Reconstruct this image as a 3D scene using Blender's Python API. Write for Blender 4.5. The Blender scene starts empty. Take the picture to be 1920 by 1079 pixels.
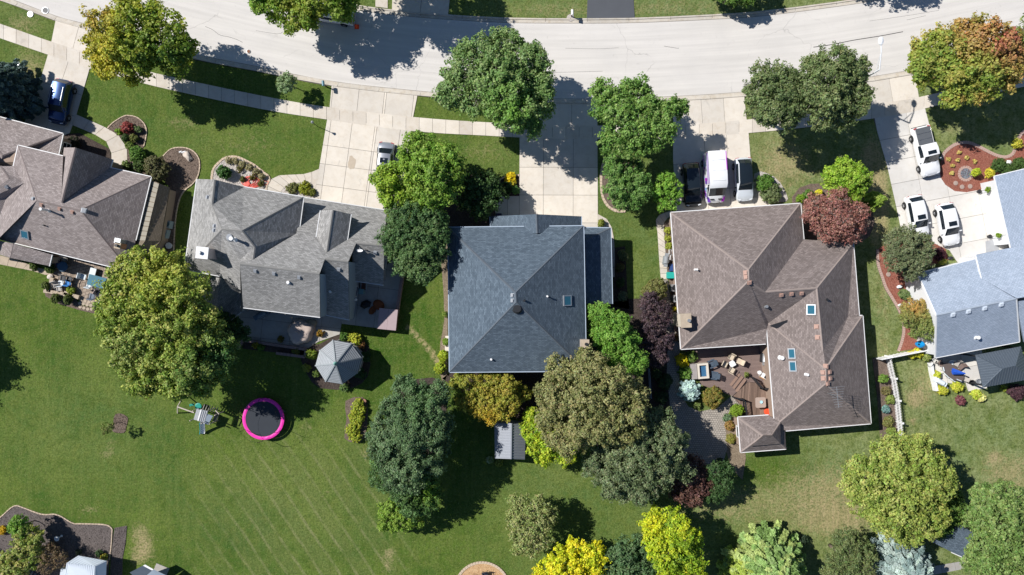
import bpy, bmesh, math, random
import numpy as np
from mathutils import Vector, Matrix

# ------------------------------------------------------------------ camera, sky, sun, exposure
sc = bpy.context.scene
COL = sc.collection
H = 75.0            # drone altitude (m)
F = 1309.0          # focal length in photo pixels (1920 wide)
cam_d = bpy.data.cameras.new("camera"); cam = bpy.data.objects.new("camera", cam_d); COL.objects.link(cam)
cam.location = (0, 0, H); cam_d.sensor_width = 36.0; cam_d.lens = 36.0 * F / 1920.0
cam_d.clip_start = 0.5; cam_d.clip_end = 1500
sc.camera = cam

SUN_ELEV = math.radians(44.5)
TO_SUN = Vector((-0.915 * math.cos(SUN_ELEV), 0.403 * math.cos(SUN_ELEV), math.sin(SUN_ELEV))).normalized()
world = bpy.data.worlds.new("World"); sc.world = world; world.use_nodes = True
wn = world.node_tree; wn.nodes.clear()
sky = wn.nodes.new("ShaderNodeTexSky"); sky.sky_type = 'NISHITA'; sky.sun_disc = False
sky.sun_elevation = SUN_ELEV; sky.sun_rotation = math.atan2(TO_SUN.x, TO_SUN.y) % (2 * math.pi)
sky.air_density = 1.0; sky.dust_density = 0.2; sky.ozone_density = 6.0
bg = wn.nodes.new("ShaderNodeBackground"); bg.inputs[1].default_value = 0.058
wo = wn.nodes.new("ShaderNodeOutputWorld")
wn.links.new(sky.outputs[0], bg.inputs[0]); wn.links.new(bg.outputs[0], wo.inputs[0])
sd = bpy.data.lights.new("sun", 'SUN'); sun = bpy.data.objects.new("sun", sd); COL.objects.link(sun)
sd.energy = 4.6; sd.angle = math.radians(0.55); sd.color = (1.0, 0.965, 0.915)
sun.rotation_euler = TO_SUN.to_track_quat('Z', 'Y').to_euler(); sun.location = (0, 0, 60)
sc.view_settings.view_transform = 'Standard'; sc.view_settings.look = 'None'
sc.view_settings.exposure = 0.38; sc.view_settings.gamma = 1.0; sc.view_settings.use_curve_mapping = False
sc.cycles.max_bounces = 5; sc.cycles.diffuse_bounces = 3; sc.cycles.glossy_bounces = 2
sc.cycles.transmission_bounces = 3; sc.cycles.transparent_max_bounces = 4
sc.cycles.use_denoising = True

# ------------------------------------------------------------------ helpers
def P(px, py, z=0.0):
    k = (H - z) / F
    return Vector(((px - 960) * k, -(py - 539.5) * k, z))
def xy(px, py): 
    v = P(px, py); return (v.x, v.y)
def PX(w, z=0.0): return w * (H - z) / F

OFF = {}
def thing(name, label, cat, loc=(0, 0, 0), group=None, kind=None):
    o = bpy.data.objects.new(name, None); COL.objects.link(o); o.empty_display_size = 0.3
    o.location = loc; OFF[o.name] = Vector(loc)
    if label: o['label'] = label
    if cat: o['category'] = cat
    if group: o['group'] = group
    if kind: o['kind'] = kind
    return o
def tag(o, label=None, cat=None, group=None, kind=None):
    if label: o['label'] = label
    if cat: o['category'] = cat
    if group: o['group'] = group
    if kind: o['kind'] = kind
    return o
def children(o): return [c for c in COL.objects if c.parent == o]
CH = {}
def setparent(o, p):
    o.parent = p; CH.setdefault(p.name, []).append(o)
def dup(root, loc, rz, label=None, group=None, scale=None, swap=None):
    def cp(o, par):
        c = o.copy(); COL.objects.link(c)
        if par is not None: setparent(c, par)
        if swap and o.type == 'MESH' and o.data.materials and o.data.materials[0].name in swap:
            c.data = o.data.copy(); c.data.materials[0] = swap[o.data.materials[0].name]
        for k in CH.get(o.name, []): cp(k, c)
        return c
    r = cp(root, None); r.location = loc; r.rotation_euler = (0, 0, rz)
    if scale: r.scale = (scale,) * 3 if not hasattr(scale, '__len__') else scale
    if label: r['label'] = label
    if group: r['group'] = group
    return r

class MB:
    def __init__(s): s.v = []; s.f = []; s.uv = None
    def add(s, vs, fs):
        n = len(s.v); s.v += [tuple(v) for v in vs]; s.f += [tuple(i + n for i in f) for f in fs]; return s
    def box(s, c, d, rz=0.0, M=None):
        x, y, z = d[0] / 2, d[1] / 2, d[2] / 2
        vs = [Vector(p) for p in ((-x,-y,-z),(x,-y,-z),(x,y,-z),(-x,y,-z),(-x,-y,z),(x,-y,z),(x,y,z),(-x,y,z))]
        R = M if M is not None else Matrix.Rotation(rz, 3, 'Z')
        c = Vector(c)
        return s.add([R @ v + c for v in vs], [(0,3,2,1),(4,5,6,7),(0,1,5,4),(1,2,6,5),(2,3,7,6),(3,0,4,7)])
    def bar(s, a, b, w, h=None):
        a = Vector(a); b = Vector(b); h = h or w; d = b - a; L = d.length
        if L < 1e-6: return s
        q = d.to_track_quat('X', 'Z').to_matrix()
        return s.box((a + b) / 2, (L, w, h), M=q)
    def prism(s, pts, z0, z1):
        n = len(pts)
        a = sum(pts[i][0] * pts[(i+1) % n][1] - pts[(i+1) % n][0] * pts[i][1] for i in range(n))
        if a < 0: pts = list(reversed(pts))
        vs = [(p[0], p[1], z0) for p in pts] + [(p[0], p[1], z1) for p in pts]
        fs = [tuple(range(n - 1, -1, -1)), tuple(range(n, 2 * n))] + [(i, (i+1) % n, n + (i+1) % n, n + i) for i in range(n)]
        return s.add(vs, fs)
    def sheet(s, pts, z):
        n = len(pts)
        a = sum(pts[i][0] * pts[(i+1) % n][1] - pts[(i+1) % n][0] * pts[i][1] for i in range(n))
        if a < 0: pts = list(reversed(pts))
        return s.add([(p[0], p[1], z) for p in pts], [tuple(range(n))])
    def cyl(s, a, b, r0, r1=None, n=10, caps=True):
        a = Vector(a); b = Vector(b); r1 = r0 if r1 is None else r1
        d = (b - a)
        q = d.to_track_quat('Z', 'Y').to_matrix() if d.length > 1e-6 else Matrix.Identity(3)
        vs = []
        for c, r in ((a, r0), (b, r1)):
            for i in range(n):
                t = 2 * math.pi * i / n; vs.append(c + q @ Vector((r * math.cos(t), r * math.sin(t), 0)))
        fs = [(i, (i+1) % n, n + (i+1) % n, n + i) for i in range(n)]
        if caps: fs += [tuple(range(n - 1, -1, -1)), tuple(range(n, 2 * n))]
        return s.add(vs, fs)
    def tube(s, pts, rs, n=7):
        for i in range(len(pts) - 1):
            r0 = rs[i] if hasattr(rs, '__len__') else rs; r1 = rs[i+1] if hasattr(rs, '__len__') else rs
            s.cyl(pts[i], pts[i+1], r0, r1, n)
        return s
    def lathe(s, c, prof, n=16, sx=1.0, sy=1.0, rz=0.0):
        c = Vector(c); vs = []; m = len(prof)
        for r, z in prof:
            for i in range(n):
                t = 2 * math.pi * i / n
                x, y = r * math.cos(t) * sx, r * math.sin(t) * sy
                vs.append((c.x + x * math.cos(rz) - y * math.sin(rz), c.y + x * math.sin(rz) + y * math.cos(rz), c.z + z))
        fs = [(j*n + i, j*n + (i+1) % n, (j+1)*n + (i+1) % n, (j+1)*n + i) for j in range(m - 1) for i in range(n)]
        fs += [tuple(range(n - 1, -1, -1)), tuple(range((m-1)*n, m*n))]
        return s.add(vs, fs)
    def strip(s, pts, w, z0, z1, closed=False):
        """raised band of width w along a 2-D polyline"""
        n = len(pts); L = []; R = []
        for i in range(n):
            a = Vector(pts[(i-1) % n] if (closed or i) else pts[i]); b = Vector(pts[(i+1) % n] if (closed or i < n-1) else pts[i])
            d = (b - a).normalized(); nn = Vector((-d.y, d.x)); p = Vector(pts[i])
            L.append(p + nn * w / 2); R.append(p - nn * w / 2)
        m = n if closed else n - 1
        vs = [(p.x, p.y, z1) for p in L] + [(p.x, p.y, z1) for p in R] + [(p.x, p.y, z0) for p in L] + [(p.x, p.y, z0) for p in R]
        fs = []
        for i in range(m):
            j = (i + 1) % n
            fs += [(n + i, n + j, j, i), (i, j, 2*n + j, 2*n + i), (3*n + i, 3*n + j, n + j, n + i)]
        return s.add(vs, fs)
    def mesh(s, name, mat, off=Vector((0,0,0)), smooth=False):
        me = bpy.data.meshes.new(name)
        me.from_pydata([(v[0]-off.x, v[1]-off.y, v[2]-off.z) for v in s.v], [], s.f); me.update()
        if s.uv is not None:
            ul = me.uv_layers.new(name='UVMap'); k = 0
            for poly, uvs in zip(me.polygons, s.uv):
                for li, uvv in zip(poly.loop_indices, uvs): ul.data[li].uv = uvv
        if mat: me.materials.append(mat)
        if smooth: me.polygons.foreach_set('use_smooth', [True] * len(me.polygons))
        return me
    def build(s, name, mat, parent=None, smooth=False, kind=None):
        off = OFF.get(parent.name, Vector((0,0,0))) if parent else Vector((0,0,0))
        me = s.mesh(name, mat, off, smooth)
        o = bpy.data.objects.new(name, me); COL.objects.link(o)
        if parent: setparent(o, parent)
        OFF[o.name] = off
        if kind: o['kind'] = kind
        return o

def px_poly(pts, z=0.0): return [(P(a, b, z).x, P(a, b, z).y) for a, b in pts]
def clip(poly, n, d):
    """keep the part of a 2-D polygon where p.n <= d"""
    out = []
    for i in range(len(poly)):
        a = poly[i]; b = poly[(i+1) % len(poly)]
        da = a[0]*n[0] + a[1]*n[1] - d; db = b[0]*n[0] + b[1]*n[1] - d
        if da <= 0: out.append(a)
        if (da < 0 < db) or (db < 0 < da):
            t = da / (da - db); out.append((a[0] + t*(b[0]-a[0]), a[1] + t*(b[1]-a[1])))
    return out
def area(p): return 0.5 * sum(p[i][0]*p[(i+1) % len(p)][1] - p[(i+1) % len(p)][0]*p[i][1] for i in range(len(p)))
def inside(p, poly):
    r = False; n = len(poly); j = n - 1
    for i in range(n):
        if (poly[i][1] > p[1]) != (poly[j][1] > p[1]) and p[0] < (poly[j][0]-poly[i][0])*(p[1]-poly[i][1])/(poly[j][1]-poly[i][1]) + poly[i][0]: r = not r
        j = i
    return r
def smooth_line(pts, k=6, closed=False):
    out = []; n = len(pts)
    m = n if closed else n - 1
    for i in range(m):
        g = lambda j: Vector(pts[j % n]) if closed else Vector(pts[max(0, min(n-1, j))])
        p0, p1, p2, p3 = g(i-1), g(i), g(i+1), g(i+2)
        for s_ in range(k):
            t = s_ / k
            v = 0.5 * ((2*p1) + (p2-p0)*t + (2*p0-5*p1+4*p2-p3)*t*t + (3*p1-p0-3*p2+p3)*t*t*t)
            out.append((v.x, v.y))
    if not closed: out.append(tuple(pts[-1]))
    return out

# ------------------------------------------------------------------ materials
MATS = {}
class NT:
    def __init__(s, name):
        s.m = bpy.data.materials.new(name); s.m.use_nodes = True; s.t = s.m.node_tree; s.t.nodes.clear()
        s.out = s.n('ShaderNodeOutputMaterial'); s.b = s.n('ShaderNodeBsdfPrincipled'); s.l(s.b.outputs[0], s.out.inputs[0])
        MATS[name] = s.m
    def n(s, k, **kw):
        x = s.t.nodes.new(k)
        for a, b in kw.items(): setattr(x, a, b)
        return x
    def l(s, a, b): s.t.links.new(a, b)
    def coords(s, kind='Object'): return s.n('ShaderNodeTexCoord').outputs[kind]
    def noise(s, co, scale, detail=3, rough=0.55, dist=0.0):
        x = s.n('ShaderNodeTexNoise'); x.inputs['Scale'].default_value = scale; x.inputs['Detail'].default_value = detail
        x.inputs['Roughness'].default_value = rough; x.inputs['Distortion'].default_value = dist
        s.l(co, x.inputs['Vector']); return x.outputs['Fac']
    def ramp(s, fac, stops):
        x = s.n('ShaderNodeValToRGB'); cr = x.color_ramp
        while len(cr.elements) < len(stops): cr.elements.new(0.5)
        for e, (p, c) in zip(cr.elements, stops):
            e.position = p; e.color = (*c, 1) if hasattr(c, '__len__') else (c, c, c, 1)
        s.l(fac, x.inputs[0]); return x.outputs[0]
    def mix(s, fac, a, b, mode='MIX'):
        x = s.n('ShaderNodeMix', data_type='RGBA', blend_type=mode)
        for v, i in ((fac, 0), (a, 6), (b, 7)):
            if hasattr(v, 'is_linked') or isinstance(v, bpy.types.NodeSocket): s.l(v, x.inputs[i])
            elif hasattr(v, '__len__'): x.inputs[i].default_value = (*v, 1)
            else: x.inputs[i].default_value = v
        return x.outputs[2]
    def math(s, op, a, b=None, c=None):
        x = s.n('ShaderNodeMath', operation=op)
        for i, v in enumerate((a, b, c)):
            if v is None: continue
            if isinstance(v, bpy.types.NodeSocket): s.l(v, x.inputs[i])
            else: x.inputs[i].default_value = v
        return x.outputs[0]
    def bump(s, h, strength=0.3, dist=0.05):
        x = s.n('ShaderNodeBump'); x.inputs['Strength'].default_value = strength; x.inputs['Distance'].default_value = dist
        s.l(h, x.inputs['Height']); s.l(x.outputs[0], s.b.inputs['Normal'])
    def scale(s, co, sc_, rz=0.0):
        x = s.n('ShaderNodeMapping'); x.inputs['Scale'].default_value = sc_; x.inputs['Rotation'].default_value = (0, 0, rz)
        s.l(co, x.inputs['Vector']); return x.outputs[0]
    def fin(s, col, rough=0.8, metal=0.0, spec=0.3, coat=0.0):
        if isinstance(col, bpy.types.NodeSocket): s.l(col, s.b.inputs['Base Color'])
        else: s.b.inputs['Base Color'].default_value = (*col, 1)
        s.b.inputs['Roughness'].default_value = rough; s.b.inputs['Metallic'].default_value = metal
        s.b.inputs['Specular IOR Level'].default_value = spec
        if coat: s.b.inputs['Coat Weight'].default_value = coat; s.b.inputs['Coat Roughness'].default_value = 0.05
        return s.m

def plain(name, col, rough=0.7, metal=0.0, var=0.15, sc_=3.0, coat=0.0, bump=0.0, spec=0.3):
    if name in MATS: return MATS[name]
    t = NT(name); co = t.coords()
    nz = t.noise(co, sc_, 5)
    c = t.mix(nz, tuple(max(0, x*(1-var)) for x in col), tuple(min(1, x*(1+var)) for x in col))
    nf = t.noise(co, sc_*14, 2); c = t.mix(t.math('MULTIPLY', nf, 0.35), c, tuple(x*0.75 for x in col))
    if bump: t.bump(nf, bump, 0.02)
    return t.fin(c, rough, metal, spec, coat)

def shingle(name, c1, c2, c3, amount=1.0):
    t = NT(name); uv = t.coords('UV')
    br = t.n('ShaderNodeTexBrick'); t.l(uv, br.inputs['Vector'])
    br.inputs['Color1'].default_value = (0, 0, 0, 1); br.inputs['Color2'].default_value = (1, 1, 1, 1); br.inputs['Mortar'].default_value = (0.5, 0.5, 0.5, 1)
    br.inputs['Scale'].default_value = 1.0; br.inputs['Brick Width'].default_value = 0.31; br.inputs['Row Height'].default_value = 0.146
    br.inputs['Mortar Size'].default_value = 0.012; br.inputs['Mortar Smooth'].default_value = 0.3; br.inputs['Bias'].default_value = 0.0
    c1 = tuple(a*.72+b*.28 for a, b in zip(c1, c2)); c3 = tuple(a*.72+b*.28 for a, b in zip(c3, c2))
    c = t.ramp(br.outputs['Color'], [(0.0, c1), (0.5, c2), (1.0, c3)])
    run = t.noise(t.scale(uv, (1.1, 0.07, 1)), 1.0, 4); c = t.mix(t.ramp(run, [(0.52, 0.0), (0.72, 0.20)]), c, tuple(x*0.70 for x in c1))
    fade = t.noise(uv, 0.14, 3); c = t.mix(t.ramp(fade, [(0.42, 0.0), (0.68, 0.22)]), c, tuple(min(1, x*1.35) for x in c2))
    big = t.noise(uv, 0.35, 4)
    grain = t.noise(uv, 14, 2)
    c = t.mix(t.math('MULTIPLY', br.outputs['Fac'], 0.75), c, tuple(x*0.35 for x in c1))
    c = t.mix(t.ramp(big, [(0.35, 0.0), (0.7, 0.22)]), c, tuple(x*0.72 for x in c1))
    c = t.mix(t.ramp(grain, [(0.45, 0.0), (0.7, 0.22)]), c, tuple(x*0.55 for x in c1))
    hgt = t.math('SUBTRACT', t.math('MULTIPLY', grain, 0.4), br.outputs['Fac'])
    t.bump(hgt, 0.22, 0.02)
    return t.fin(c, 0.92, 0, 0.2)

def concrete(name, col, stain=0.25, warm=(0.9, 0.8, 0.66)):
    t = NT(name); co = t.n('ShaderNodeNewGeometry').outputs['Position']
    oi = t.n('ShaderNodeObjectInfo').outputs['Random']
    c = t.mix(t.ramp(t.noise(co, 0.45, 5, 0.6), [(0.3, 0.0), (0.75, 1.0)]), tuple(x*0.90 for x in col), tuple(min(1, x*1.06) for x in col))
    c = t.mix(t.math('MULTIPLY', t.ramp(t.noise(co, 1.7, 6, 0.65, 0.6), [(0.46, 0.0), (0.72, 1.0)]), stain*1.25), c, tuple(a*b*0.8 for a, b in zip(col, warm)))
    c = t.mix(t.math('MULTIPLY', t.ramp(t.noise(co, 22, 3), [(0.55, 0.0), (0.8, 1.0)]), 0.3), c, tuple(x*0.62 for x in col))
    c = t.mix(1.0, c, t.ramp(oi, [(0.0, (0.88, 0.88, 0.88)), (0.5, (1.0, 0.99, 0.975)), (1.0, (1.05, 1.035, 1.01))]), 'MULTIPLY')
    c = t.mix(t.ramp(t.noise(co, 0.9, 3, 0.5, 1.5), [(0.66, 0.0), (0.73, 0.30)]), c, tuple(x*0.55 for x in col))
    t.bump(t.noise(co, 30, 3), 0.12, 0.01)
    return t.fin(c, 0.88, 0, 0.25)

# road
def road_mat():
    t = NT('road_surface'); co = t.n('ShaderNodeNewGeometry').outputs['Position']
    base = (0.635, 0.605, 0.568)
    uv = t.coords('UV')
    lon = t.noise(t.scale(uv, (0.05, 1.3, 1)), 1.4, 6, 0.6)
    c = t.mix(t.ramp(lon, [(0.3, 0.0), (0.72, 1.0)]), tuple(x*0.86 for x in base), tuple(x*1.05 for x in base))
    c = t.mix(t.math('MULTIPLY', t.ramp(t.noise(co, 0.25, 5, 0.6, 0.4), [(0.45, 0.0), (0.75, 1.0)]), 0.25), c, (0.47, 0.455, 0.44))
    c = t.mix(t.math('MULTIPLY', t.ramp(t.noise(co, 1.8, 6, 0.7, 1.0), [(0.60, 0.0), (0.74, 1.0)]), 0.30), c, (0.32, 0.30, 0.28))
    # hairline cracks
    vo = t.n('ShaderNodeTexVoronoi', feature='DISTANCE_TO_EDGE'); vo.inputs['Scale'].default_value = 0.16
    wob = t.n('ShaderNodeVectorMath', operation='ADD'); nz = t.n('ShaderNodeTexNoise'); nz.inputs['Scale'].default_value = 0.9; nz.inputs['Detail'].default_value = 5
    t.l(co, nz.inputs['Vector']); t.l(co, wob.inputs[0]); t.l(nz.outputs['Color'], wob.inputs[1]); t.l(wob.outputs[0], vo.inputs['Vector'])
    ck = t.ramp(vo.outputs['Distance'], [(0.0, 1.0), (0.006, 0.0)])
    ck = t.math('MULTIPLY', ck, t.ramp(t.noise(co, 0.12, 3), [(0.5, 0.0), (0.6, 0.38)]))
    c = t.mix(ck, c, (0.16, 0.15, 0.14))
    sp = t.noise(co, 9, 3, 0.7)
    c = t.mix(t.math('MULTIPLY', t.ramp(sp, [(0.6, 0.0), (0.8, 1.0)]), 0.25), c, (0.33, 0.31, 0.29))
    t.bump(t.noise(co, 40, 3), 0.15, 0.01)
    return t.fin(c, 0.9, 0, 0.2)

def asphalt(name, col=(0.07, 0.075, 0.085)):
    t = NT(name); co = t.n('ShaderNodeNewGeometry').outputs['Position']
    c = t.mix(t.noise(co, 0.5, 5), tuple(x*0.85 for x in col), tuple(x*1.3 for x in col))
    c = t.mix(t.math('MULTIPLY', t.noise(co, 20, 2), 0.4), c, tuple(x*1.8 for x in col))
    t.bump(t.noise(co, 45, 2), 0.3, 0.01)
    return t.fin(c, 0.85, 0, 0.3)

def mulch(name, col, col2, dry=None):
    t = NT(name); co = t.n('ShaderNodeNewGeometry').outputs['Position']
    vo = t.n('ShaderNodeTexVoronoi'); vo.inputs['Scale'].default_value = 11; t.l(t.scale(co, (1, 0.6, 1), 0.6), vo.inputs['Vector'])
    sep = t.n('ShaderNodeSeparateColor'); t.l(vo.outputs['Color'], sep.inputs[0])
    c = t.mix(sep.outputs[0], col, col2)
    c = t.mix(t.math('MULTIPLY', t.noise(co, 0.8, 4), 0.5), c, tuple(x*0.6 for x in col))
    c = t.mix(t.ramp(t.noise(co, 16, 3, 0.7), [(0.55, 0.0), (0.68, 0.6)]), c, tuple(min(1, x*2.0) for x in col2))
    c = t.mix(t.ramp(t.noise(co, 7, 3, 0.7), [(0.56, 0.0), (0.7, 0.6)]), c, tuple(x*0.35 for x in col))
    t.bump(t.noise(co, 13, 4, 0.7), 0.9, 0.06)
    return t.fin(c, 0.95, 0, 0.1)

def grass_mat():
    t = NT('lawn_grass'); co = t.n('ShaderNodeNewGeometry').outputs['Position']
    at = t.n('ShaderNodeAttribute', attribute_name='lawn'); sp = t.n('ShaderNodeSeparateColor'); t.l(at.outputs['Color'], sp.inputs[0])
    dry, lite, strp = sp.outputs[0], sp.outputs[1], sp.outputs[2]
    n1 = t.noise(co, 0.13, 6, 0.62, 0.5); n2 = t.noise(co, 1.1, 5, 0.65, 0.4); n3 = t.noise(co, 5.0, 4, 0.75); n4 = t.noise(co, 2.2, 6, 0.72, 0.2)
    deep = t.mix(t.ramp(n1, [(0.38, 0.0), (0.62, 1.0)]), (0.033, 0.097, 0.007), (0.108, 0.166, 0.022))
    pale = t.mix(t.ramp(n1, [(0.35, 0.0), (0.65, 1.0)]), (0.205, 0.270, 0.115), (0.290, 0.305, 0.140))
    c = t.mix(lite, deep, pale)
    c = t.mix(t.ramp(n2, [(0.40, 0.0), (0.66, 0.75)]), c, (0.128, 0.158, 0.032))
    c = t.mix(t.ramp(n4, [(0.48, 0.0), (0.68, 0.65)]), c, (0.040, 0.085, 0.012))
    # mowing / aeration lines
    mp = t.scale(co, (1, 1, 1), math.radians(-33.9))
    sx = t.n('ShaderNodeSeparateXYZ'); t.l(mp, sx.inputs[0])
    wv = t.math('SINE', t.math('ADD', t.math('MULTIPLY', sx.outputs[0], 4.05), t.math('MULTIPLY', t.noise(co, 0.16, 2), 3.0)))
    line = t.ramp(wv, [(0.70, 0.0), (0.97, 1.0)])
    line = t.math('MULTIPLY', line, t.ramp(t.noise(co, 0.5, 4), [(0.36, 0.12), (0.58, 1.0)]))
    line = t.math('MULTIPLY', line, strp)
    c = t.mix(t.math('MULTIPLY', line, 0.60), c, (0.27, 0.265, 0.13))
    wide = t.math('MULTIPLY', t.math('MULTIPLY', t.math('ADD', t.math('SINE', t.math('MULTIPLY', sx.outputs[0], 2.02)), 1.0), 0.13), strp)
    c = t.mix(wide, c, (0.165, 0.175, 0.075))
    # dry patches
    dd = t.math('SUBTRACT', t.math('ADD', dry, t.math('ADD', t.math('MULTIPLY', n4, 1.1), t.math('MULTIPLY', n3, 0.7))), 1.12)
    c = t.mix(t.ramp(dd, [(0.0, 0.0), (0.40, 0.85)]), c, (0.42, 0.33, 0.185))
    # clover and weeds, faint mower direction
    wd = t.noise(co, 3.3, 3, 0.6); c = t.mix(t.ramp(wd, [(0.60, 0.0), (0.70, 0.5)]), c, (0.185, 0.245, 0.085))
    md = t.noise(t.scale(co, (2.6, 0.16, 1), math.radians(-33.9)), 1.0, 4, 0.6); c = t.mix(t.ramp(md, [(0.40, 0.0), (0.70, 0.42)]), c, (0.150, 0.190, 0.050))
    dk = t.noise(co, 0.55, 5, 0.7, 0.8); c = t.mix(t.ramp(dk, [(0.50, 0.0), (0.68, 0.45)]), c, (0.030, 0.082, 0.006))
    # blade-scale grain
    c = t.mix(t.ramp(n3, [(0.38, 0.5), (0.54, 0.0)]), c, (0.022, 0.048, 0.006))
    n5 = t.noise(co, 6.5, 4, 0.75)
    c = t.mix(t.ramp(n5, [(0.53, 0.0), (0.72, 0.55)]), c, (0.27, 0.29, 0.12))
    t.bump(t.math('ADD', n3, t.math('MULTIPLY', n4, 1.5)), 0.65, 0.10)
    return t.fin(c, 0.9, 0, 0.1)

def pavers(name, c1, c2, w=0.24, h=0.16, rz=0.0, gap=0.02, off=0.5):
    t = NT(name); co = t.scale(t.n('ShaderNodeNewGeometry').outputs['Position'], (1, 1, 1), rz)
    br = t.n('ShaderNodeTexBrick'); t.l(co, br.inputs['Vector']); br.offset = off
    br.inputs['Color1'].default_value = (*c1, 1); br.inputs['Color2'].default_value = (*c2, 1); br.inputs['Mortar'].default_value = (*[x*0.3 for x in c1], 1)
    br.inputs['Scale'].default_value = 1.0; br.inputs['Brick Width'].default_value = w; br.inputs['Row Height'].default_value = h; br.inputs['Mortar Size'].default_value = gap
    c = t.mix(t.math('MULTIPLY', t.noise(co, 0.9, 4), 0.5), br.outputs['Color'], tuple(x*0.65 for x in c1))
    t.bump(t.math('SUBTRACT', 1.0, br.outputs['Fac']), 0.5, 0.02)
    return t.fin(c, 0.9, 0, 0.2)

def leaf_mat():
    t = NT('leaf'); t.t.nodes.remove(t.b)
    at = t.n('ShaderNodeAttribute', attribute_name='col')
    d = t.n('ShaderNodeBsdfPrincipled'); d.inputs['Roughness'].default_value = 0.55; d.inputs['Specular IOR Level'].default_value = 0.28
    tr = t.n('ShaderNodeBsdfTranslucent'); mx = t.n('ShaderNodeMixShader'); mx.inputs[0].default_value = 0.26
    t.l(at.outputs['Color'], d.inputs['Base Color'])
    tc = t.mix(1.0, at.outputs['Color'], (1.35, 1.45, 0.7), 'MULTIPLY'); t.l(tc, tr.inputs['Color'])
    t.l(d.outputs[0], mx.inputs[1]); t.l(tr.outputs[0], mx.inputs[2]); t.l(mx.outputs[0], t.out.inputs[0])
    return t.m

M_ROAD = road_mat(); M_GRASS = grass_mat(); M_LEAF = leaf_mat()
M_CONC = concrete('concrete_slab', (0.67, 0.62, 0.552)); M_CONC2 = concrete('concrete_walk', (0.60, 0.55, 0.485), 0.35)
M_CONCP = concrete('patio_concrete', (0.42, 0.405, 0.38), 0.4); M_KERB = concrete('kerb_concrete', (0.56, 0.52, 0.46), 0.5)
M_BRIGHT = concrete('bright_concrete', (0.66, 0.64, 0.61), 0.15); M_JOINT = plain('joint_fill', (0.15, 0.13, 0.11), 0.95)
M_ASPH = asphalt('sealed_asphalt'); M_CRACK = plain('crack_filler', (0.035, 0.033, 0.032), 0.7)
M_MULB = mulch('brown_mulch', (0.13, 0.098, 0.078), (0.21, 0.16, 0.13)); M_MULD = mulch('dark_mulch', (0.055, 0.042, 0.036), (0.095, 0.075, 0.065))
M_MULR = mulch('red_mulch', (0.26, 0.088, 0.062), (0.34, 0.15, 0.11)); M_MULG = mulch('grey_mulch', (0.11, 0.092, 0.086), (0.17, 0.147, 0.138))
M_GRAV = mulch('pale_gravel', (0.42, 0.37, 0.33), (0.62, 0.57, 0.53)); M_SAND = mulch('tan_wood_chips', (0.50, 0.30, 0.15), (0.62, 0.42, 0.24))
M_SOIL = mulch('bare_soil', (0.20, 0.155, 0.11), (0.30, 0.24, 0.17))
M_PAVE = pavers('grey_tan_pavers', (0.36, 0.325, 0.285), (0.47, 0.42, 0.365), 0.26, 0.22, 0.05)
M_STAMP = pavers('stamped_concrete', (0.33, 0.26, 0.205), (0.42, 0.34, 0.27), 0.42, 0.34, -0.25, 0.02)
M_REDDECK = pavers('faded_red_patio', (0.215, 0.155, 0.14), (0.255, 0.19, 0.17), 2.6, 0.145, 0.05, 0.008)
M_STONE = plain('pale_stone', (0.45, 0.37, 0.28), 0.85, var=0.3, sc_=2.2, bump=0.3); M_EDGE = plain('edging_stone', (0.55, 0.44, 0.33), 0.9, var=0.3, sc_=2.5)
M_PINKB = plain('pink_brick_edge', (0.47, 0.33, 0.28), 0.9, var=0.22, sc_=4.0); M_REDBR = plain('red_brown_brick', (0.17, 0.085, 0.062), 0.9, var=0.3, sc_=3)
M_WHITE = plain('white_paint', (0.80, 0.80, 0.80), 0.55, var=0.04); M_WALLW = plain('white_siding', (0.76, 0.77, 0.79), 0.6, var=0.05)
M_WALLG = plain('grey_siding', (0.36, 0.37, 0.38), 0.7, var=0.06); M_WALLT = plain('tan_brick_wall', (0.34, 0.255, 0.20), 0.85, var=0.18)
M_GLASS = plain('dark_glass', (0.012, 0.018, 0.024), 0.06, var=0.1, spec=0.8); M_SKYL = plain('skylight_glass', (0.03, 0.13, 0.19), 0.08, var=0.1, spec=0.8)
M_GMET = plain('galvanised_metal', (0.42, 0.44, 0.46), 0.42, 0.6, var=0.15); M_DMET = plain('dark_metal', (0.035, 0.037, 0.042), 0.45, 0.3)
M_BARK = plain('bark', (0.14, 0.11, 0.085), 0.9, var=0.3, sc_=4, bump=0.5); M_PBARK = plain('pale_bark', (0.36, 0.33, 0.30), 0.85, var=0.2, sc_=4, bump=0.4)
M_ROOF3 = shingle('slate_blue_shingles', (0.062, 0.085, 0.113), (0.103, 0.138, 0.176), (0.158, 0.205, 0.255))
M_ROOF4 = shingle('taupe_shingles', (0.150, 0.125, 0.117), (0.228, 0.190, 0.178), (0.320, 0.272, 0.258))
M_ROOF2 = shingle('grey_shingles', (0.180, 0.177, 0.172), (0.310, 0.305, 0.297), (0.440, 0.432, 0.420))
M_ROOF1 = shingle('mauve_brown_shingles', (0.205, 0.175, 0.167), (0.312, 0.268, 0.256), (0.435, 0.384, 0.370))
M_ROOF5 = shingle('pale_blue_shingles', (0.290, 0.345, 0.430), (0.355, 0.420, 0.520), (0.420, 0.485, 0.590))
M_SHAKE = shingle('weathered_tan_shakes', (0.17, 0.135, 0.10), (0.22, 0.18, 0.135), (0.27, 0.22, 0.17))
def board_mat(name, col):
    t = NT(name); co = t.n('ShaderNodeNewGeometry').outputs['Position']; oi = t.n('ShaderNodeObjectInfo').outputs['Random']
    c = t.mix(oi, tuple(x*0.62 for x in col), tuple(x*1.45 for x in col)); c = t.mix(t.math('MULTIPLY', t.noise(co, 6, 4), 0.4), c, tuple(x*0.6 for x in col))
    return t.fin(c, 0.8, 0, 0.2)
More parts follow.
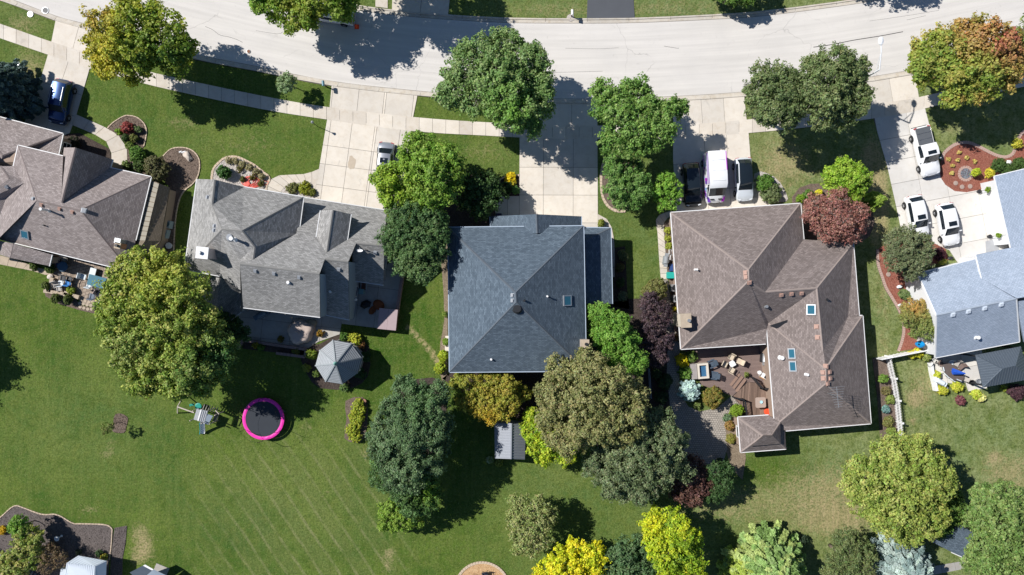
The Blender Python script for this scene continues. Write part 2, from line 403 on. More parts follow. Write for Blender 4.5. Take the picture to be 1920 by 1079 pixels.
def capmat(name, c): return plain(name, c, 0.9, var=0.2, sc_=2.5)
# ------------------------------------------------------------------ the ground sheet
def nonuni(lo, hi, step, far):
    a = list(np.arange(lo, hi + 1e-6, step)); l = [-far, -far*0.6, -far*0.35]; l = [x for x in l if x < lo - 5] + [lo - 18, lo - 8, lo - 3]
    return np.array(l + a + [hi + 3, hi + 8, hi + 18] + [-x for x in reversed([v for v in (-far, -far*0.6, -far*0.35) if v < lo - 5])])
gx = nonuni(-58, 58, 0.45, 600); gy = nonuni(-34, 34, 0.45, 600)
X, Y = np.meshgrid(gx, gy); nx, ny = len(gx), len(gy)
co = np.stack([X.ravel(), Y.ravel(), np.zeros(X.size)], 1).astype(np.float32)
me = bpy.data.meshes.new('lawn'); 
idx = np.arange(nx*ny).reshape(ny, nx)
quads = np.stack([idx[:-1,:-1].ravel(), idx[:-1,1:].ravel(), idx[1:,1:].ravel(), idx[1:,:-1].ravel()], 1)
me.vertices.add(nx*ny); me.vertices.foreach_set('co', co.ravel())
me.loops.add(quads.size); me.loops.foreach_set('vertex_index', quads.ravel().astype(np.int32))
me.polygons.add(len(quads)); me.polygons.foreach_set('loop_start', np.arange(0, quads.size, 4, dtype=np.int32))
me.polygons.foreach_set('loop_total', np.full(len(quads), 4, dtype=np.int32)); me.update(); me.validate()
pxX = co[:,0]*F/H + 960; pyY = 539.5 - co[:,1]*F/H
dry = np.zeros(len(co)); 
for bx, by, rx, ry, a in [(1560,925,130,70,.50),(1570,980,70,30,.45),(1735,725,40,55,.40),(1716,748,16,16,.6),(1712,790,10,8,.5),(1895,890,50,45,.55),(1862,858,14,12,.5),
        (1470,310,75,60,.55),(1640,325,22,70,.75),(1655,400,14,60,.65),(1655,560,22,60,.38),(1690,345,10,8,.5),(40,45,45,22,.4),(60,120,45,40,.40),(50,145,15,15,.6),
        (420,270,120,45,.15),(905,285,60,25,.30),(1040,20,170,22,.30),(1300,15,180,22,.30),(1350,950,110,45,.38),(262,1000,20,22,.5),(275,1030,18,26,.5),(255,1045,16,18,.45),(560,800,0,0,0),(575,802,12,10,.42),
        (700,430,0,0,0),(222,770,10,8,.25),(197,852,14,8,.40),(208,835,13,22,.28),(730,1035,14,12,.45),(727,1060,16,18,.4),(610,930,20,20,.22),(165,955,25,14,.35),
        (630,1000,0,0,0),(1250,470,10,60,.2),(1110,470,20,80,.22),(1735,300,12,10,.5),(1790,245,40,12,.35),(340,230,35,14,.35),(540,350,0,0,0),(686,850,12,18,.4),(835,645,8,60,.5),(1755,310,10,12,.5),
        (1770,880,70,30,.2),(1830,960,30,16,.5),(480,280,80,30,.12),(1640,440,16,30,.4),(1632,295,18,25,.45),(1655,660,18,40,.35)]:
    if rx: dry += a*np.exp(-(((pxX-bx)/rx)**2 + ((pyY-by)/ry)**2))
for i in range(24):       # worn footpath across the lawn
    t_ = i/23; bx = 762 + 70*t_ + 8*math.sin(t_*3); by = 612 + 88*t_
    dry += 0.42*np.exp(-(((pxX-bx)/5.0)**2 + ((pyY-by)/5.5)**2))
lite = np.clip((pxX-1180)/420, 0, 1)*0.95 + 0.08*np.clip((620-pyY)/350, 0, 1)  # grass paler to the right: drier tone plus haze put into the colour
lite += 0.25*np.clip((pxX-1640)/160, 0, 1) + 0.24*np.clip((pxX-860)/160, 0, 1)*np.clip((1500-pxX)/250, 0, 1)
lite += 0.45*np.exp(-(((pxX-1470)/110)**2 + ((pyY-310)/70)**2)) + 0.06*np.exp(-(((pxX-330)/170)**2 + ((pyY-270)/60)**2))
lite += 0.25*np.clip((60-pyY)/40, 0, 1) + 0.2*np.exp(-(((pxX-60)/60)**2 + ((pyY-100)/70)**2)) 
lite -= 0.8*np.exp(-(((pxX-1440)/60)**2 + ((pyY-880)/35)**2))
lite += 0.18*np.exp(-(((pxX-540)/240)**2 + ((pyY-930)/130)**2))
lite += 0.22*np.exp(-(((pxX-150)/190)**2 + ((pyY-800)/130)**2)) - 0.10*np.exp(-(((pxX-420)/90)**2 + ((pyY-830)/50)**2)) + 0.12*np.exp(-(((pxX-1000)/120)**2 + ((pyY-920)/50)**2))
strp = 1/(1+np.exp(-(pxX-400)/35)) * 1/(1+np.exp((pxX-745)/28)) * 1/(1+np.exp(-(pyY-825)/30))
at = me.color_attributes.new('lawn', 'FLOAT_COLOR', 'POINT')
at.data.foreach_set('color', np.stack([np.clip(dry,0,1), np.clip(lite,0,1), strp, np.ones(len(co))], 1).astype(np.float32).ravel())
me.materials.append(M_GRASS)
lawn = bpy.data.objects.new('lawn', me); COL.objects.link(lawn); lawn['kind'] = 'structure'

# ------------------------------------------------------------------ the road with kerbs
S_K = [(-260,-98),(-60,-22),(17,4),(105,37),(160,52),(250,79),(345,105),(480,131),(622,159),(782,177),(900,187),(1017,191),(1115,192),(1270,187),(1395,179),(1520,167),(1625,152),(1715,137),(1800,121),(1920,97),(2100,58),(2400,-14)]
N_K = [(-260,-272),(-60,-205),(0,-185),(150,-135),(300,-85),(440,-42),(560,-10),(660,12),(750,23),(840,31),(960,37),(1100,38),(1190,37),(1330,31),(1440,23),(1615,0),(1700,-17),(1800,-38),(1920,-68),(2100,-118),(2400,-205)]
def resample(pts, n):
    pts = [Vector(p) for p in pts]; L = [0]
    for i in range(1, len(pts)): L.append(L[-1] + (pts[i]-pts[i-1]).length)
    out = []
    for k in range(n):
        s_ = L[-1]*k/(n-1); i = 1
        while i < len(L)-1 and L[i] < s_: i += 1
        t = (s_-L[i-1])/(L[i]-L[i-1]); out.append(pts[i-1].lerp(pts[i], t))
    return out
def interp(pts, x):
    for a, b in zip(pts, pts[1:]):
        if a[0] <= x <= b[0]: return a[1] + (b[1]-a[1])*(x-a[0])/(b[0]-a[0])
    return pts[-1][1]
sS = smooth_line([xy(*p) for p in S_K], 6); sN = smooth_line([xy(*p) for p in N_K], 6)
xs_ = np.linspace(-72, 80, 110)
rm = MB(); cols_ = 12
for x in xs_:
    yn = interp(sN, x); ys = interp(sS, x)
    for j in range(cols_+1): rm.v.append((x, ys + (yn-ys)*j/cols_, 0.02))
rm.uv = []
for i in range(len(xs_)-1):
    for j in range(cols_):
        a = i*(cols_+1)+j; q = (a, a+cols_+1, a+cols_+2, a+1); rm.f.append(q)
        rm.uv.append([(xs_[i], j/cols_*9), (xs_[i+1], j/cols_*9), (xs_[i+1], (j+1)/cols_*9), (xs_[i], (j+1)/cols_*9)])
road = rm.build('road', M_ROAD, kind='structure')
def crack(pts, w, name='crack'):
    b = MB().strip(smooth_line([xy(*p) for p in pts], 5), w, 0.021, 0.026); return b.build(name, M_CRACK, road)
crack([(1525,89),(1560,84),(1600,76),(1650,68),(1693,60)], 0.07, 'sealed_crack')
crack([(385,50),(400,57),(412,66),(430,70),(445,75),(455,80)], 0.03); crack([(1060,91),(1120,92),(1160,90)], 0.02); crack([(1245,87),(1270,91),(1272,90)], 0.03)
crack([(1000,137),(1060,136),(1130,134)], 0.02); crack([(1700,38),(1735,30)], 0.02); crack([(1630,40),(1700,30),(1760,20)],0.018); crack([(480,58),(520,64),(530,60)],0.02)
random.seed(5)
def kerb_line(name, line, side, seg=4.25):
    root = thing(name, None, None, kind='structure')
    pts = resample(line, int(sum((Vector(a)-Vector(b)).length for a, b in zip(line, line[1:]))/seg))
    for a, b in zip(pts, pts[1:]):
        if max(a.x, b.x) < -60 or min(a.x, b.x) > 60: continue
        d = (b-a).normalized(); n = Vector((-d.y, d.x))*side; g = 0.018; a2 = a + d*g; b2 = b - d*g
        m = MB()
        pr = [(0.0, 0.0), (0.0, 0.11), (0.15, 0.11), (0.19, 0.035), (0.48, 0.028), (0.48, 0.0)]
        n0 = len(pr)
        for p in (a2, b2):
            for o_, z in pr: q = p + n*(o_-0.15); m.v.append((q.x, q.y, z))
        m.f += [(i, (i+1) % n0, n0+(i+1) % n0, n0+i) for i in range(n0)] + [tuple(range(n0)), tuple(range(2*n0-1, n0-1, -1))]
        m.build('kerb_stone', M_KERB, root)
    MB().strip(line, 0.40, 0.021, 0.024).build('joint_bed', M_JOINT, root)
    off = []
    for i in range(len(line)):
        a = Vector(line[max(0, i-1)]); b = Vector(line[min(len(line)-1, i+1)]); d = (b-a).normalized(); q = Vector(line[i])+Vector((-d.y, d.x))*side*0.355; off.append((q.x, q.y))
    MB().strip(off, 0.045, 0.021, 0.026).build('gutter_joint', plain('gutter_dirt', (.22,.19,.16), .95, var=.4), root)
    return root
kerb_line('kerb', sS, 1); kerb_line('kerb', sN, -1)
# round manhole covers in the verge and the gutter, and stains
for (px, py, r, lab) in [(85,20,0.36,'round dark iron manhole cover in the gutter at the left of the road'),(57,27,0.32,'pale round utility cover set in the small corner verge'),(35,123,0.26,'white round utility cap in the grass beside the blue spruce'),(466,97,0.22,'small rusty valve cover near the kerb left of centre')]:
    c = P(px, py, 0.05)
    mt = M_GMET if 'white' in lab or 'pale' in lab else (plain('rusty_iron', (0.25,0.12,0.07), 0.8) if 'rusty' in lab else M_DMET)
    th = thing('manhole_cover', lab, 'manhole cover', (c.x, c.y, 0), group='utility covers in road and verge')
    MB().lathe((c.x, c.y, 0.022), [(r, 0), (r, 0.05), (r*0.86, 0.055)], 20).build('rim', M_GMET, th)
    mm = MB().lathe((c.x, c.y, 0.05), [(r*0.84, 0), (r*0.84, 0.034)], 18)
    for k in range(-2, 3): mm.box((c.x, c.y+k*r*0.28, 0.089), (r*1.3*math.cos(k*0.45), 0.03, 0.012))
    mm.build('lid', mt, th)

# ------------------------------------------------------------------ slabs
def slab_field(name, poly, org, ang, us, vs, z, mat, gap=0.035, depth=0.10, piece='slab', base=True, root=None, kind='structure', minarea=0.04, jit=0.0):
    """poly in world xy; cells on a grid turned by ang with origin org; each cell clipped to poly is one slab"""
    if root is None: root = thing(name, None, None, (0, 0, 0), kind=kind)
    u = (math.cos(ang), math.sin(ang)); v = (-u[1], u[0])
    if base: MB().prism(poly, 0.003, z-0.03).build('joint_bed', M_JOINT, root)
    g = gap/2
    for i in range(len(us)-1):
        for j in range(len(vs)-1):
            ou = org[0]*u[0]+org[1]*u[1]; ov = org[0]*v[0]+org[1]*v[1]
            c = clip(poly, u, ou+us[i+1]-g); 
            if len(c) > 2: c = clip(c, (-u[0], -u[1]), -(ou+us[i]+g))
            if len(c) > 2: c = clip(c, v, ov+vs[j+1]-g)
            if len(c) > 2: c = clip(c, (-v[0], -v[1]), -(ov+vs[j]+g))
            if len(c) < 3 or abs(area(c)) < minarea: continue
            MB().prism(c, z-depth if z-depth > 0.004 else 0.004, z + random.uniform(-jit, jit)).build(piece, mat, root)
    return root
# pavement: individually laid slabs along a curve
UP = [(-40,32),(0,45),(97,79),(163,99),(260,129),(310,142),(480,178),(605,200),(775,220),(915,230),(1042,235),(1120,236),(1275,234),(1400,225),(1540,209),(1675,191),(1735,180),(1920,136),(2000,116)]
LO = [(-40,58),(0,72),(90,103),(168,129),(250,151),(302,165),(480,203),(602,223),(770,246),(915,255),(1017,260),(1120,261),(1275,259),(1403,250),(1540,236),(1685,215),(1750,200),(1920,163),(2000,144)]
U_ = resample(smooth_line([xy(*p) for p in UP], 5), 84); L_ = resample(smooth_line([xy(*p) for p in LO], 5), 84)
walk = thing('pavement', None, None, kind='structure')
m = MB(); m.prism([tuple(p) for p in U_] + [tuple(p) for p in reversed(L_)], 0.005, 0.035); m.build('joint_bed', M_JOINT, walk)
for i in range(83):
    a, b, c, d = U_[i], U_[i+1], L_[i+1], L_[i]; t1 = (b-a).normalized()*0.016; t2 = (c-d).normalized()*0.016
    MB().prism([tuple(a+t1), tuple(b-t1), tuple(c-t2), tuple(d+t2)], 0.006, 0.058+random.uniform(-0.004, 0.004)).build('slab', M_CONC2 if random.random() < .55 else M_CONC, walk)
def seq(a, *steps):
    o = [a]
    for s_ in steps: o.append(o[-1]+s_)
    return o
def field_px(name, poly, org, dirpt, us_px, vs_px, z, mat, **kw):
    """grid origin and u-direction given as photo pixels; v runs down the photo"""
    o = xy(*org); d = xy(*dirpt); ang = math.atan2(d[1]-o[1], d[0]-o[0])
    us = [u*H/F for u in us_px]; vs = sorted([-v*H/F for v in vs_px])
    return slab_field(name, [xy(*p) for p in poly], o, ang, us, vs, z, mat, **kw)
D1 = field_px('driveway', [(105,38),(190,61),(171,105),(96,83)], (105,38), (160,53), [-20,45,110], [-20,80], 0.05, M_CONC)
field_px('driveway', [(91,101),(169,127),(144,214),(131,250),(100,262),(30,240),(45,232),(62,198)], (90,105), (168,131), [-70,-2,40,90], [-5,50,92,160], 0.05, M_CONC, root=D1)
D2 = field_px('driveway', [(622,161),(783,178),(774,223),(618,205)], (622,161), (783,178), [-5,3,52,100,104,155,180], [-5,60], 0.05, M_CONC)
field_px('driveway', [(614,222),(771,243),(747,402),(586,392)], (614,226), (770,247), [-60,-12,7,47,90,94,138,180], [-25,47,82,122,190], 0.05, M_CONC, root=D2)
st_ = [(P(660,306).x+.42*math.cos(k*.52)*(1+.18*math.sin(k*2.1)), P(660,306).y+.75*math.sin(k*.52)*(1+.15*math.cos(k*1.7))) for k in range(12)]; MB().sheet(st_, .0545).build('rust_stain', plain('rust_stained_concrete', (.50,.42,.33), .9), D2)
D3 = field_px('driveway', [(970,192),(1120,193),(1120,239),(974,238)], (970,192), (1120,193), [-5,48,102,155], [-5,55], 0.05, M_CONC)
field_px('driveway', [(974,257),(1120,258),(1121,428),(974,428),(932,428),(926,369),(974,368)], (974,260), (1120,260.5), [-50,-22,0,45,101,150], [-5,54,106,158,185], 0.05, M_CONC, root=D3)
D4 = field_px('driveway', [(1262,188),(1395,180),(1400,228),(1262,237)], (1268,188), (1395,179), [-12,5,46,88,140], [-5,60], 0.05, M_CONC)
field_px('driveway', [(1262,257),(1403,247),(1407,297),(1412,372),(1445,370),(1447,384),(1418,402),(1268,408),(1262,300)], (1262,260), (1403,251), [-14,58,100,145,200], [-8,49,100,160], 0.05, M_CONC, root=D4)
D5 = field_px('driveway', [(1625,153),(1715,138),(1723,186),(1635,204)], (1625,153), (1715,138), [-10,42,100], [-8,60], 0.05, M_CONC)
field_px('driveway', [(1637,221),(1733,200),(1742,235),(1750,262),(1758,300),(1763,333),(1772,347),(1790,359),(1812,361),(1848,354),(1872,349),(1905,520),(1835,515),(1800,500),(1780,470),(1762,462),(1720,440),(1690,435),(1684,405),(1664,315)],
         (1640,225), (1734,207), [-40,0,60,110,165,215,280], [-10,40,82,125,168,212,258,300,350], 0.05, M_BRIGHT, root=D5, minarea=0.1)
MB().prism([xy(*p) for p in [(1104,-60),(1184,-60),(1190,36),(1100,37)]], 0.004, 0.045).build('driveway', M_ASPH, kind='structure')
ND = field_px('driveway', [(738,-70),(850,-70),(840,30),(735,20)], (738,20), (840,31), [-8,50,110], [-100,-45,20], 0.05, M_CONC2)
field_px('driveway', [(704,-6),(727,-3),(727,16),(704,13)], (704,-6), (727,-3), [-2,26], [-4,24], 0.05, M_CONC2, root=ND)
# winding front walks
def walkway(name, left, right, n, z=0.055, mat=M_CONC2, g=0.016):
    Lw = resample(smooth_line([xy(*p) for p in left], 5), n); Rw = resample(smooth_line([xy(*p) for p in right], 5), n)
    r = thing(name, None, None, kind='structure')
    MB().prism([tuple(p) for p in Lw] + [tuple(p) for p in reversed(Rw)], 0.004, z-0.02).build('joint_bed', M_JOINT, r)
    for i in range(n-1):
        a, b, c, d = Lw[i], Lw[i+1], Rw[i+1], Rw[i]; t1 = (b-a).normalized()*g; t2 = (c-d).normalized()*g
        MB().prism([tuple(a+t1), tuple(b-t1), tuple(c-t2), tuple(d+t2)], 0.006, z).build('slab', mat, r)
    return r
walkway('front_walk', [(141,214),(170,227),(203,242),(231,261),(239,282),(239,308)], [(134,234),(165,247),(194,261),(207,276),(210,297),(210,312)], 6)
walkway('front_walk', [(599,317),(575,326),(549,328),(527,329),(515,332),(507,339),(502,347),(499,364)], [(591,360),(587,352),(576,345),(557,342),(543,344),(533,351),(527,359),(524,372)], 9)
walkway('side_walk', [(1257,396),(1231,408),(1233,440),(1236,490),(1239,525)], [(1259,404),(1245,418),(1246,450),(1249,490),(1252,523)], 14)
walkway('side_walk', [(1121,402),(1139,412),(1146,424),(1152,460),(1152,520)], [(1121,420),(1131,425),(1140,440),(1144,470),(1144,520)], 8)
walkway('garden_path', [(0,479),(25,486),(60,498),(105,512)], [(0,496),(25,501),(60,508),(86,516)], 7, mat=M_STONE)
MB().prism([xy(*p) for p in [(1252,524),(1262,600),(1275,655),(1273,700),(1276,738),(1290,762),(1312,772),(1345,765),(1372,742),(1392,748),(1392,762),(1360,778),(1360,800),(1363,842),(1357,864),(1345,886),(1325,899),(1300,892),(1285,872),(1277,830),(1267,800),(1256,760),(1250,700),(1252,640),(1244,590),(1240,526)]], 0.004, 0.05).build('paver_patio', M_PAVE, kind='structure')
PAT1 = MB().prism([xy(*p) for p in [(97,472),(206,498),(228,520),(214,560),(200,580),(185,578),(165,574),(150,570),(152,558),(136,553),(100,546),(92,548),(100,520),(86,515)]], 0.004, 0.05).build('rear_patio', M_STAMP, kind='structure')
PAT2 = field_px('rear_patio', [(440,560),(600,592),(655,598),(641,604),(637,627),(597,641),(575,655),(458,637)], (455,580), (641,602), [-30,40,95,150,200], [-40,15,50,90], 0.06, M_CONCP)
field_px('rear_patio', [(652,500),(700,520),(757,470),(757,512),(752,545),(745,586),(739,619),(690,613),(642,607)], (642,607), (739,619), [-20,25,60,110], [-160,-110,-75,-38,5], 0.30, M_CONCP, root=PAT2, depth=0.3)
field_px('patio', [(1752,672),(1840,655),(1850,728),(1815,734),(1810,717),(1790,720),(1752,715),(1742,680)], (1742,680), (1840,657), [-10,25,60,95,120], [-10,25,52,90], 0.06, M_BRIGHT)
field_px('garden_step', [(1742,1063),(1818,1050),(1820,1064),(1744,1079)], (1742,1063), (1818,1050), [-5,22,48,80], [-5,30], 0.06, M_CONCP)

# ------------------------------------------------------------------ planting beds
def scatter_pts(poly, n, rnd):
    xs = [p[0] for p in poly]; ys = [p[1] for p in poly]; out = []
    while len(out) < n:
        p = (rnd.uniform(min(xs), max(xs)), rnd.uniform(min(ys), max(ys)))
        if inside(p, poly): out.append(p)
    return out
def rocks(name, poly, n, r0, r1, mat, parent, z=0.05, seed=1, label=None):
    rnd = random.Random(seed); m = MB()
    for (x, y) in scatter_pts(poly, n, rnd):
        r = rnd.uniform(r0, r1); a = rnd.uniform(0, 6.28); k = 5
        vs = [(x + r*math.cos(a+2*math.pi*i/k)*rnd.uniform(.75,1.1), y + r*math.sin(a+2*math.pi*i/k)*rnd.uniform(.75,1.1), z-0.02) for i in range(k)]
        vs.append((x + rnd.uniform(-.2,.2)*r, y + rnd.uniform(-.2,.2)*r, z + r*rnd.uniform(.4,.9)))
        m.add(vs, [(i, (i+1) % k, k) for i in range(k)])
    o = m.build(name, mat, parent); o['kind'] = 'stuff'; return o
def edging(line, parent, mat, seg=0.34, w=0.12, h=0.10, closed=False, piece='edging_stones', n_single=0):
    L = sum((Vector(a)-Vector(b)).length for a, b in zip(line, line[1:])); pts = resample(line, max(3, int(L/seg)))
    m = MB(); rnd = random.Random(len(pts))
    for a, b in zip(pts, pts[1:]):
        d = b-a; c = (a+b)/2; m.box((c.x, c.y, h/2+rnd.uniform(-.008,.012)), (max(0.05, d.length-0.03), w*rnd.uniform(.85,1.1), h), math.atan2(d.y, d.x)+rnd.uniform(-.05,.05))
    o = m.build(piece, mat, parent); o['kind'] = 'stuff'; return o
def bed(name, pts, mat, edge=None, emat=None, z=0.045, sm=4, w=0.11, chips=0, cmat=None, seed=1):
    poly = smooth_line([xy(*p) for p in pts], sm, closed=True) if sm else [xy(*p) for p in pts]
    root = thing(name, None, None, kind='structure')
    MB().sheet(poly, z).build('mulch', mat, root)
    MB().prism(poly, 0.002, z-0.008).build('soil', M_SOIL, root)
    if edge: edging(smooth_line([xy(*p) for p in edge], 6), root, emat or M_EDGE, w=w)
    if chips: rocks('loose_chips', poly, chips, 0.03, 0.075, cmat or mat, root, z=z+0.01, seed=seed)
    return root, poly
E1 = [(202,241),(212,231),(229,220),(240,217),(256,220),(269,230),(275,243),(274,258),(270,275)]
bed('planting_bed', E1 + [(262,290),(268,305),(255,320),(240,306),(239,282),(231,262)], M_MULB, E1, chips=500)
E2 = [(306,294),(312,287),(323,279),(342,277),(360,282),(372,295),(375,312),(371,332),(361,346),(347,357),(337,374),(331,400),(328,430),(326,470)]
bed('planting_bed', E2 + [(296,476),(318,352),(262,332),(255,318),(272,298)], M_MULB, E2, chips=900, seed=2)
E3 = [(397,338),(400,318),(410,306),(421,297),(436,294),(452,297),(477,310),(491,321),(506,334),(501,347),(499,360)]
_, p3 = bed('rock_bed', E3 + [(470,356),(430,346)], M_GRAV, E3, w=0.22)
rocks('white_rocks', p3, 1800, 0.04, 0.09, plain('white_rock', (0.62, 0.58, 0.54), 0.9, var=0.25, sc_=2), _, seed=3)
bed('planting_bed', [(527,360),(534,351),(543,344),(557,342),(576,345),(587,352),(592,360),(598,375),(560,374)], M_GRAV, None, chips=250)
E4 = [(1134,298),(1128,320),(1127,345),(1130,370),(1142,389),(1160,397),(1176,394),(1186,381)]
bed('tree_bed', E4 + [(1200,345),(1180,300),(1155,290)], M_MULB, E4, w=0.28)
E5 = [(1765,300),(1769,289),(1776,281),(1789,272),(1802,268),(1816,268),(1832,274),(1851,284),(1866,291),(1882,295),(1894,292),(1900,286),(1905,272),(1910,258),(1920,246),(1940,235)]
b5, p5 = bed('red_mulch_bed', E5 + [(1945,300),(1935,340),(1872,350),(1848,354),(1812,361),(1790,359),(1772,347),(1763,333),(1760,315)], M_MULR, None, sm=0, chips=2500, seed=4)
MB().strip(smooth_line([xy(*p) for p in E5], 6), 0.34, 0.003, 0.058).build('joint_bed', M_JOINT, b5)
def bricks_along(line, parent, w, mat, bw=0.22, z=0.075, piece='brick'):
    L = sum((Vector(a)-Vector(b)).length for a, b in zip(line, line[1:])); pts = resample(line, int(L/bw))
    me_ = MB().box((0,0,0), (w, bw-0.02, 0.07)).mesh(piece, mat)
    for a, b in zip(pts, pts[1:]):
        d = b-a; c = (a+b)/2; o = bpy.data.objects.new(piece, me_); COL.objects.link(o); setparent(o, parent)
        o.location = (c.x, c.y, z-0.035+random.uniform(-.004,.006)); o.rotation_euler = (0, 0, math.atan2(d.y, d.x)+math.pi/2)
bricks_along(smooth_line([xy(*p) for p in E5], 6), b5, 0.33, M_PINKB)
rc = P(1810, 326); ring = [(rc.x+0.72*math.cos(t*math.pi/16), rc.y+0.72*math.sin(t*math.pi/16)) for t in range(33)]
bricks_along(ring, b5, 0.28, M_PINKB)
cpoly = [(rc.x+0.58*math.cos(t*math.pi/12), rc.y+0.58*math.sin(t*math.pi/12)) for t in range(24)]
MB().prism(cpoly, 0.046, 0.062).build('stone_disc', M_GRAV if False else plain('dark_pebble_bed', (0.10,0.11,0.13), 0.9), b5)
rocks('grey_pebbles', cpoly, 260, 0.03, 0.06, plain('grey_pebble', (0.26, 0.28, 0.32), 0.8, var=0.4, sc_=5), b5, z=0.065, seed=6)
E6 = [(1645,468),(1646,495),(1654,520),(1661,540),(1673,560),(1687,585),(1694,612),(1692,635),(1684,659)]
b6, p6 = bed('red_mulch_bed', E6 + [(1745,650),(1730,600),(1715,545),(1706,512),(1712,500),(1745,498),(1778,488),(1772,466),(1745,452),(1690,440)], M_MULR, None, sm=0, chips=1500, seed=7)
MB().strip(smooth_line([xy(*p) for p in E6], 6), 0.32, 0.003, 0.058).build('joint_bed', M_JOINT, b6)
bricks_along(smooth_line([xy(*p) for p in E6], 6), b6, 0.30, M_PINKB)
E7 = [(-40,1000),(0,971),(19,954),(30,948),(42,951),(71,962),(86,965),(102,964),(115,968),(126,975),(140,982),(152,982),(199,984),(211,992)]
b7, p7 = bed('mulch_bed', E7 + [(209,1028),(205,1050),(200,1130),(-40,1130)], M_MULG, E7, sm=0, chips=4000, seed=8)
edging(smooth_line([xy(*p) for p in [(211,992),(209,1025),(205,1050)]], 4), b7, M_EDGE, w=0.1)
bed('mulch_bed', [(215,990),(238,986),(236,1015),(230,1047),(229,1130),(205,1130),(208,1050)], M_MULG, None, sm=0, chips=900, seed=9)
bed('flower_bed', [(1244,419),(1262,404),(1270,520),(1252,523),(1248,470)], M_MULB, None, sm=0)
bed('flower_bed', [(1254,524),(1272,522),(1290,655),(1274,655),(1262,600)], M_MULB, None, sm=0)
bed('flower_bed', [(1360,778),(1392,765),(1398,860),(1392,900),(1372,880),(1360,842)], M_SOIL, None, sm=0)
bed('flower_bed', [(1635,672),(1668,668),(1680,740),(1686,822),(1650,822),(1644,740)], M_MULB, None, sm=0)
bed('planting_bed', [(845,698),(1090,690),(1110,565),(1140,570),(1215,560),(1250,640),(1256,760),(1290,860),(1330,905),(1300,925),(1240,905),(1140,840),(1060,790),(970,785),(900,760),(850,725)], M_MULD, None, sm=2, chips=1500, seed=10)
bed('planting_bed', [(1150,465),(1172,462),(1176,545),(1180,580),(1150,575)], M_MULD, None, sm=0)
bed('planting_bed', [(812,410),(838,415),(838,705),(825,700),(826,640),(833,600),(828,500)], M_SOIL, None, sm=2)
bed('planting_bed', [(760,720),(830,715),(835,800),(820,900),(760,930),(720,880),(730,780)], M_MULD, None, sm=3)
bed('planting_bed', [(83,545),(100,548),(138,555),(150,572),(175,578),(200,582),(205,595),(150,582),(110,570),(86,556)], M_MULB, None, sm=0)
bed('flower_bed', [(562,655),(600,645),(640,626),(684,640),(694,665),(690,705),(660,728),(600,728),(575,700)], M_MULD, None, sm=2)
bed('flower_bed', [(648,752),(680,745),(690,770),(684,820),(668,830),(646,822),(650,785)], M_MULB, None, sm=2)
bed('mulch_patch', [(216,778),(228,776),(240,784),(237,800),(234,811),(222,812),(211,808),(213,793)], M_MULB, None, sm=3, chips=250)
bed('flower_bed', [(458,640),(575,657),(573,668),(540,664),(455,654)], M_MULD, None, sm=0)
bed('planting_bed', [(118,252),(150,250),(206,280),(210,300),(160,290),(115,285)], M_MULD, None, sm=0)
E8 = [(928,344),(945,333),(960,330),(974,329)]
bed('flower_bed', E8 + [(976,345),(974,368),(926,366)], M_MULD, E8, w=0.18)
bed('flower_bed', [(1414,326),(1440,326),(1462,342),(1475,366),(1474,378),(1440,381),(1414,378)], M_GRAV, None, sm=2)
bed('flower_bed', [(1485,370),(1520,345),(1560,350),(1620,372),(1640,420),(1605,460),(1505,445)], M_MULB, None, sm=2)
bed('planting_bed', [(850,330),(925,345),(926,425),(845,425),(810,400)], M_MULD, None, sm=2)
sc_ = P(904, 1105); spoly = [(sc_.x+2.85*math.cos(t*math.pi/20), sc_.y+2.85*math.sin(t*math.pi/20)) for t in range(40)]
b8 = thing('chip_circle', None, None, kind='structure'); MB().prism(spoly, 0.003, 0.05).build('wood_chips', M_SAND, b8)
rocks('loose_chips', spoly, 1200, 0.03, 0.06, M_SAND, b8, z=0.055, seed=11)
bricks_along([(sc_.x+2.9*math.cos(t*math.pi/20), sc_.y+2.9*math.sin(t*math.pi/20)) for t in range(41)], b8, 0.26, M_EDGE, bw=0.3, z=0.12)
# ------------------------------------------------------------------ houses
HOUSES = {}
def plane_z(px, py, a, b, ze, pitch):
    """height of the roof plane through eave line a-b (photo pixels, at height ze), seen at pixel (px,py)"""
    A = P(a[0], a[1], ze); B = P(b[0], b[1], ze); d = Vector((B.x-A.x, B.y-A.y)).normalized(); z = ze
    for _ in range(8):
        p = P(px, py, z); w = Vector((p.x-A.x, p.y-A.y)); dist = abs(w.x*d.y - w.y*d.x); z = ze + pitch*dist
    return z
def inset(poly, d):
    n = len(poly); a = area(poly); s = 1 if a > 0 else -1; out = []
    for i in range(n):
        p0 = Vector(poly[i-1]); p1 = Vector(poly[i]); p2 = Vector(poly[(i+1) % n])
        e1 = (p1-p0).normalized(); e2 = (p2-p1).normalized()
        n1 = Vector((-e1.y, e1.x))*s; n2 = Vector((-e2.y, e2.x))*s
        k = 1 + n1.dot(n2); k = max(k, 0.35)
        out.append(p1 + (n1+n2)*(d/k))
    return [tuple(p) for p in out]
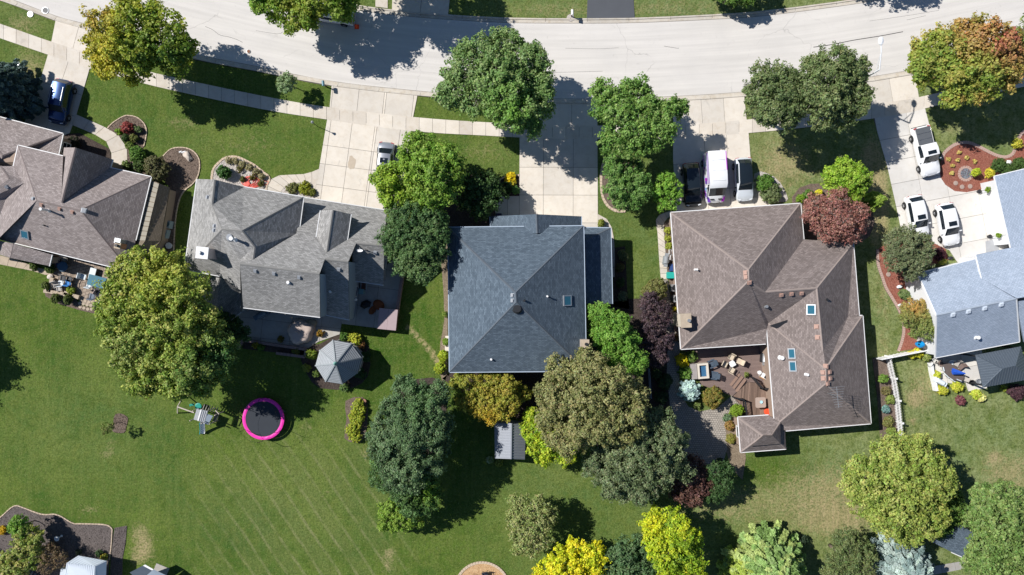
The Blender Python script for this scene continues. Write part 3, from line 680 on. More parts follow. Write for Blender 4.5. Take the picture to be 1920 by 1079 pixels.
def house(name, label, centre, V, faces, caps, gutters, walls, mroof, mwall, mcap, mgut, cat='house', th=0.17, capw=0.24, root=None, roofname='roof'):
    if root is None:
        c = P(*centre); root = thing(name, label, cat, (c.x, c.y, 0))
    W = {k: P(*v) for k, v in V.items()}
    m = MB(); m.uv = []; names = list(W); ix = {k: i for i, k in enumerate(names)}
    m.v = [tuple(W[k]) for k in names]
    edge = {}
    tris3 = []
    for f in faces:
        f = list(f); pts = [W[k] for k in f]
        nrm = Vector((0,0,0))
        for i in range(len(pts)): nrm += (pts[i]-pts[0]).cross(pts[(i+1) % len(pts)]-pts[0])
        if nrm.z < 0: f.reverse(); pts.reverse(); nrm = -nrm
        nrm.normalize(); h = Vector((0,0,1)).cross(nrm)
        h = h.normalized() if h.length > 0.02 else Vector((1,0,0)); v = nrm.cross(h)
        for i in range(len(f)): 
            e = (f[i], f[(i+1) % len(f)]); edge[tuple(sorted(e))] = edge.get(tuple(sorted(e)), []) + [e]
        from mathutils.geometry import tessellate_polygon
        for t in tessellate_polygon([pts]):
            t = list(t)
            if (pts[t[1]]-pts[t[0]]).cross(pts[t[2]]-pts[t[0]]).z < 0: t.reverse()
            tris3.append(([pts[i] for i in t], nrm)); m.f.append(tuple(ix[f[i]] for i in t)); m.uv.append([(pts[i].dot(h), pts[i].dot(v)) for i in t])
    nb = len(m.v); m.v += [(x, y, z-th) for x, y, z in m.v[:nb]]
    for f in list(m.f): m.f.append(tuple(i+nb for i in reversed(f))); m.uv.append([(0, 0)]*len(f))
    for k, es in edge.items():
        if len(es) == 1:
            a, b = ix[es[0][0]], ix[es[0][1]]; m.f.append((a, a+nb, b+nb, b)); m.uv.append([(0,0)]*4)
    roof = m.build(roofname, mroof, root)
    HOUSES[name] = (tris3, root, roof)
    for e in caps:
        for a, b in zip(e, e[1:]):
            A, B = W[a], W[b]; d = (B-A); L = d.length; d.normalize(); side = d.cross(Vector((0,0,1))).normalized()*capw/2
            up = Vector((0,0,0.022)); dn = Vector((0,0,-0.055))
            mm = MB(); mm.add([A+up, B+up, B+side+dn, A+side+dn, A-side+dn, B-side+dn], [(0,1,2,3) if (B-A).cross(side).z < 0 else (3,2,1,0), (0,4,5,1)])
            mm.build('ridge_cap', mcap, roof)
    for a, b in gutters:
        A, B = W[a], W[b]; d = (B-A).normalized(); c2 = Vector((root.location.x, root.location.y, 0)); n_ = d.cross(Vector((0,0,1))).normalized()
        mid = (A+B)/2
        mm = MB(); mm.bar(A + Vector((0,0,-0.07)), B + Vector((0,0,-0.07)), 0.15, 0.13); mm.build('gutter', mgut, root)
    for wl in walls:
        ins = wl.get('inset', 0.4); pts = [P(x, y, z) for x, y, z in wl['p']]
        q = inset([(p.x, p.y) for p in pts], ins); n = len(q); z0 = wl.get('z0', 0)
        mm = MB(); drop = wl.get('drop', 0.2)
        vs = [(x, y, z0) for x, y in q] + [(q[i][0], q[i][1], pts[i].z-drop) for i in range(n)]
        s_ = area(q) > 0
        fs = [((i, (i+1) % n, n+(i+1) % n, n+i) if s_ else (n+i, n+(i+1) % n, (i+1) % n, i)) for i in range(n)] + [tuple(range(n, 2*n))]
        mm.add(vs, fs); wo_ = mm.build('wall', wl.get('mat', mwall), root)
        for i in wl.get('win', []):          # windows: wall index
            a = Vector((*q[i], 0)); b = Vector((*q[(i+1) % n], 0)); d = (b-a); L = d.length; d.normalize()
            nn = Vector((d.y, -d.x, 0)) * (1 if s_ else -1); k = max(1, int(L/3.6)); zt = min(pts[i].z, pts[(i+1) % n].z)-drop
            if zt < 2: continue
            for j in range(k):
                c = a + d*L*(j+0.5)/k + Vector((0,0,1.5)); M_ = Matrix((d, nn, Vector((0,0,1)))).transposed()
                fr = MB(); 
                for s2 in (-1, 1): fr.box(c + nn*0.03 + d*0.58*s2, (0.08, 0.08, 1.3), M=M_); fr.box(c + nn*0.03 + Vector((0,0,0.62*s2)), (1.24, 0.08, 0.08), M=M_)
                fr.box(c + nn*0.028, (1.1, 0.05, 0.05), M=M_)
                w_ = fr.build('window', M_WHITE, root)
                MB().box(c + nn*0.012, (1.12, 0.02, 1.2), M=M_).build('pane', M_GLASS, w_)
        if 'garage' in wl:
            for i, f0, f1 in wl['garage']:
                a = Vector((*q[i], 0)); b = Vector((*q[(i+1) % n], 0)); d = (b-a); L = d.length; d.normalize(); nn = Vector((d.y, -d.x, 0)) * (1 if s_ else -1)
                M_ = Matrix((d, nn, Vector((0,0,1)))).transposed(); c = a + d*L*(f0+f1)/2; g = None
                for r in range(4): 
                    bb = MB().box(c + nn*0.035 + Vector((0,0,0.3+r*0.56)), (L*(f1-f0), 0.05, 0.54), M=M_)
                    if g is None: g = bb
                    else: g.v += [] ; g.add(bb.v, bb.f)
                g.build('garage_door', M_WHITE, root)
    return root
def on_roof(name, px, py):
    tris, root, roof = HOUSES[name]; o = Vector((0,0,H)); d = (P(px, py, 0)-o).normalized(); best = None
    from mathutils.geometry import intersect_ray_tri
    for t, n in tris:
        h = intersect_ray_tri(t[0], t[1], t[2], d, o, True)
        if h is not None and (best is None or h.z > best[0].z): best = (h, n)
    return best if best else (P(px, py, 4), Vector((0,0,1)))
def axes(n):
    h = Vector((0,0,1)).cross(n); h = h.normalized() if h.length > 0.02 else Vector((1,0,0)); return Matrix((h, n.cross(h), n)).transposed()
def vent(name, px, py, mat, s=0.34, h=0.16):
    p, n = on_roof(name, px, py); M_ = axes(n); root = HOUSES[name][2]
    m = MB().box(p + n*(h/2), (s, s, h), M=M_); m.box(p + n*0.012, (s*1.45, s*1.45, 0.016), M=M_); m.build('roof_vent', mat, root)
def skylight(name, px, py, w, l):
    p, n = on_roof(name, px, py); M_ = axes(n); root = HOUSES[name][2]; f = MB(); t = 0.10
    for s_ in (-1, 1):
        f.box(p + M_ @ Vector((s_*(w-t)/2, 0, 0.07)), (t, l, 0.16), M=M_); f.box(p + M_ @ Vector((0, s_*(l-t)/2, 0.07)), (w-2*t, t, 0.16), M=M_)
    f = f.build('skylight', M_GMET, root); MB().box(p + n*0.12, (w-2*t+.01, l-2*t+.01, 0.03), M=M_).build('pane', M_SKYL, f)
def pipe(name, px, py, r, h, mat, cap=True, part='vent_pipe'):
    p, n = on_roof(name, px, py); root = HOUSES[name][2]; p = p + Vector((0,0,-0.1)); t = p + Vector((0,0,h+0.1))
    m = MB().cyl(p, t, r, r, 10); m.cyl(p, p+Vector((0,0,0.22)), r*2.2, r*1.2, 10)
    if cap: m.cyl(t, t+Vector((0,0,0.06)), r*1.7, r*1.5, 10)
    m.build(part, mat, root)
def chimney(name, px, py, w, l, ztop, mat, rz, flues=((0, 0, .13),), capmat=M_CONC2, zb=0.0, fmat=M_DMET):
    root = HOUSES[name][2]; c = P(px, py, ztop); m = MB().box((c.x, c.y, (zb+ztop)/2), (w, l, ztop-zb), rz); b = m.build('chimney', mat, HOUSES[name][1])
    MB().box((c.x, c.y, ztop+0.05), (w+0.12, l+0.12, 0.10), rz).build('chimney_cap', capmat, b)
    for fx, fy, r in flues:
        q = Vector((c.x, c.y, 0)) + Matrix.Rotation(rz, 3, 'Z') @ Vector((fx, fy, 0))
        MB().cyl((q.x, q.y, ztop+0.1), (q.x, q.y, ztop+0.38), r, r, 10).build('flue', fmat, b)

M_CAP3 = capmat('slate_ridge_cap', (0.10,0.12,0.145)); M_CAP4 = capmat('taupe_ridge_cap', (0.285,0.235,0.215)); M_CAP2 = capmat('grey_ridge_cap', (0.24,0.235,0.225))
M_CAP1 = capmat('mauve_ridge_cap', (0.24,0.20,0.19)); M_CAP5 = capmat('pale_blue_ridge_cap', (0.30,0.35,0.42))
M_VG = plain('grey_vent', (0.30,0.32,0.35), 0.6); M_VT = plain('tan_vent', (0.42,0.27,0.22), 0.7); M_VB = plain('brown_vent', (0.13,0.085,0.075), 0.7)

# --- centre house: slate-blue pyramid hip with front garage gable and one-storey side wing
V = {'tl':(840,427,5.3),'tr':(1094,424,5.3),'br':(1099,696,5.3),'bl':(843,698,5.3),'r1':(967,549,9.3),'r2':(968,567,9.3),
     'g1':(1006,402,6.0),'g2':(1007.5,438,6.0),'gl1':(919,406,3.4),'gl2':(920,431,3.4),'gr1':(1090,406,3.4),'gr2':(1090,430,3.4),
     'w1':(1086,427,2.9),'w2':(1145,428,2.9),'w3':(1148,570,2.9),'w4':(1088,570,2.9),'w5':(1096,452,3.9),'w6':(1096,570,3.9)}
house('hip_roof_house', 'house with the slate blue pyramid hip roof in the middle of the picture', (970,560), V,
      [('tl','tr','r1'),('tr','br','r2','r1'),('br','bl','r2'),('bl','tl','r1','r2'),('gl1','g1','g2','gl2'),('g1','gr1','gr2','g2'),('w1','w2','w5'),('w2','w3','w6','w5')],
      [('tl','r1','r2','bl'),('tr','r1'),('br','r2'),('g1','g2'),('w2','w5')], [('tl','tr'),('tr','br'),('br','bl'),('bl','tl'),('gl1','gl2'),('gr1','gr2'),('w1','w2'),('w2','w3')],
      [{'p':[(840,427,5.2),(1094,424,5.2),(1099,696,5.2),(843,698,5.2)],'win':[0,2,3]}, {'p':[(919,406,3.4),(1006,402,6.0),(1090,406,3.4),(1090,450,3.4),(919,450,3.4)],'inset':.3,'garage':[(1,.1,.9)]},
       {'p':[(1070,428,3.0),(1145,428,2.9),(1148,570,2.9),(1070,570,3.0)],'win':[1]}], M_ROOF3, M_WALLG, M_CAP3, plain('blue_grey_gutter', (0.42,0.50,0.60), 0.5))
Hn = 'hip_roof_house'
skylight(Hn, 1063, 564, 1.05, 0.95); pipe(Hn, 1026, 556, .06, .35, M_WHITE); pipe(Hn, 921, 674, .07, .22, M_WHITE); pipe(Hn, 983, 564, .07, .2, M_DMET)
vent(Hn, 961, 554, M_VG, .26); vent(Hn, 961, 564, M_VG, .26); pipe(Hn, 970, 579, .24, .14, M_DMET, part='turbine_vent')
chimney(Hn, 1096.5, 647.5, .72, .98, 6.9, plain('pale_brick', (.50,.42,.36), .85, var=.3, sc_=5), 0, ((0.12,.1,.16),(.1,-.25,.1)), M_STONE)

# --- taupe L-shaped house right of centre
V = {'a':(1258,399,3),'b':(1501,382,3),'c':(1507,449,3),'d':(1600,457,3),'e':(1611,592,3),'f':(1617.5,592.5,3),'g':(1633,794.5,3),'h':(1474,808,3),'i':(1453,800,3),
     'j':(1438,617,3),'k':(1436,645,3),'l':(1277,655,3),'m':(1404,506,7.0),'n':(1404.5,527,7.0),'o':(1435,548,5.9),'p':(1532,541,5.8),'q':(1543,656,5.8),
     's':(1441,606,3.2),'t':(1549,692,6.2),'u':(1549,720,6.2),'v':(1590,594,3.0)}
FC = [('a','b','m'),('b','c','o','n','m'),('a','m','n','l'),('l','n','o','p','s','j','k'),('c','d','p','o'),('d','e','v','q','p'),('p','q','t','s'),('f','g','u','t'),('v','f','t','q'),('g','h','i','u'),('i','j','s','t','u')]
house('taupe_roof_house', 'long house with the taupe shingle roof and wooden deck, right of centre', (1450,590), V, FC,
      [('a','m'),('b','m'),('m','n','l'),('n','o','p'),('d','p'),('p','q'),('s','t'),('f','t'),('t','u'),('i','u'),('g','u')],
      [('a','b'),('b','c'),('d','e'),('e','f'),('f','g'),('g','h'),('j','i'),('l','k'),('a','l')],
      [{'p':[(1258,399,3),(1501,382,3),(1507,449,3),(1600,457,3),(1611,592,3),(1617.5,592.5,3),(1633,794.5,3),(1453,808,3),(1438,617,3),(1436,645,3),(1277,655,3)],'win':[4,6,8,9],'garage':[(0,.06,.42),(0,.5,.8)]}],
      M_ROOF4, M_WALLT, M_CAP4, M_WHITE)
Hn = 'taupe_roof_house'
for x, y in ((1398,512),(1399,520),(1405,530)): vent(Hn, x, y, M_VT, .32)
for x, y in ((1465,553),(1484,551),(1503,550)): vent(Hn, x, y, M_VT, .32)
for x, y in ((1531,613),(1533,633),(1548,687),(1543,699),(1555,698),(1544,710),(1556,710),(1551,720)): vent(Hn, x, y, M_VT, .32)
skylight(Hn, 1521, 581, 1.05, .85); skylight(Hn, 1485, 663, 1.05, .72); skylight(Hn, 1487, 687, 1.05, .72)
pipe(Hn, 1550, 562, .08, .12, M_DMET); pipe(Hn, 1512, 702.5, .09, .32, M_WHITE); pipe(Hn, 1464, 671, .13, .42, M_WHITE); pipe(Hn, 1304, 506, .07, .6, M_WHITE); pipe(Hn, 1436, 575, .1, .28, M_GMET)
chimney(Hn, 1286, 601.5, .95, 1.3, 4.8, plain('cream_stucco', (.60,.54,.44), .9), .05, ((.25,0,.17),), M_STONE, fmat=M_GMET)
# valley cricket of dark metal
p1, p2, p3_, p4 = P(1442,611,3.5), P(1476,600,4.2), P(1478,618,3.95), P(1462,619,3.6)
MB().add([p+Vector((0,0,.05)) for p in (p1, p2, p3_, p4)], [(3,2,1,0)]).build('valley_flashing', M_DMET, HOUSES[Hn][2])
# aerial
rt = HOUSES[Hn][2]; base, _n = on_roof(Hn, 1551, 737); tp = base + Vector((0,0,2.2)); m = MB().cyl(base, tp, .025, .02, 6)
bm = (Vector((0.1,-1,0)).normalized()); m.bar(tp - bm*.9, tp + bm*1.1, .04)
for k in range(9):
    q = tp + bm*(-.9+k*.24); w = .75-.05*k; s_ = Vector((bm.y, -bm.x, 0)); m.bar(q - s_*w + bm*.0, q + s_*w, .025)
m.build('aerial', M_GMET, rt)
# hexagonal-cornered turret wing (lower two-tier hip)
V = {'a':(1384,783,2.8),'b':(1441,779,2.8),'c':(1472,808,2.8),'d':(1474,842,2.8),'e':(1389,848.5,2.8),'p':(1431,818,4.3),'q':(1448,818,4.3),'r':(1463,793,3.4),'s':(1460,796,3.2)}
house('taupe_turret', 'small taupe hip roof sunroom at the rear corner by the deck', (1430,815), V, [('a','b','r','q','p'),('a','p','e'),('e','p','q','d'),('q','r','c','d')],
      [('a','p'),('e','p'),('p','q'),('q','d'),('q','r')], [('a','e'),('e','d'),('a','b')], [{'p':[(1384,783,2.8),(1472,779,2.8),(1474,842,2.8),(1389,848.5,2.8)],'inset':.35,'win':[3,2]}], M_ROOF4, M_WALLT, M_CAP4, M_WHITE, root=HOUSES[Hn][1])
# upper tier of the turret: raised small hip casting the ledge shadow
V2 = {'a':(1409,837,3.65),'b':(1464,832.5,3.65),'c':(1463,795,3.65),'p':(1432,817,4.75),'q':(1448,817,4.75),'t':(1402,834,3.2)}
house('taupe_turret_top', None, (1430,815), V2, [('a','p','q','b'),('b','q','c')], [], [], [], M_ROOF4, M_WALLT, M_CAP4, M_WHITE, root=HOUSES[Hn][1])

# --- grey house left of centre
NE = ((569,371),(725,395)); nz = lambda x, y, p=.74: plane_z(x, y, *NE, 3.0, p)
V = {'A':(369,336,5.2),'B':(402,337,7.2),'C':(397,384,7.8),'D':(458,351,5.3),'E':(569,370,5.3),'Fp':(453,433,8.9),'G':(416,430,8.8),'Hh':(477,464,8.3),'M9':(450,495,nz(450,495)),'I':(474,487,nz(474,487)),'J':(560,438,5.3),
     'K':(346,505,5.2),'Lp':(412,518,5.2),'N1':(450,487,7.8),'O':(451,545,5.8)}
house('grey_roof_house', 'grey shingled house with many gables and dormers, left of centre', (530,480), V,
      [('A','B','C','G','K'),('B','D','C'),('C','D','E','Fp','G'),('Fp','E','J','I','Hh'),('G','Fp','Hh','N1','O','Lp','K'),('Hh','I','N1'),('N1','I','M9'),('N1','M9','O')], [('B','C'),('G','C'),('E','Fp'),('Fp','G'),('Fp','Hh','I'),('G','K')],
      [('A','K'),('D','E'),('E','J'),('K','Lp')],
      [{'p':[(369,336,5.2),(402,337,7.0),(458,351,5.3),(569,370,5.3),(560,438,5.2),(451,545,5.1),(412,518,5.2),(346,505,5.2)],'win':[3]}],
      M_ROOF2, M_WALLG, M_CAP2, plain('pale_gutter', (0.66,0.67,0.68), 0.5))
Hn = 'grey_roof_house'; R2 = HOUSES[Hn][1]; T_all = list(HOUSES[Hn][0])
M_WB = plain('blue_grey_siding', (0.30,0.36,0.42), 0.7, var=0.05); M_GUT2 = MATS['pale_gutter']
z_ = {k: nz(*k) for k in ((560,438),(450,495),(599,514),(609,486),(653,491),(668,456),(720,461),(593,445),(612,474),(651,450))}
V = {'E2':(564,370,3.0),'T':(725,395,3.0),'U':(720,461,z_[(720,461)]),'W':(668,456,z_[(668,456)]),'Xx':(653,491,z_[(653,491)]),'Y':(609,486,z_[(609,486)]),'R':(599,514,z_[(599,514)]),'M':(450,495,z_[(450,495)]),
     'J2':(556,438,nz(556,438)),'I2':(474,487,nz(474,487)),'S1':(600,595,5.9),'S2':(456,577,5.9),'Q1':(606,590,3.0),'Q2':(655,600,3.0),'Y2':(601,485,z_[(609,486)]),'W3':(660,526,2.9),'W4':(719,535,2.9),'W2':(661,455,z_[(668,456)])}
house('grey_wing', None, (530,480), V, [('E2','T','U','W','Xx','Y','R','M','I2','J2'),('M','R','S1','S2'),('Y2','Xx','Q2','Q1'),('W2','U','W4','W3')],
      [('M','R'),('Y','Xx'),('W','U')], [('E2','T'),('S2','S1'),('Q1','Q2'),('W3','W4')],
      [{'p':[(575,380,3.0),(725,395,3.0),(720,461,5.0),(719,535,2.9),(655,526,2.9),(655,470,4)],'drop':.5,'win':[2,3],'garage':[(0,.1,.42),(0,.5,.85)]},
       {'p':[(599,500,5.8),(653,491,z_[(653,491)]),(655,600,3.0),(600,594,3.0)],'inset':.12,'drop':.9,'mat':M_WB,'win':[1]},
       {'p':[(450,497,6.5),(599,514,z_[(599,514)]),(600,595,5.9),(456,577,5.9)],'inset':.12,'drop':.5,'mat':M_WB,'win':[2]}],
      M_ROOF2, M_WALLG, M_CAP2, M_GUT2, root=R2); T_all += HOUSES['grey_wing'][0]
# gable walls between the stepped roofs (blue-grey strips)
for a, b, zl in (((599.5,514,z_[(599,514)]),(600.5,595,5.9),2.6),((654,491,z_[(653,491)]),(655.5,600,3.0),1.6)):
    A, B = P(*a), P(*b); MB().add([A+Vector((-.05,0,-.1)), B+Vector((-.05,0,-.1)), Vector((B.x-.05,B.y,B.z-2.2)), Vector((A.x-.05,A.y,A.z-4.5))], [(0,1,2,3)]).build('gable_wall', M_WB, R2)
for x0, y0 in ((655.5,500),(655.8,515),(656.2,585)):
    c = P(x0, y0, 3.4 if y0 < 560 else 1.5); w_ = MB().box((c.x+.0, c.y, c.z), (.09, .62, 1.1)).build('window', M_WHITE, R2); MB().box((c.x+.012, c.y, c.z), (.09, .48, .95)).build('pane', M_GLASS, w_)
V = {'a':(601,395,nz(593,445)),'b':(624,394,nz(612,474)),'c':(658,402,nz(651,450)),'d':(651,450,nz(651,450)),'e':(612,474,nz(612,474)),'f':(593,445,nz(593,445))}
house('grey_dormer', None, (620,430), V, [('a','b','e','f'),('b','c','d','e')], [('b','e')], [('a','f'),('c','d')], [{'p':[(601,395,5.3),(624,394,6.0),(658,402,5.2),(651,445,5.2),(598,440,5.3)],'inset':.2,'z0':2.9}], M_ROOF2, M_WALLG, M_CAP2, M_GUT2, root=R2)
T_all += HOUSES['grey_dormer'][0]
V = {'a':(367,513,2.8),'b':(412,519,4.5),'c':(451,546,2.9),'c2':(452,585,2.8),'d':(433,600,2.8),'e':(405,598,2.8),'f':(395,575,4.3),'g':(360,590,2.8)}
house('grey_porch', None, (400,550), V, [('a','b','f','g'),('b','c','c2','d','e','f'),('g','f','e')], [('b','f')], [('e','d'),('d','c2')], [{'p':[(367,513,2.8),(412,516,3.0),(451,546,2.9),(452,585,2.8),(433,600,2.8),(405,598,2.8),(360,590,2.8)],'inset':.4}], M_ROOF2, M_WALLG, M_CAP2, M_GUT2, root=R2)
T_all += HOUSES['grey_porch'][0]; HOUSES[Hn] = (T_all, R2, HOUSES[Hn][2])
for x, y in ((479,508),(514,513),(561,520)): vent(Hn, x, y, M_VG, .26)
for x, y in ((390,370),(403,424),(402,432)): vent(Hn, x, y, M_VG, .28)
for x, y in ((635.5,505),(704,474)): vent(Hn, x, y, M_VG, .30)
pipe(Hn, 541, 530, .1, .18, M_WHITE); pipe(Hn, 431, 445, .19, .12, M_VG, part='turbine_vent'); pipe(Hn, 441, 449, .13, 1.0, M_WHITE); pipe(Hn, 619, 547, .08, .1, M_WHITE); pipe(Hn, 689, 470, .04, .8, M_DMET)
chimney(Hn, 379.5, 474.5, 1.05, 1.0, 8.6, plain('pale_pink_stucco', (.60,.52,.47), .9), -.1, ((-.2,0,.17),), M_WHITE, fmat=M_GMET)
p, n = on_roof(Hn, 677, 468); m = MB().cyl(p, p+Vector((.0,.1,.7)), .03, .03, 6); m.lathe(p+Vector((0,-.15,.62)), [(.34,.0),(.32,.06),(.2,.0),(.02,-.04)], 14, 1, .45); m.build('satellite_dish', M_WHITE, HOUSES[Hn][2])

# --- mauve-brown house at the left edge
V = {'a1':(-60,204,3.0),'a2':(118,251,3.0),'a3':(109,292,3.0),'ap':(5,291,4.3),'a4':(-60,240,4.3),'a5':(0,313,3.4),'a6':(-60,300,3.4),'a7':(60,330,2.9)}
house('mauve_roof_house', 'brown mauve shingled house running off the left edge of the picture', (110,370), V, [('a1','a2','ap','a4'),('a2','a3','a7','a5','ap'),('a4','ap','a5','a6')],
      [('a2','ap','a4')], [('a1','a2'),('a2','a3')], [{'p':[(-60,204,3),(118,251,3),(109,292,3),(100,340,3),(-60,320,3)],'garage':[(0,.45,.92)],'win':[1]}], M_ROOF1, M_WALLT, M_CAP1, M_WHITE)
Hn = 'mauve_roof_house'; R1 = HOUSES[Hn][1]; T_all = list(HOUSES[Hn][0])
V = {'c1':(34,273,4.3),'c2':(118,293,4.3),'c3':(115,380,5.65),'c4':(69,376,5.6),'w1':(25,312,4.3),'w2':(45,344,4.6),'w3':(12,371,4.1),'w4':(0,404,4.0),'w5':(-20,465,3.6),'k1':(150,394,5.7),
     'g':(207,315,3.0),'h':(283,332,3.0),'i':(254,451,3.0),'j':(243,509,3.0),'k2':(0,449,3.0),'k3':(-30,441,3.0),'v1':(16,336,4.9),'v2':(-40,380,4.9),'v3':(-40,255,4.6),'v4':(0,312,4.5)}
house('mauve_main', None, (110,370), V, [('c1','c2','c3','k1','c4'),('c1','c4','k3','w5','w4','w3','w2','w1'),('c4','k1','j','k2','k3'),('c3','g','h','k1'),('h','i','j','k1'),('w1','w2','v1','v4'),('w2','w3','w4','v2','v1'),('v4','v1','v2','v3')],
      [('c1','c4','k1'),('h','k1'),('k1','j'),('c4','k3'),('v4','v1')], [('c1','c2'),('g','h'),('h','i'),('k2','j'),('c1','w1'),('w3','w4')],
      [{'p':[(34,273,4.2),(118,293,4.2),(207,315,3.0),(283,332,3.0),(254,451,3.0),(243,509,3.0),(-60,430,3),(-60,300,4)],'win':[3,5]}], M_ROOF1, M_WALLT, M_CAP1, M_WHITE, root=R1); T_all += HOUSES['mauve_main'][0]
V = {'a':(120,277,3.4),'b':(141,277,6.2),'c':(211,299,3.0),'c2':(206,316,3.0),'d':(115,380,5.8),'e':(118,292,3.4)}
house('mauve_gable', None, (150,320), V, [('a','b','d','e'),('b','c','c2','d')], [('b','d')], [('c','c2')], [{'p':[(120,277,3.4),(141,277,5.9),(211,299,3.2),(206,322,3.1),(120,310,3.4)],'inset':.3,'win':[1]}], M_ROOF1, M_WALLT, M_CAP1, M_WHITE, root=R1)
T_all += HOUSES['mauve_gable'][0]
V = {'a':(284,338,2.6),'b':(318,352,2.1),'c':(301,452,2.1),'c2':(272,492,2.1),'d':(255,452,2.6),'e':(244,490,2.6),'m1':(298,344,2.9),'m2':(272,452,2.9)}
house('shake_leanto', None, (290,400), V, [('a','m1','m2','d'),('m1','b','c','m2'),('d','m2','c','c2','e')], [], [], [{'p':[(282,338,2.4),(318,352,2.1),(301,452,2.1),(272,492,2.1),(240,490,2.4),(252,450,2.4)],'inset':.25}], M_SHAKE, M_WALLT, M_CAP1, M_WHITE, root=R1, roofname='lean_to_roof')
me_p = None; LT = HOUSES['shake_leanto'][2]; M_PANEL = plain('pale_roof_panel', (.30,.275,.225), .8, var=.12)
for k in range(12):
    t0, t1 = k/12+.006, (k+1)/12-.006; A0, A1, B0, B1 = P(284.5,339,2.66), P(298,345,2.94), P(256,451.5,2.66), P(272,452,2.94)
    q = [A0.lerp(B0, t0), A1.lerp(B1, t0), A1.lerp(B1, t1), A0.lerp(B0, t1)]; MB().add(q, [(3,2,1,0)] if True else []).build('roof_panel', M_PANEL, LT)
V = {'a':(0,452,3.4),'b':(25,457,3.6),'c':(97,478,2.9),'d':(92,499,2.5),'e':(19,484,3.3),'f':(0,478,2.6),'a2':(-50,440,2.6),'f2':(-50,470,2.4)}
house('mauve_leanto', None, (50,480), V, [('b','c','d','e'),('a','b','e','f'),('a2','a','f','f2')], [('b','e')], [('c','d')], [{'p':[(-50,440,2.5),(25,457,2.6),(97,478,2.8),(92,499,2.5),(19,484,2.6),(-50,470,2.4)],'inset':.3}], M_ROOF1, M_WALLT, M_CAP1, M_WHITE, root=R1)
HOUSES[Hn] = (T_all, R1, HOUSES[Hn][2])
skylight(Hn, 47.5, 439.5, .85, .95); pipe(Hn, 92, 395, .1, 1.25, M_WHITE); vent(Hn, 157, 395, M_WHITE, .34, .3); vent(Hn, 78, 384.5, M_VT, .26); vent(Hn, 112, 392, M_VT, .26); vent(Hn, 136, 398, M_VT, .26); vent(Hn, 13, 351, M_VG, .26); vent(Hn, 63, 373, M_VG, .26)
pipe(Hn, 84, 423, .05, .25, M_DMET)
chimney(Hn, 221, 461, .5, .5, 4.5, plain('orange_flue_brick', (.48,.24,.15), .85), -.2, ((0,0,.14),), M_STONE); chimney(Hn, 221, 452, .5, .4, 4.5, M_GMET, -.2, (), M_GMET)

# --- pale blue house at the right edge
V = {'a':(1865,331,3.0),'b':(1960,308,3.6),'b2':(2080,280,5.6),'c2':(2110,420,5.6),'c':(1990,450,3.7),'d':(1896,466,3.0)}
house('pale_blue_house', 'white walled house with the pale blue grey roof at the right edge', (1850,560), V, [('a','b','c','d'),('b','b2','c2','c')], [], [('a','d'),('a','b')],
      [{'p':[(1865,331,3.0),(2080,280,3.5),(2110,420,3.5),(1896,466,3.0)],'win':[],'garage':[(3,.15,.85)]}], M_ROOF5, M_WALLW, M_CAP5, M_WHITE)
Hn = 'pale_blue_house'; R5 = HOUSES[Hn][1]; T_all = list(HOUSES[Hn][0])
V = {'a':(1721,514,3.0),'b':(1830,486,3.0),'c':(1841,523,4.2),'p':(1756,592,5.5),'q':(1906,561,5.5),'d':(1754,671,3.0),'e':(1912,641,3.0),
     'm0':(1830,478,3.1),'m1':(1990,446,3.1),'m2':(1990,545,6.0),'m3':(1907,560,5.6),'x1':(2000,545,5.0),'x2':(2010,625,3.4),'x3':(1921,642,3.4),'x4':(1905,566,4.9)}
house('pale_main', None, (1850,560), V, [('a','b','c','q','p'),('p','q','e','d'),('m0','m1','m2','m3','c'),('x4','x1','x2','x3')], [('p','q')], [('a','b'),('d','e'),('m0','c'),('a','p'),('p','d'),('q','e')],
      [{'p':[(1721,514,3.0),(1756,592,5.2),(1754,671,3.0),(1912,641,3.0),(1906,561,5),(1841,523,4),(1830,486,3.0)],'inset':.22,'win':[2]},{'p':[(1830,478,3.1),(1990,446,3.1),(2000,560,4),(1905,575,4),(1841,523,4)],'inset':.3}], M_ROOF5, M_WALLW, M_CAP5, M_WHITE, root=R5)
T_all += HOUSES['pale_main'][0]; HOUSES[Hn] = (T_all, R5, HOUSES[Hn][2])
for x, y in ((1786.5,590),(1815.5,584),(1846,578),(1877,571)): vent(Hn, x, y, plain('pale_vent', (.6,.66,.74), .5), .34)
pipe(Hn, 1830, 633, .12, .4, M_WHITE)

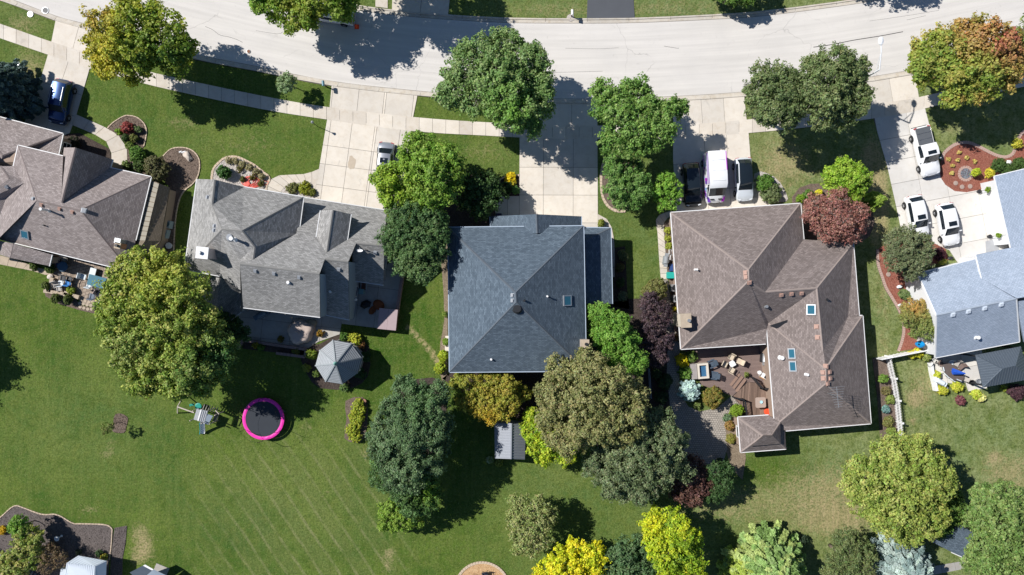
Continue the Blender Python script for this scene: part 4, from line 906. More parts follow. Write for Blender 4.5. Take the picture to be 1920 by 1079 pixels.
# --- dark metal pavilion
pv = thing('pavilion', 'dark ribbed metal hip roof pavilion beside the right edge house', 'pavilion', tuple(P(1880, 695)))
V = {'a':(1829,666,2.6),'b':(1914,650,2.6),'c':(1932,711,2.6),'d':(1843,727,2.6),'p':(1879,692,3.6),'q':(1904,686,3.6)}
M_NAVY = plain('dark_blue_metal', (.105,.13,.16), .38, .3, var=.1)
house('pavilion', None, None, V, [('a','b','q','p'),('b','c','q'),('c','d','p','q'),('d','a','p')], [('a','p'),('b','q'),('c','q'),('d','p'),('p','q')], [], [], M_NAVY, M_NAVY, M_NAVY, M_NAVY, root=pv, th=.08, capw=.14)
Wv = {k: P(*v) for k, v in V.items()}
def ribs(A, B, C, D, n, par, mat, w=.045, h=.05):     # eave A-B, ridge D-C (D above A)
    for i in range(n):
        t = (i+.5)/n; e = A.lerp(B, t)
        # rib runs up-slope perpendicular to the eave until it meets hip or ridge
        dv = (B-A).normalized(); up = ((D+C)/2-(A+B)/2); up = (up-dv*up.dot(dv)); L = 1.0
        tA = (D-A).dot(dv); tB = (B-C).dot(dv); s = (e-A).dot(dv); tot = (B-A).length
        if s < tA: L = s/tA
        elif tot-s < tB: L = (tot-s)/tB
        MB().bar(e+Vector((0,0,.03)), e+up*L*.985+Vector((0,0,.03)), w, h).build('roof_rib', mat, par)
pr = HOUSES['pavilion'][2]; M_RIB = plain('grey_blue_rib', (.155,.185,.22), .4, .4, var=.1)
ribs(Wv['a'], Wv['b'], Wv['q'], Wv['p'], 18, pr, M_RIB); ribs(Wv['b'], Wv['c'], Wv['q'], Wv['q'], 12, pr, M_RIB); ribs(Wv['c'], Wv['d'], Wv['p'], Wv['q'], 18, pr, M_RIB); ribs(Wv['d'], Wv['a'], Wv['p'], Wv['p'], 13, pr, M_RIB)
for k in 'abcd':
    c = Wv[k].lerp(Wv['p' if k in 'ad' else 'q'], .1); MB().box((c.x, c.y, 1.3), (.16, .16, 2.55)).build('post', M_DMET, pv)

# --- octagonal gazebo
gz = thing('gazebo', 'octagonal gazebo with pale grey ribbed roof beside the patio', 'gazebo', tuple(P(635, 680)))
ov = [(624,637.5),(659,644),(679,671),(671,700),(642,721),(610,716),(591,686),(599,657)]
G = [P(x, y, 2.6) for x, y in ov]; ap = P(629, 682, 4.9)
M_GZ = plain('weathered_grey_shakes', (.36,.385,.41), .8, var=.22, sc_=3.0); M_GZC = plain('grey_hip_cap', (.30,.33,.35), .8)
gr = MB()
for i in range(8): gr.add([G[i], G[(i+1) % 8], ap], [(0,2,1)]); gr.add([G[i], G[(i+1) % 8], G[(i+1) % 8]-Vector((0,0,.15)), G[i]-Vector((0,0,.15))], [(0,1,2,3)])
gr = gr.build('roof', plain('dark_shake_gap', (.13,.14,.155), .9), gz)
for i in range(8):
    a, b = G[i], G[(i+1) % 8]
    for k in range(12):                                       # courses of shakes, each a proud strip
        t = .035+k*.079; t2 = t+.052; n_ = (b-a).cross(ap-a).normalized(); n_ = n_ if n_.z > 0 else -n_
        q = [a.lerp(ap, t)+n_*.035, b.lerp(ap, t)+n_*.035, b.lerp(ap, t2)+n_*.006, a.lerp(ap, t2)+n_*.006]
        c_ = (q[0]+q[1]+q[2]+q[3])/4
        MB().add(q, [(0,1,2,3) if (q[1]-q[0]).cross(q[2]-q[0]).z > 0 else (3,2,1,0)]).build('shake_course', M_GZ, gr)
    MB().bar(a+Vector((0,0,.05)), ap+Vector((0,0,.05)), .13, .05).build('hip_cap', M_GZC, gr)
    c = a.lerp(Vector((ap.x, ap.y, a.z)), .1); MB().box((c.x, c.y, 1.3), (.12, .12, 2.6)).build('post', M_WHITE, gz)
MB().lathe((ap.x, ap.y, ap.z), [(.2,0),(.2,.12),(.08,.3),(.02,.5)], 10).build('finial', plain('green_copper', (.18,.38,.33), .6), gz)
MB().prism([tuple((p.lerp(Vector((ap.x,ap.y,2.6)), .1))[:2]) for p in G], .02, .35).build('floor_deck', M_CONCP, gz)
for i in range(8):
    a, b = G[i].lerp(Vector((ap.x,ap.y,2.6)), .1), G[(i+1) % 8].lerp(Vector((ap.x,ap.y,2.6)), .1); a.z = b.z = 1.2; MB().bar(a, b, .06, .08).build('rail', M_WHITE, gz)

# --- garden sheds
sh = thing('metal_shed', 'small ribbed metal roof shed behind the slate blue roofed house', 'shed', tuple(P(955, 828)))
s0, s1, s2, s3 = P(927,793,2.2), P(986,795,2.2), P(984,862,2.2), P(928,860,2.2); ra, rb = P(959,794,3.15), P(958,861,3.15)
M_SHW = plain('pale_corrugated_roof', (.40,.42,.47), .5, .3, var=.08); M_SHD = plain('slate_corrugated_roof', (.29,.31,.35), .6, .1, var=.08)
shr = MB().add([s0, ra, rb, s3], [(3,2,1,0)]).add([ra, s1, s2, rb], [(3,2,1,0)]).build('roof', M_SHD, sh)
for a, b, c, d, mt in ((s0, s3, ra, rb, M_SHD), (ra, rb, s1, s2, M_SHD)):
    for k in range(13):
        t = (k+.5)/13; MB().bar(a.lerp(b, t)+Vector((0,0,.02)), c.lerp(d, t)+Vector((0,0,.02)), .09, .05).build('roof_rib', mt, shr)
MB().bar(ra+Vector((0,0,.04)), rb+Vector((0,0,.04)), .12, .05).build('ridge_cap', M_SHD, shr)
q = inset([(p.x, p.y) for p in (s0, s1, s2, s3)], .12); MB().prism(q, 0, 2.15).build('wall', M_WALLG, sh)
# white garden shed at the bottom left (gable metal roof)
ws = thing('white_shed', 'white metal roofed garden shed in the mulch at the bottom left corner', 'shed', tuple(P(155, 1075)))
A = [P(118,1100,2.1), P(124,1053,2.1), P(147,1043,2.6), P(199,1052,2.1), P(196,1110,2.1), P(172,1110,2.9)]
W1_ = P(146,1043,2.2); 
r0, r1, r2, r3 = P(124,1053,2.1), P(147,1042,2.5), P(200,1053,2.1), P(179,1063,2.9)
M_WM = plain('white_painted_metal', (.66,.72,.78), .35, .1, var=.06)
wr = MB().add([P(147,1042,2.15), P(200,1052,2.15), P(179,1062,2.85), P(125,1056,2.85)], [(0,3,2,1)]).build('roof_face', M_WM, ws)
r_ = MB().add([P(125,1056,2.85), P(179,1062,2.85), P(176,1125,2.85), P(114,1118,2.2)], [(0,3,2,1)]).build('roof_face', M_WM, ws)
MB().add([P(179,1062,2.85), P(200,1052,2.15), P(197,1125,2.1), P(176,1125,2.85)], [(0,3,2,1)]).build('roof_face', M_WM, ws)
for k in range(16):
    t = (k+.5)/16; MB().bar(P(125,1056,2.87).lerp(P(179,1062,2.87), t), P(114,1118,2.22).lerp(P(176,1125,2.87), t), .05, .04).build('roof_rib', M_WM, ws)
for k in range(9):
    t = (k+.5)/9; MB().bar(P(147,1042,2.17).lerp(P(200,1052,2.17), t), P(125,1056,2.87).lerp(P(179,1062,2.87), t), .05, .04).build('roof_rib', M_WM, ws)
MB().prism([xy(*p) for p in [(137,1052),(188,1061),(185,1125),(128,1120)]], 0, 2.05).build('wall', M_WM, ws)
bs = thing('grey_shed', 'small blue grey roofed shed at the bottom edge beside the dry grass', 'shed', tuple(P(285, 1085)))
MB().add([P(243,1074,1.9), P(272,1059,2.3), P(288,1068,2.3), P(262,1090,1.9)], [(0,3,2,1)]).build('roof_face', M_NAVY, bs)
MB().add([P(288,1068,2.3), P(318,1082,1.9), P(300,1110,1.9), P(262,1090,2.3)], [(0,3,2,1)]).build('roof_face', plain('blue_grey_panel', (.30,.36,.42), .6), bs)
MB().add([P(272,1059,2.32), P(288,1068,2.32), P(285,1070,2.34), P(268,1061,2.34)], [(0,3,2,1)]).build('ridge_cap', M_WHITE, bs)
MB().prism([xy(*p) for p in [(255,1076),(278,1066),(312,1084),(285,1115),(250,1100)]], 0, 1.85).build('wall', M_WALLG, bs)
MB().prism([xy(*p) for p in [(294,1056),(318,1066),(313,1078),(289,1068)]], .004, .08).build('stepping_slab', M_CONCP, kind='structure')
br_ = thing('corner_house', 'low slate roofed building half hidden by trees at the bottom right', 'house', tuple(P(1790, 1025)))
house('corner_house', None, None, {'a':(1735,1010,2.9),'b':(1800,985,3.8),'c':(1826,1000,3.8),'d':(1812,1048,2.9),'e':(1785,1036,2.9)}, [('a','b','c','d','e')], [], [('e','d')], [{'p':[(1735,1010,2.9),(1800,985,2.9),(1826,1000,2.9),(1812,1048,2.9),(1785,1036,2.9)],'inset':.3}], M_ROOF3, M_WALLT, M_CAP3, M_WHITE, root=br_)
# ------------------------------------------------------------------ vegetation
NP = np.random.RandomState
def quads_mesh(name, co, cols, mat, off, parent):
    """co: (n,4,3) leaf quads; cols: (n,3)"""
    n = len(co); me = bpy.data.meshes.new(name); v = (co.reshape(-1, 3) - np.array(off)).astype(np.float32)
    me.vertices.add(n*4); me.vertices.foreach_set('co', v.ravel()); me.loops.add(n*4); me.loops.foreach_set('vertex_index', np.arange(n*4, dtype=np.int32))
    me.polygons.add(n); me.polygons.foreach_set('loop_start', np.arange(0, n*4, 4, dtype=np.int32)); me.polygons.foreach_set('loop_total', np.full(n, 4, dtype=np.int32))
    me.update()
    a = me.color_attributes.new('col', 'FLOAT_COLOR', 'POINT'); c = np.concatenate([np.repeat(cols, 4, 0), np.ones((n*4, 1))], 1).astype(np.float32)
    a.data.foreach_set('color', c.ravel()); me.materials.append(mat)
    o = bpy.data.objects.new(name, me); COL.objects.link(o)
    if parent: setparent(o, parent)
    OFF[o.name] = Vector(off); return o
def unit(a): return a/np.maximum(np.linalg.norm(a, axis=1, keepdims=True), 1e-6)
def leaves(pos, nrm, size, rs, aspect=1.5):
    n = len(pos); r = unit(rs.normal(size=(n, 3))); t = unit(np.cross(nrm, r)); b = np.cross(nrm, t); s = (size*rs.uniform(.65, 1.3, n))[:, None]
    t = t*s*aspect*.5; b = b*s*.5; k = nrm*s*.12
    return np.stack([pos - t, pos - b*1.0 + k, pos + t, pos + b*1.0 + k], 1)
def crown(name, lobes, parent, leaf=.2, dens=85, gain=1.0, stretch=0.0, cols=((.06,.1,.02),), seed=1, clump=(.4, .85), attract=(), rough=.55, up=.35, fill=.35, vary=.25, aspect=1.5):
    """lobes: (x,y,z,rx,rz) ellipsoids in world space"""
    rs = NP(seed); P_, N_, C_ = [], [], []; cols = np.array(cols)*gain
    L = np.array([l[:5] for l in lobes])
    for (x, y, z, r, rz) in L:
        rc_m = .5*(clump[0]+clump[1]); nc = max(6, int(2.6*math.pi*r*r*(1+rz/r)*.5/(math.pi*rc_m*rc_m)*1.25))
        d = unit(rs.normal(size=(nc*2, 3))); d = d[(d[:, 2] > -.35)][:nc]; nc = len(d)
        jit = rs.uniform(.66, 1.03, nc); oo = rs.rand(nc) < .26; jit[oo] *= rs.uniform(1.02, 1.22, oo.sum())
        if r > 1.1:                                             # hollows between the branch masses
            hd = unit(rs.normal(size=(7, 3)) + [0, 0, .5]); near = (d @ hd.T).max(1); jit = np.where(near > .90, jit*rs.uniform(.45, .75, nc), jit)
        c = np.array([x, y, z]) + d*np.array([r, r, rz])*jit[:, None]
        keep = np.ones(nc, bool)
        for (x2, y2, z2, r2, rz2) in L:
            if (x2, y2, z2) == (x, y, z): continue
            q = ((c-np.array([x2, y2, z2]))/np.array([r2, r2, rz2])); keep &= (q**2).sum(1) > .40
        c = c[keep]; d = d[keep]; nc = len(c)
        if not nc: continue
        rc = rs.uniform(clump[0], clump[1], nc); nl = np.maximum(6, (dens*rc*rc*2.4*(.22/leaf)**1.6).astype(int)); idx = np.repeat(np.arange(nc), nl); n = len(idx)
        ld = unit(rs.normal(size=(n, 3)) + .55*d[idx] + np.array([0, 0, .35])); rad = rc[idx]*rs.uniform(.55, 1.0, n)
        pos = c[idx] + ld*rad[:, None]*np.array([1, 1, .75])
        if stretch: ax_ = unit(d*np.array([1, 1, .5]) + rs.normal(size=(nc, 3))*.45); pos = pos + ax_[idx]*(rc[idx]*rs.uniform(-1, 1, n)*stretch*(.4+rs.rand(nc)[idx]))[:, None]
        nr = unit(ld*.7 + d[idx]*.35 + np.array([0, 0, up]) + rs.normal(size=(n, 3))*rough)
        # colour of each clump
        w = rs.rand(nc)*.999; ci = w*(len(cols)-1) if len(cols) > 1 else np.zeros(nc); i0 = ci.astype(int); f = (ci-i0)[:, None]; cc = cols[i0]*(1-f) + cols[np.minimum(i0+1, len(cols)-1)]*f
        for (ax, ay, ar, ac, am) in attract:
            g = am*np.exp(-(((c[:, 0]-ax)/ar)**2 + ((c[:, 1]-ay)/ar)**2))*rs.uniform(.5, 1.3, nc); g = np.clip(g, 0, 1)[:, None]; cc = cc*(1-g) + np.array(ac)*gain*g
        col = cc[idx]*(1 + vary*rs.uniform(-1, 1, (n, 1))) * (1 + .07*rs.normal(size=(n, 3)))
        P_.append(pos); N_.append(nr); C_.append(col)
        m = int(n*fill)                                         # inner leaves so the crown is not hollow
        d2 = unit(rs.normal(size=(m, 3))); p2 = np.array([x, y, z]) + d2*np.array([r, r, rz])*(rs.rand(m)**.5*.72)[:, None]
        P_.append(p2); N_.append(unit(rs.normal(size=(m, 3)) + [0, 0, .8])); C_.append(cols[rs.randint(0, len(cols), m)]*.9)
    p = np.concatenate(P_); nn = np.concatenate(N_); cl = np.clip(np.concatenate(C_), .003, .9)
    k = p[:, 2] > .06; p, nn, cl = p[k], nn[k], cl[k]
    return quads_mesh(name, leaves(p, nn, leaf, rs, aspect), cl, M_LEAF, OFF[parent.name], parent)
def trunk_and_limbs(root, base, top, lobes, r, mat, seed=1, limbs=True, twigs=0):
    rnd = random.Random(seed); base = Vector(base); fork = base.lerp(Vector(top), .45)
    MB().tube([base, base.lerp(fork, .5)+Vector((rnd.uniform(-.1,.1), rnd.uniform(-.1,.1), 0)), fork], [r*1.25, r, r*.85], 9).build('trunk', mat, root, smooth=True)
    if not limbs: return
    m = MB()
    for l in lobes:
        e = Vector((l[0], l[1], l[2]+l[4]*.35)); mid = fork.lerp(e, .5)+Vector((rnd.uniform(-.3,.3), rnd.uniform(-.3,.3), -.2)); m.tube([fork, mid, e], [r*.6, r*.4, r*.15], 6)
        for k in range(5+twigs):
            a = rnd.uniform(0, 6.28); el = rnd.uniform(.1, 1.0); t = Vector((math.cos(a)*math.cos(el)*l[3], math.sin(a)*math.cos(el)*l[3], math.sin(el)*l[4]))*rnd.uniform(.7, .98 if not twigs else 1.05)
            s = mid.lerp(e, rnd.uniform(.3, 1)); q = Vector(l[:3])+t; m.tube([s, s.lerp(q, .5)+Vector((0,0,.1)), q], [r*.22, r*.14, r*.05], 5)
    m.build('limbs', mat, root, smooth=True)
TREES = []
def tree(name, label, lob, zc, leaf=.22, cols=None, seed=1, flat=.85, cat='tree', group=None, dens=85, clump=(.45,.9), attract=(), fill=.10, bark=None, r=.16, twigs=5, zspread=.22, gain=1.62, rag=True, **kw):
    """lob: (px, py, r_px) as seen in the photo, at crown height zc"""
    mx = sum(l[0] for l in lob)/len(lob); my = sum(l[1] for l in lob)/len(lob); R = max(math.hypot(l[0]-mx, l[1]-my) + l[2] for l in lob)
    W = []; rz_ = random.Random(seed+77)
    for (x, y, q) in lob:
        d = math.hypot(x-mx, y-my)/R; z = zc + zspread*PX(R, zc)*(.5-d) + (rz_.uniform(-.38, .38)*PX(q, zc) if zc > 3 and rag else 0); p = P(x, y, z); rr = PX(q, z)*.95; W.append((p.x, p.y, p.z, rr, rr*flat))
    W0 = list(W); rg = random.Random(seed*7+1)
    if rag and zc > 3 and len(lob) > 3:
        for (x, y, z, rr, rz) in W0:
            for k in range(5):
                a = rg.uniform(0, 6.283); q = rg.uniform(.20, .32)*rr; d = rg.uniform(.72, .98)*rr
                W.append((x+d*math.cos(a), y+d*math.sin(a), z+rg.uniform(-.35, .35)*rz, q, q*.8))
    g = P(mx, my, zc); root = thing(name, label, cat, (g.x, g.y, 0), group)
    at = [(P(ax, ay, zc).x, P(ax, ay, zc).y, PX(ar, zc), ac, am) for ax, ay, ar, ac, am in attract]
    big = zc > 3; crown('crown', W, root, leaf*(.78 if big else .9), dens*.98, gain, 1.0 if big else .5, cols, seed, (clump[0]*(.5 if big else .75), clump[1]*(.72 if big else .85)), at, fill=fill, **kw)
    if zc > 1.2: trunk_and_limbs(root, (g.x, g.y, 0), (g.x, g.y, zc), W0, r, bark or M_BARK, seed, twigs=twigs)
    TREES.append(root); return root
def shrub(name, label, px, py, rp, h=1.0, cols=None, leaf=.10, seed=1, dens=110, clump=None, group=None, cat='shrub', lob=None, flat=None, ellip=None, up=.35, rough=.5, **kw):
    z = h*.5; rw = PX(rp, z); p = P(px, py, z); rng = random.Random(seed)
    root = thing(name, label, cat, (p.x, p.y, 0), group)
    if lob is None:
        n = 1 if rp < 7 else 3
        W = [(p.x, p.y, z, rw*(1 if n == 1 else .8), h*.5)] + [(p.x+math.cos(a)*rw*.35, p.y+math.sin(a)*rw*.35, z*.95, rw*.65, h*.48) for a in [rng.uniform(0, 6.28)+k*3.1 for k in range(n-1)]]
    else: W = [(P(a, b, z).x, P(a, b, z).y, z*rng.uniform(.8, 1.15), PX(c, z), h*.5) for a, b, c in lob]
    m = min(w[3] for w in W); clump = clump or (max(.07, m*.16), max(.12, m*.32))
    crown('foliage', W, root, leaf, dens, 1.15, .35 if clump[1] > .14 else 0, cols, seed, clump, up=up, rough=rough, **kw)
    MB().cyl((p.x, p.y, 0), (p.x, p.y, h*.5), .04, .02, 6).build('stem', M_BARK, root)
    return root
def conifer(name, label, px, py, rp, h, cols, seed=1, group=None, leaf=.13, whorls=None, cat='tree', dens=1.0, droop=.15, lean=1.0, zref=.3, power=.8):
    rs = NP(seed); zb = h*zref; p = P(px, py, zb); R = PX(rp, zb); root = thing(name, label, cat, (p.x, p.y, 0), group)
    P_, N_, C_ = [], [], []; cols = np.array(cols); whorls = whorls or int(h*2.0); tw = MB()
    for w in range(whorls):
        t = (w+.5)/whorls; z = h*(.12+.86*t); rr = R*(1-t)**power*rs.uniform(.88, 1.1)+.12; nb = max(5, int(6+rr*4.2)); a0 = rs.uniform(0, 6.28)
        for b in range(nb):
            a = a0+2*math.pi*b/nb+rs.uniform(-.15, .15); L = rr*rs.uniform(.78, 1.1); n = int(max(10, 95*L*dens)); s = rs.rand(n)**.75; wd = (.16+.34*L*.35)*(1-s*.65)
            lat = rs.uniform(-1, 1, n)*wd; x = s*L; zz = z + L*s*(.22-droop*2*s) + rs.normal(size=n)*.05 - np.abs(lat)*.15
            P_.append(np.stack([p.x+x*math.cos(a)-lat*math.sin(a), p.y+x*math.sin(a)+lat*math.cos(a), zz], 1))
            N_.append(unit(rs.normal(size=(n, 3))*.5+np.array([math.cos(a)*.35, math.sin(a)*.35, .75]))); c = cols[rs.randint(0, len(cols))]*rs.uniform(.85, 1.15); C_.append(c*1.45*(1+.22*rs.uniform(-1, 1, (n, 1))))
    po, nn, cl = np.concatenate(P_), np.concatenate(N_), np.clip(np.concatenate(C_), .003, .9); k = po[:, 2] > .05
    quads_mesh('crown', leaves(po[k], nn[k], leaf, rs, 1.9), cl[k], M_LEAF, OFF[root.name], root)
    MB().cyl((p.x, p.y, 0), (p.x, p.y, h*.96), .14 if h > 3 else .05, .02, 8).build('trunk', M_BARK, root)
    return root

G_MID = ((.052,.105,.022),(.080,.140,.034),(.115,.175,.050)); G_LITE = ((.080,.155,.020),(.130,.215,.030),(.17,.245,.045)); G_YG = ((.14,.17,.022),(.23,.245,.034),(.29,.275,.045))
G_OLV = ((.062,.092,.034),(.098,.132,.050),(.145,.175,.075)); G_DRK = ((.022,.050,.014),(.040,.080,.022),(.062,.105,.034)); G_YEL = ((.26,.28,.015),(.40,.37,.018),(.50,.42,.022))
G_GOLD = ((.20,.185,.028),(.28,.235,.04),(.33,.25,.05)); G_BRN = ((.115,.125,.05),(.17,.172,.072),(.225,.222,.10)); G_LIME = ((.20,.29,.02),(.30,.37,.03)); G_SPR = ((.05,.075,.07),(.10,.14,.135),(.20,.26,.25))
G_BSP = ((.17,.235,.235),(.255,.32,.32),(.345,.41,.405)); G_PUR = ((.032,.022,.028),(.055,.036,.042),(.085,.055,.058)); G_MAR = ((.12,.035,.032),(.19,.07,.06),(.24,.12,.09)); G_TEAL = ((.035,.065,.036),(.060,.100,.056),(.09,.135,.078))

tree('maple_tree', 'yellowing maple tree overhanging the road and driveway at the top left', [(212,62,48),(258,48,50),(300,72,48),(240,105,42),(322,100,36),(205,100,38),(252,135,20),(345,85,16),(196,130,14)], 6.5, .24, ((.17,.21,.02),(.24,.25,.026),(.11,.18,.024)), 3, group='trees along the kerb',
     attract=[(185,50,50,(.32,.22,.05),.6),(210,120,35,(.38,.30,.03),.6),(320,105,55,(.06,.12,.022),.85)])
tree('street_tree', 'green tree overhanging the white truck at the top edge', [(515,2,38),(560,-8,42),(598,-20,52),(635,-10,34),(560,30,30),(645,10,22),(500,-15,30)], 5.6, .24, G_LITE, 4, attract=[(570,20,60,(.16,.17,.02),.7)])
tree('street_tree', 'leafy tree just above the top edge that shades the road', [(655,-80,50),(735,-95,54),(695,-60,36),(605,-95,40),(770,-70,30),(680,-110,40)], 8.0, .26, G_MID, 5, dens=62, fill=.03)
tree('street_tree', 'broad pale green tree standing between the wide driveways at the road', [(872,122,40),(905,100,34),(945,98,36),(985,120,42),(1005,150,32),(930,150,46),(862,165,34),(895,185,30),(960,190,48),(995,205,38),(990,238,22),(845,185,22),(1018,170,20)], 7.5, .21, ((.085,.145,.045),(.125,.19,.062),(.165,.22,.09)), 6, twigs=9, bark=M_PBARK, group='trees along the kerb', clump=(.35,.75), attract=[(960,215,50,(.09,.19,.02),.7)])
tree('street_tree', 'lobed green tree beside the driveway of the parked van', [(1135,175,24),(1132,205,20),(1190,168,26),(1205,195,30),(1165,215,30),(1245,208,26),(1272,206,13),(1195,240,36),(1150,262,26),(1225,255,28),(1185,275,22),(1245,240,20)], 6.0, .20, ((.075,.15,.028),(.12,.20,.045),(.16,.235,.07)), 7, twigs=9, bark=M_PBARK, group='trees along the kerb', clump=(.32,.65))
tree('street_tree', 'rounded dull olive tree, left of the touching pair by the pavement', [(1440,160,44),(1470,185,46),(1425,190,32),(1450,215,30),(1490,155,28),(1480,220,22)], 7.0, .17, G_OLV, 8, twigs=9, bark=M_PBARK, group='trees along the kerb', clump=(.3,.6), dens=95)
tree('street_tree', 'rounded dull olive tree, right of the touching pair by the street lamp', [(1560,135,44),(1590,165,44),(1540,175,46),(1575,205,36),(1530,130,26),(1600,130,26),(1540,215,26),(1605,195,24)], 7.5, .17, ((.070,.100,.036),(.11,.145,.055),(.155,.185,.08)), 9, twigs=9, bark=M_PBARK, group='trees along the kerb', clump=(.3,.6), dens=95)
tree('maple_tree', 'maple turning red and orange by the road at the top right', [(1770,95,40),(1812,72,34),(1860,85,42),(1885,105,34),(1750,130,30),(1800,130,44),(1845,135,44),(1790,170,24),(1730,120,18),(1880,140,26),(1830,170,20),(1722,100,14)], 6.5, .24, ((.13,.18,.03),(.22,.235,.045),(.28,.21,.06)), 10, group='trees along the kerb', attract=[(1865,85,46,(.29,.10,.07),.85),(1810,62,30,(.33,.15,.07),.6),(1750,130,40,(.09,.17,.03),.6),(1830,140,30,(.12,.19,.03),.5),(1900,120,35,(.26,.13,.06),.45)])
tree('street_tree', 'green tree cut off by the right edge beside the reddening maple', [(1925,75,26),(1935,110,26),(1915,60,14)], 6.0, .22, ((.10,.15,.03),(.18,.17,.05)), 11)
conifer('spruce_tree', 'dark blue green spruce tree at the left edge by the blue car', 8, 172, 62, 8.5, ((.045,.075,.07),(.07,.11,.10),(.10,.15,.15)), 12, dens=1.3, power=.7, leaf=.17)
tree('young_tree', 'small pale green round tree in the verge by the letterbox', [(538,158,18),(533,148,9),(545,150,8)], 2.2, .11, ((.13,.19,.085),(.19,.25,.13)), 13, clump=(.16,.3), dens=110, r=.05)
tree('garden_tree', 'bright yellow green tree beside the silver car', [(760,330,32),(795,295,44),(835,300,30),(770,345,46),(815,340,44),(725,345,26),(740,375,26),(800,375,34),(845,335,24)], 6.0, .20, G_LITE, 14, clump=(.3,.65), attract=[(735,350,45,(.20,.27,.02),.7),(840,340,30,(.06,.12,.02),.6)])
tree('pine_tree', 'dark green pine tree between the grey and the slate blue roofed houses', [(765,415,38),(805,425,34),(745,450,32),(785,460,40),(815,470,26),(790,500,28),(750,490,0.1),(820,440,22),(765,495,24)], 6.5, .15, ((.035,.075,.026),(.058,.11,.036),(.09,.14,.052)), 15, clump=(.25,.5), dens=105, attract=[(785,500,35,(.10,.15,.055),.7)])
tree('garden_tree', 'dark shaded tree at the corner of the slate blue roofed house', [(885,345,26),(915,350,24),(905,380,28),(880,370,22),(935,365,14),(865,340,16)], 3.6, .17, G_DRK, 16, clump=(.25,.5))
tree('garden_tree', 'round green tree in the curved brick edged bed', [(1155,320,24),(1180,318,24),(1195,345,24),(1160,352,26),(1182,370,22),(1150,300,12),(1205,362,14),(1165,378,12)], 3.8, .15, ((.06,.13,.028),(.10,.18,.042),(.14,.22,.07)), 17, clump=(.22,.45), dens=100)
tree('garden_tree', 'bright lobed bush tree beside the black car', [(1248,338,16),(1262,350,14),(1240,360,18),(1258,378,16),(1240,382,12),(1272,366,8)], 2.8, .15, ((.09,.19,.022),(.15,.26,.038)), 18, clump=(.22,.42))
tree('garden_tree', 'bright yellow green rounded tree in front of the purple leaved tree', [(1580,325,28),(1605,335,24),(1570,350,22),(1598,355,22),(1560,330,16),(1588,312,16),(1612,350,12)], 3.6, .15, ((.11,.20,.015),(.19,.29,.028),(.24,.32,.05)), 19, clump=(.25,.45), dens=100, attract=[(1615,345,20,(.06,.12,.02),.5)])
tree('plum_tree', 'purple leaved tree with pale bare branches over the taupe roof', [(1530,385,22),(1565,380,26),(1535,415,26),(1575,410,30),(1605,400,22),(1590,435,22),(1555,440,18),(1612,425,14),(1520,400,14)], 4.2, .15, ((.16,.07,.06),(.22,.10,.082),(.27,.155,.125)), 20, clump=(.18,.36), dens=44, fill=.05, bark=M_PBARK, twigs=26, r=.11)
conifer('conifer', 'small feathery yellow green conifer right of the purple leaved tree', 1637, 378, 22, 3.6, ((.14,.22,.03),(.21,.28,.05)), 21, leaf=.11)
tree('garden_tree', 'round clipped grey green tree beside the white cars', [(1700,455,34),(1690,480,32),(1720,480,30),(1705,500,26),(1725,455,22),(1680,455,22)], 4.0, .12, ((.075,.095,.045),(.115,.135,.068),(.155,.175,.095)), 22, clump=(.18,.34), dens=120, rough=.75, rag=False)
tree('garden_tree', 'orange tipped shrub tree against the white wall', [(1708,575,16),(1725,578,14),(1705,598,16),(1732,598,16),(1738,620,18),(1718,622,12),(1700,588,10),(1748,612,9)], 3.1, .12, ((.11,.15,.04),(.17,.19,.06)), 23, clump=(.18,.34), dens=105, attract=[(1712,572,22,(.36,.20,.06),.8)])
tree('willow_tree', 'largest tree with yellow green leaves, behind the grey roofed house', [(255,512,42),(300,505,40),(230,555,36),(345,545,42),(285,560,60),(225,610,34),(330,610,56),(265,640,50),(385,620,36),(240,680,30),(300,690,42),(350,690,46),(400,680,40),(420,655,26),(270,720,22),(340,722,26),(380,715,28),(205,580,18),(370,575,26)], 7.5, .22, ((.10,.155,.025),(.175,.222,.042),(.265,.28,.07)), 24, clump=(.4,.8), attract=[(300,520,60,(.30,.30,.04),.5),(420,670,40,(.045,.10,.03),.9),(375,700,35,(.07,.13,.04),.5),(240,660,40,(.17,.20,.08),.5)], dens=80, zspread=.35)
tree('cedar_tree', 'tall dark blue green evergreen in the middle of the back lawn', [(770,745,38),(800,765,36),(740,790,40),(785,810,48),(735,840,38),(800,850,42),(760,880,44),(820,800,26),(715,810,22),(820,740,22)], 6.6, .15, ((.045,.082,.036),(.078,.125,.056),(.115,.17,.08)), 25, clump=(.3,.6), dens=105, attract=[(790,750,40,(.055,.12,.03),.5)])
tree('garden_tree', 'dark green tree just below the tall evergreen on the back lawn', [(725,875,28),(785,885,36),(720,890,28),(745,905,28),(790,905,34),(800,930,26),(760,925,26),(775,950,22)], 4.5, .17, ((.045,.088,.028),(.075,.135,.042)), 26, clump=(.28,.5), attract=[(800,920,22,(.14,.24,.02),.8)])
tree('garden_tree', 'light green shrub tree at the foot of the evergreen group on the lawn', [(735,955,26),(725,975,20),(755,970,24),(780,970,18),(740,985,12)], 2.6, .15, ((.11,.18,.022),(.16,.235,.038)), 27, clump=(.22,.42))
tree('garden_tree', 'gold tinged tree behind the slate blue roofed house', [(880,722,24),(915,725,28),(950,728,28),(870,750,16),(905,755,30),(945,755,30),(975,740,16),(920,780,14),(900,775,12),(860,715,14)], 4.0, .16, ((.13,.15,.02),(.21,.20,.03),(.26,.215,.04)), 28, clump=(.22,.45), attract=[(915,785,22,(.42,.28,.03),.8),(860,720,20,(.09,.15,.02),.6)])
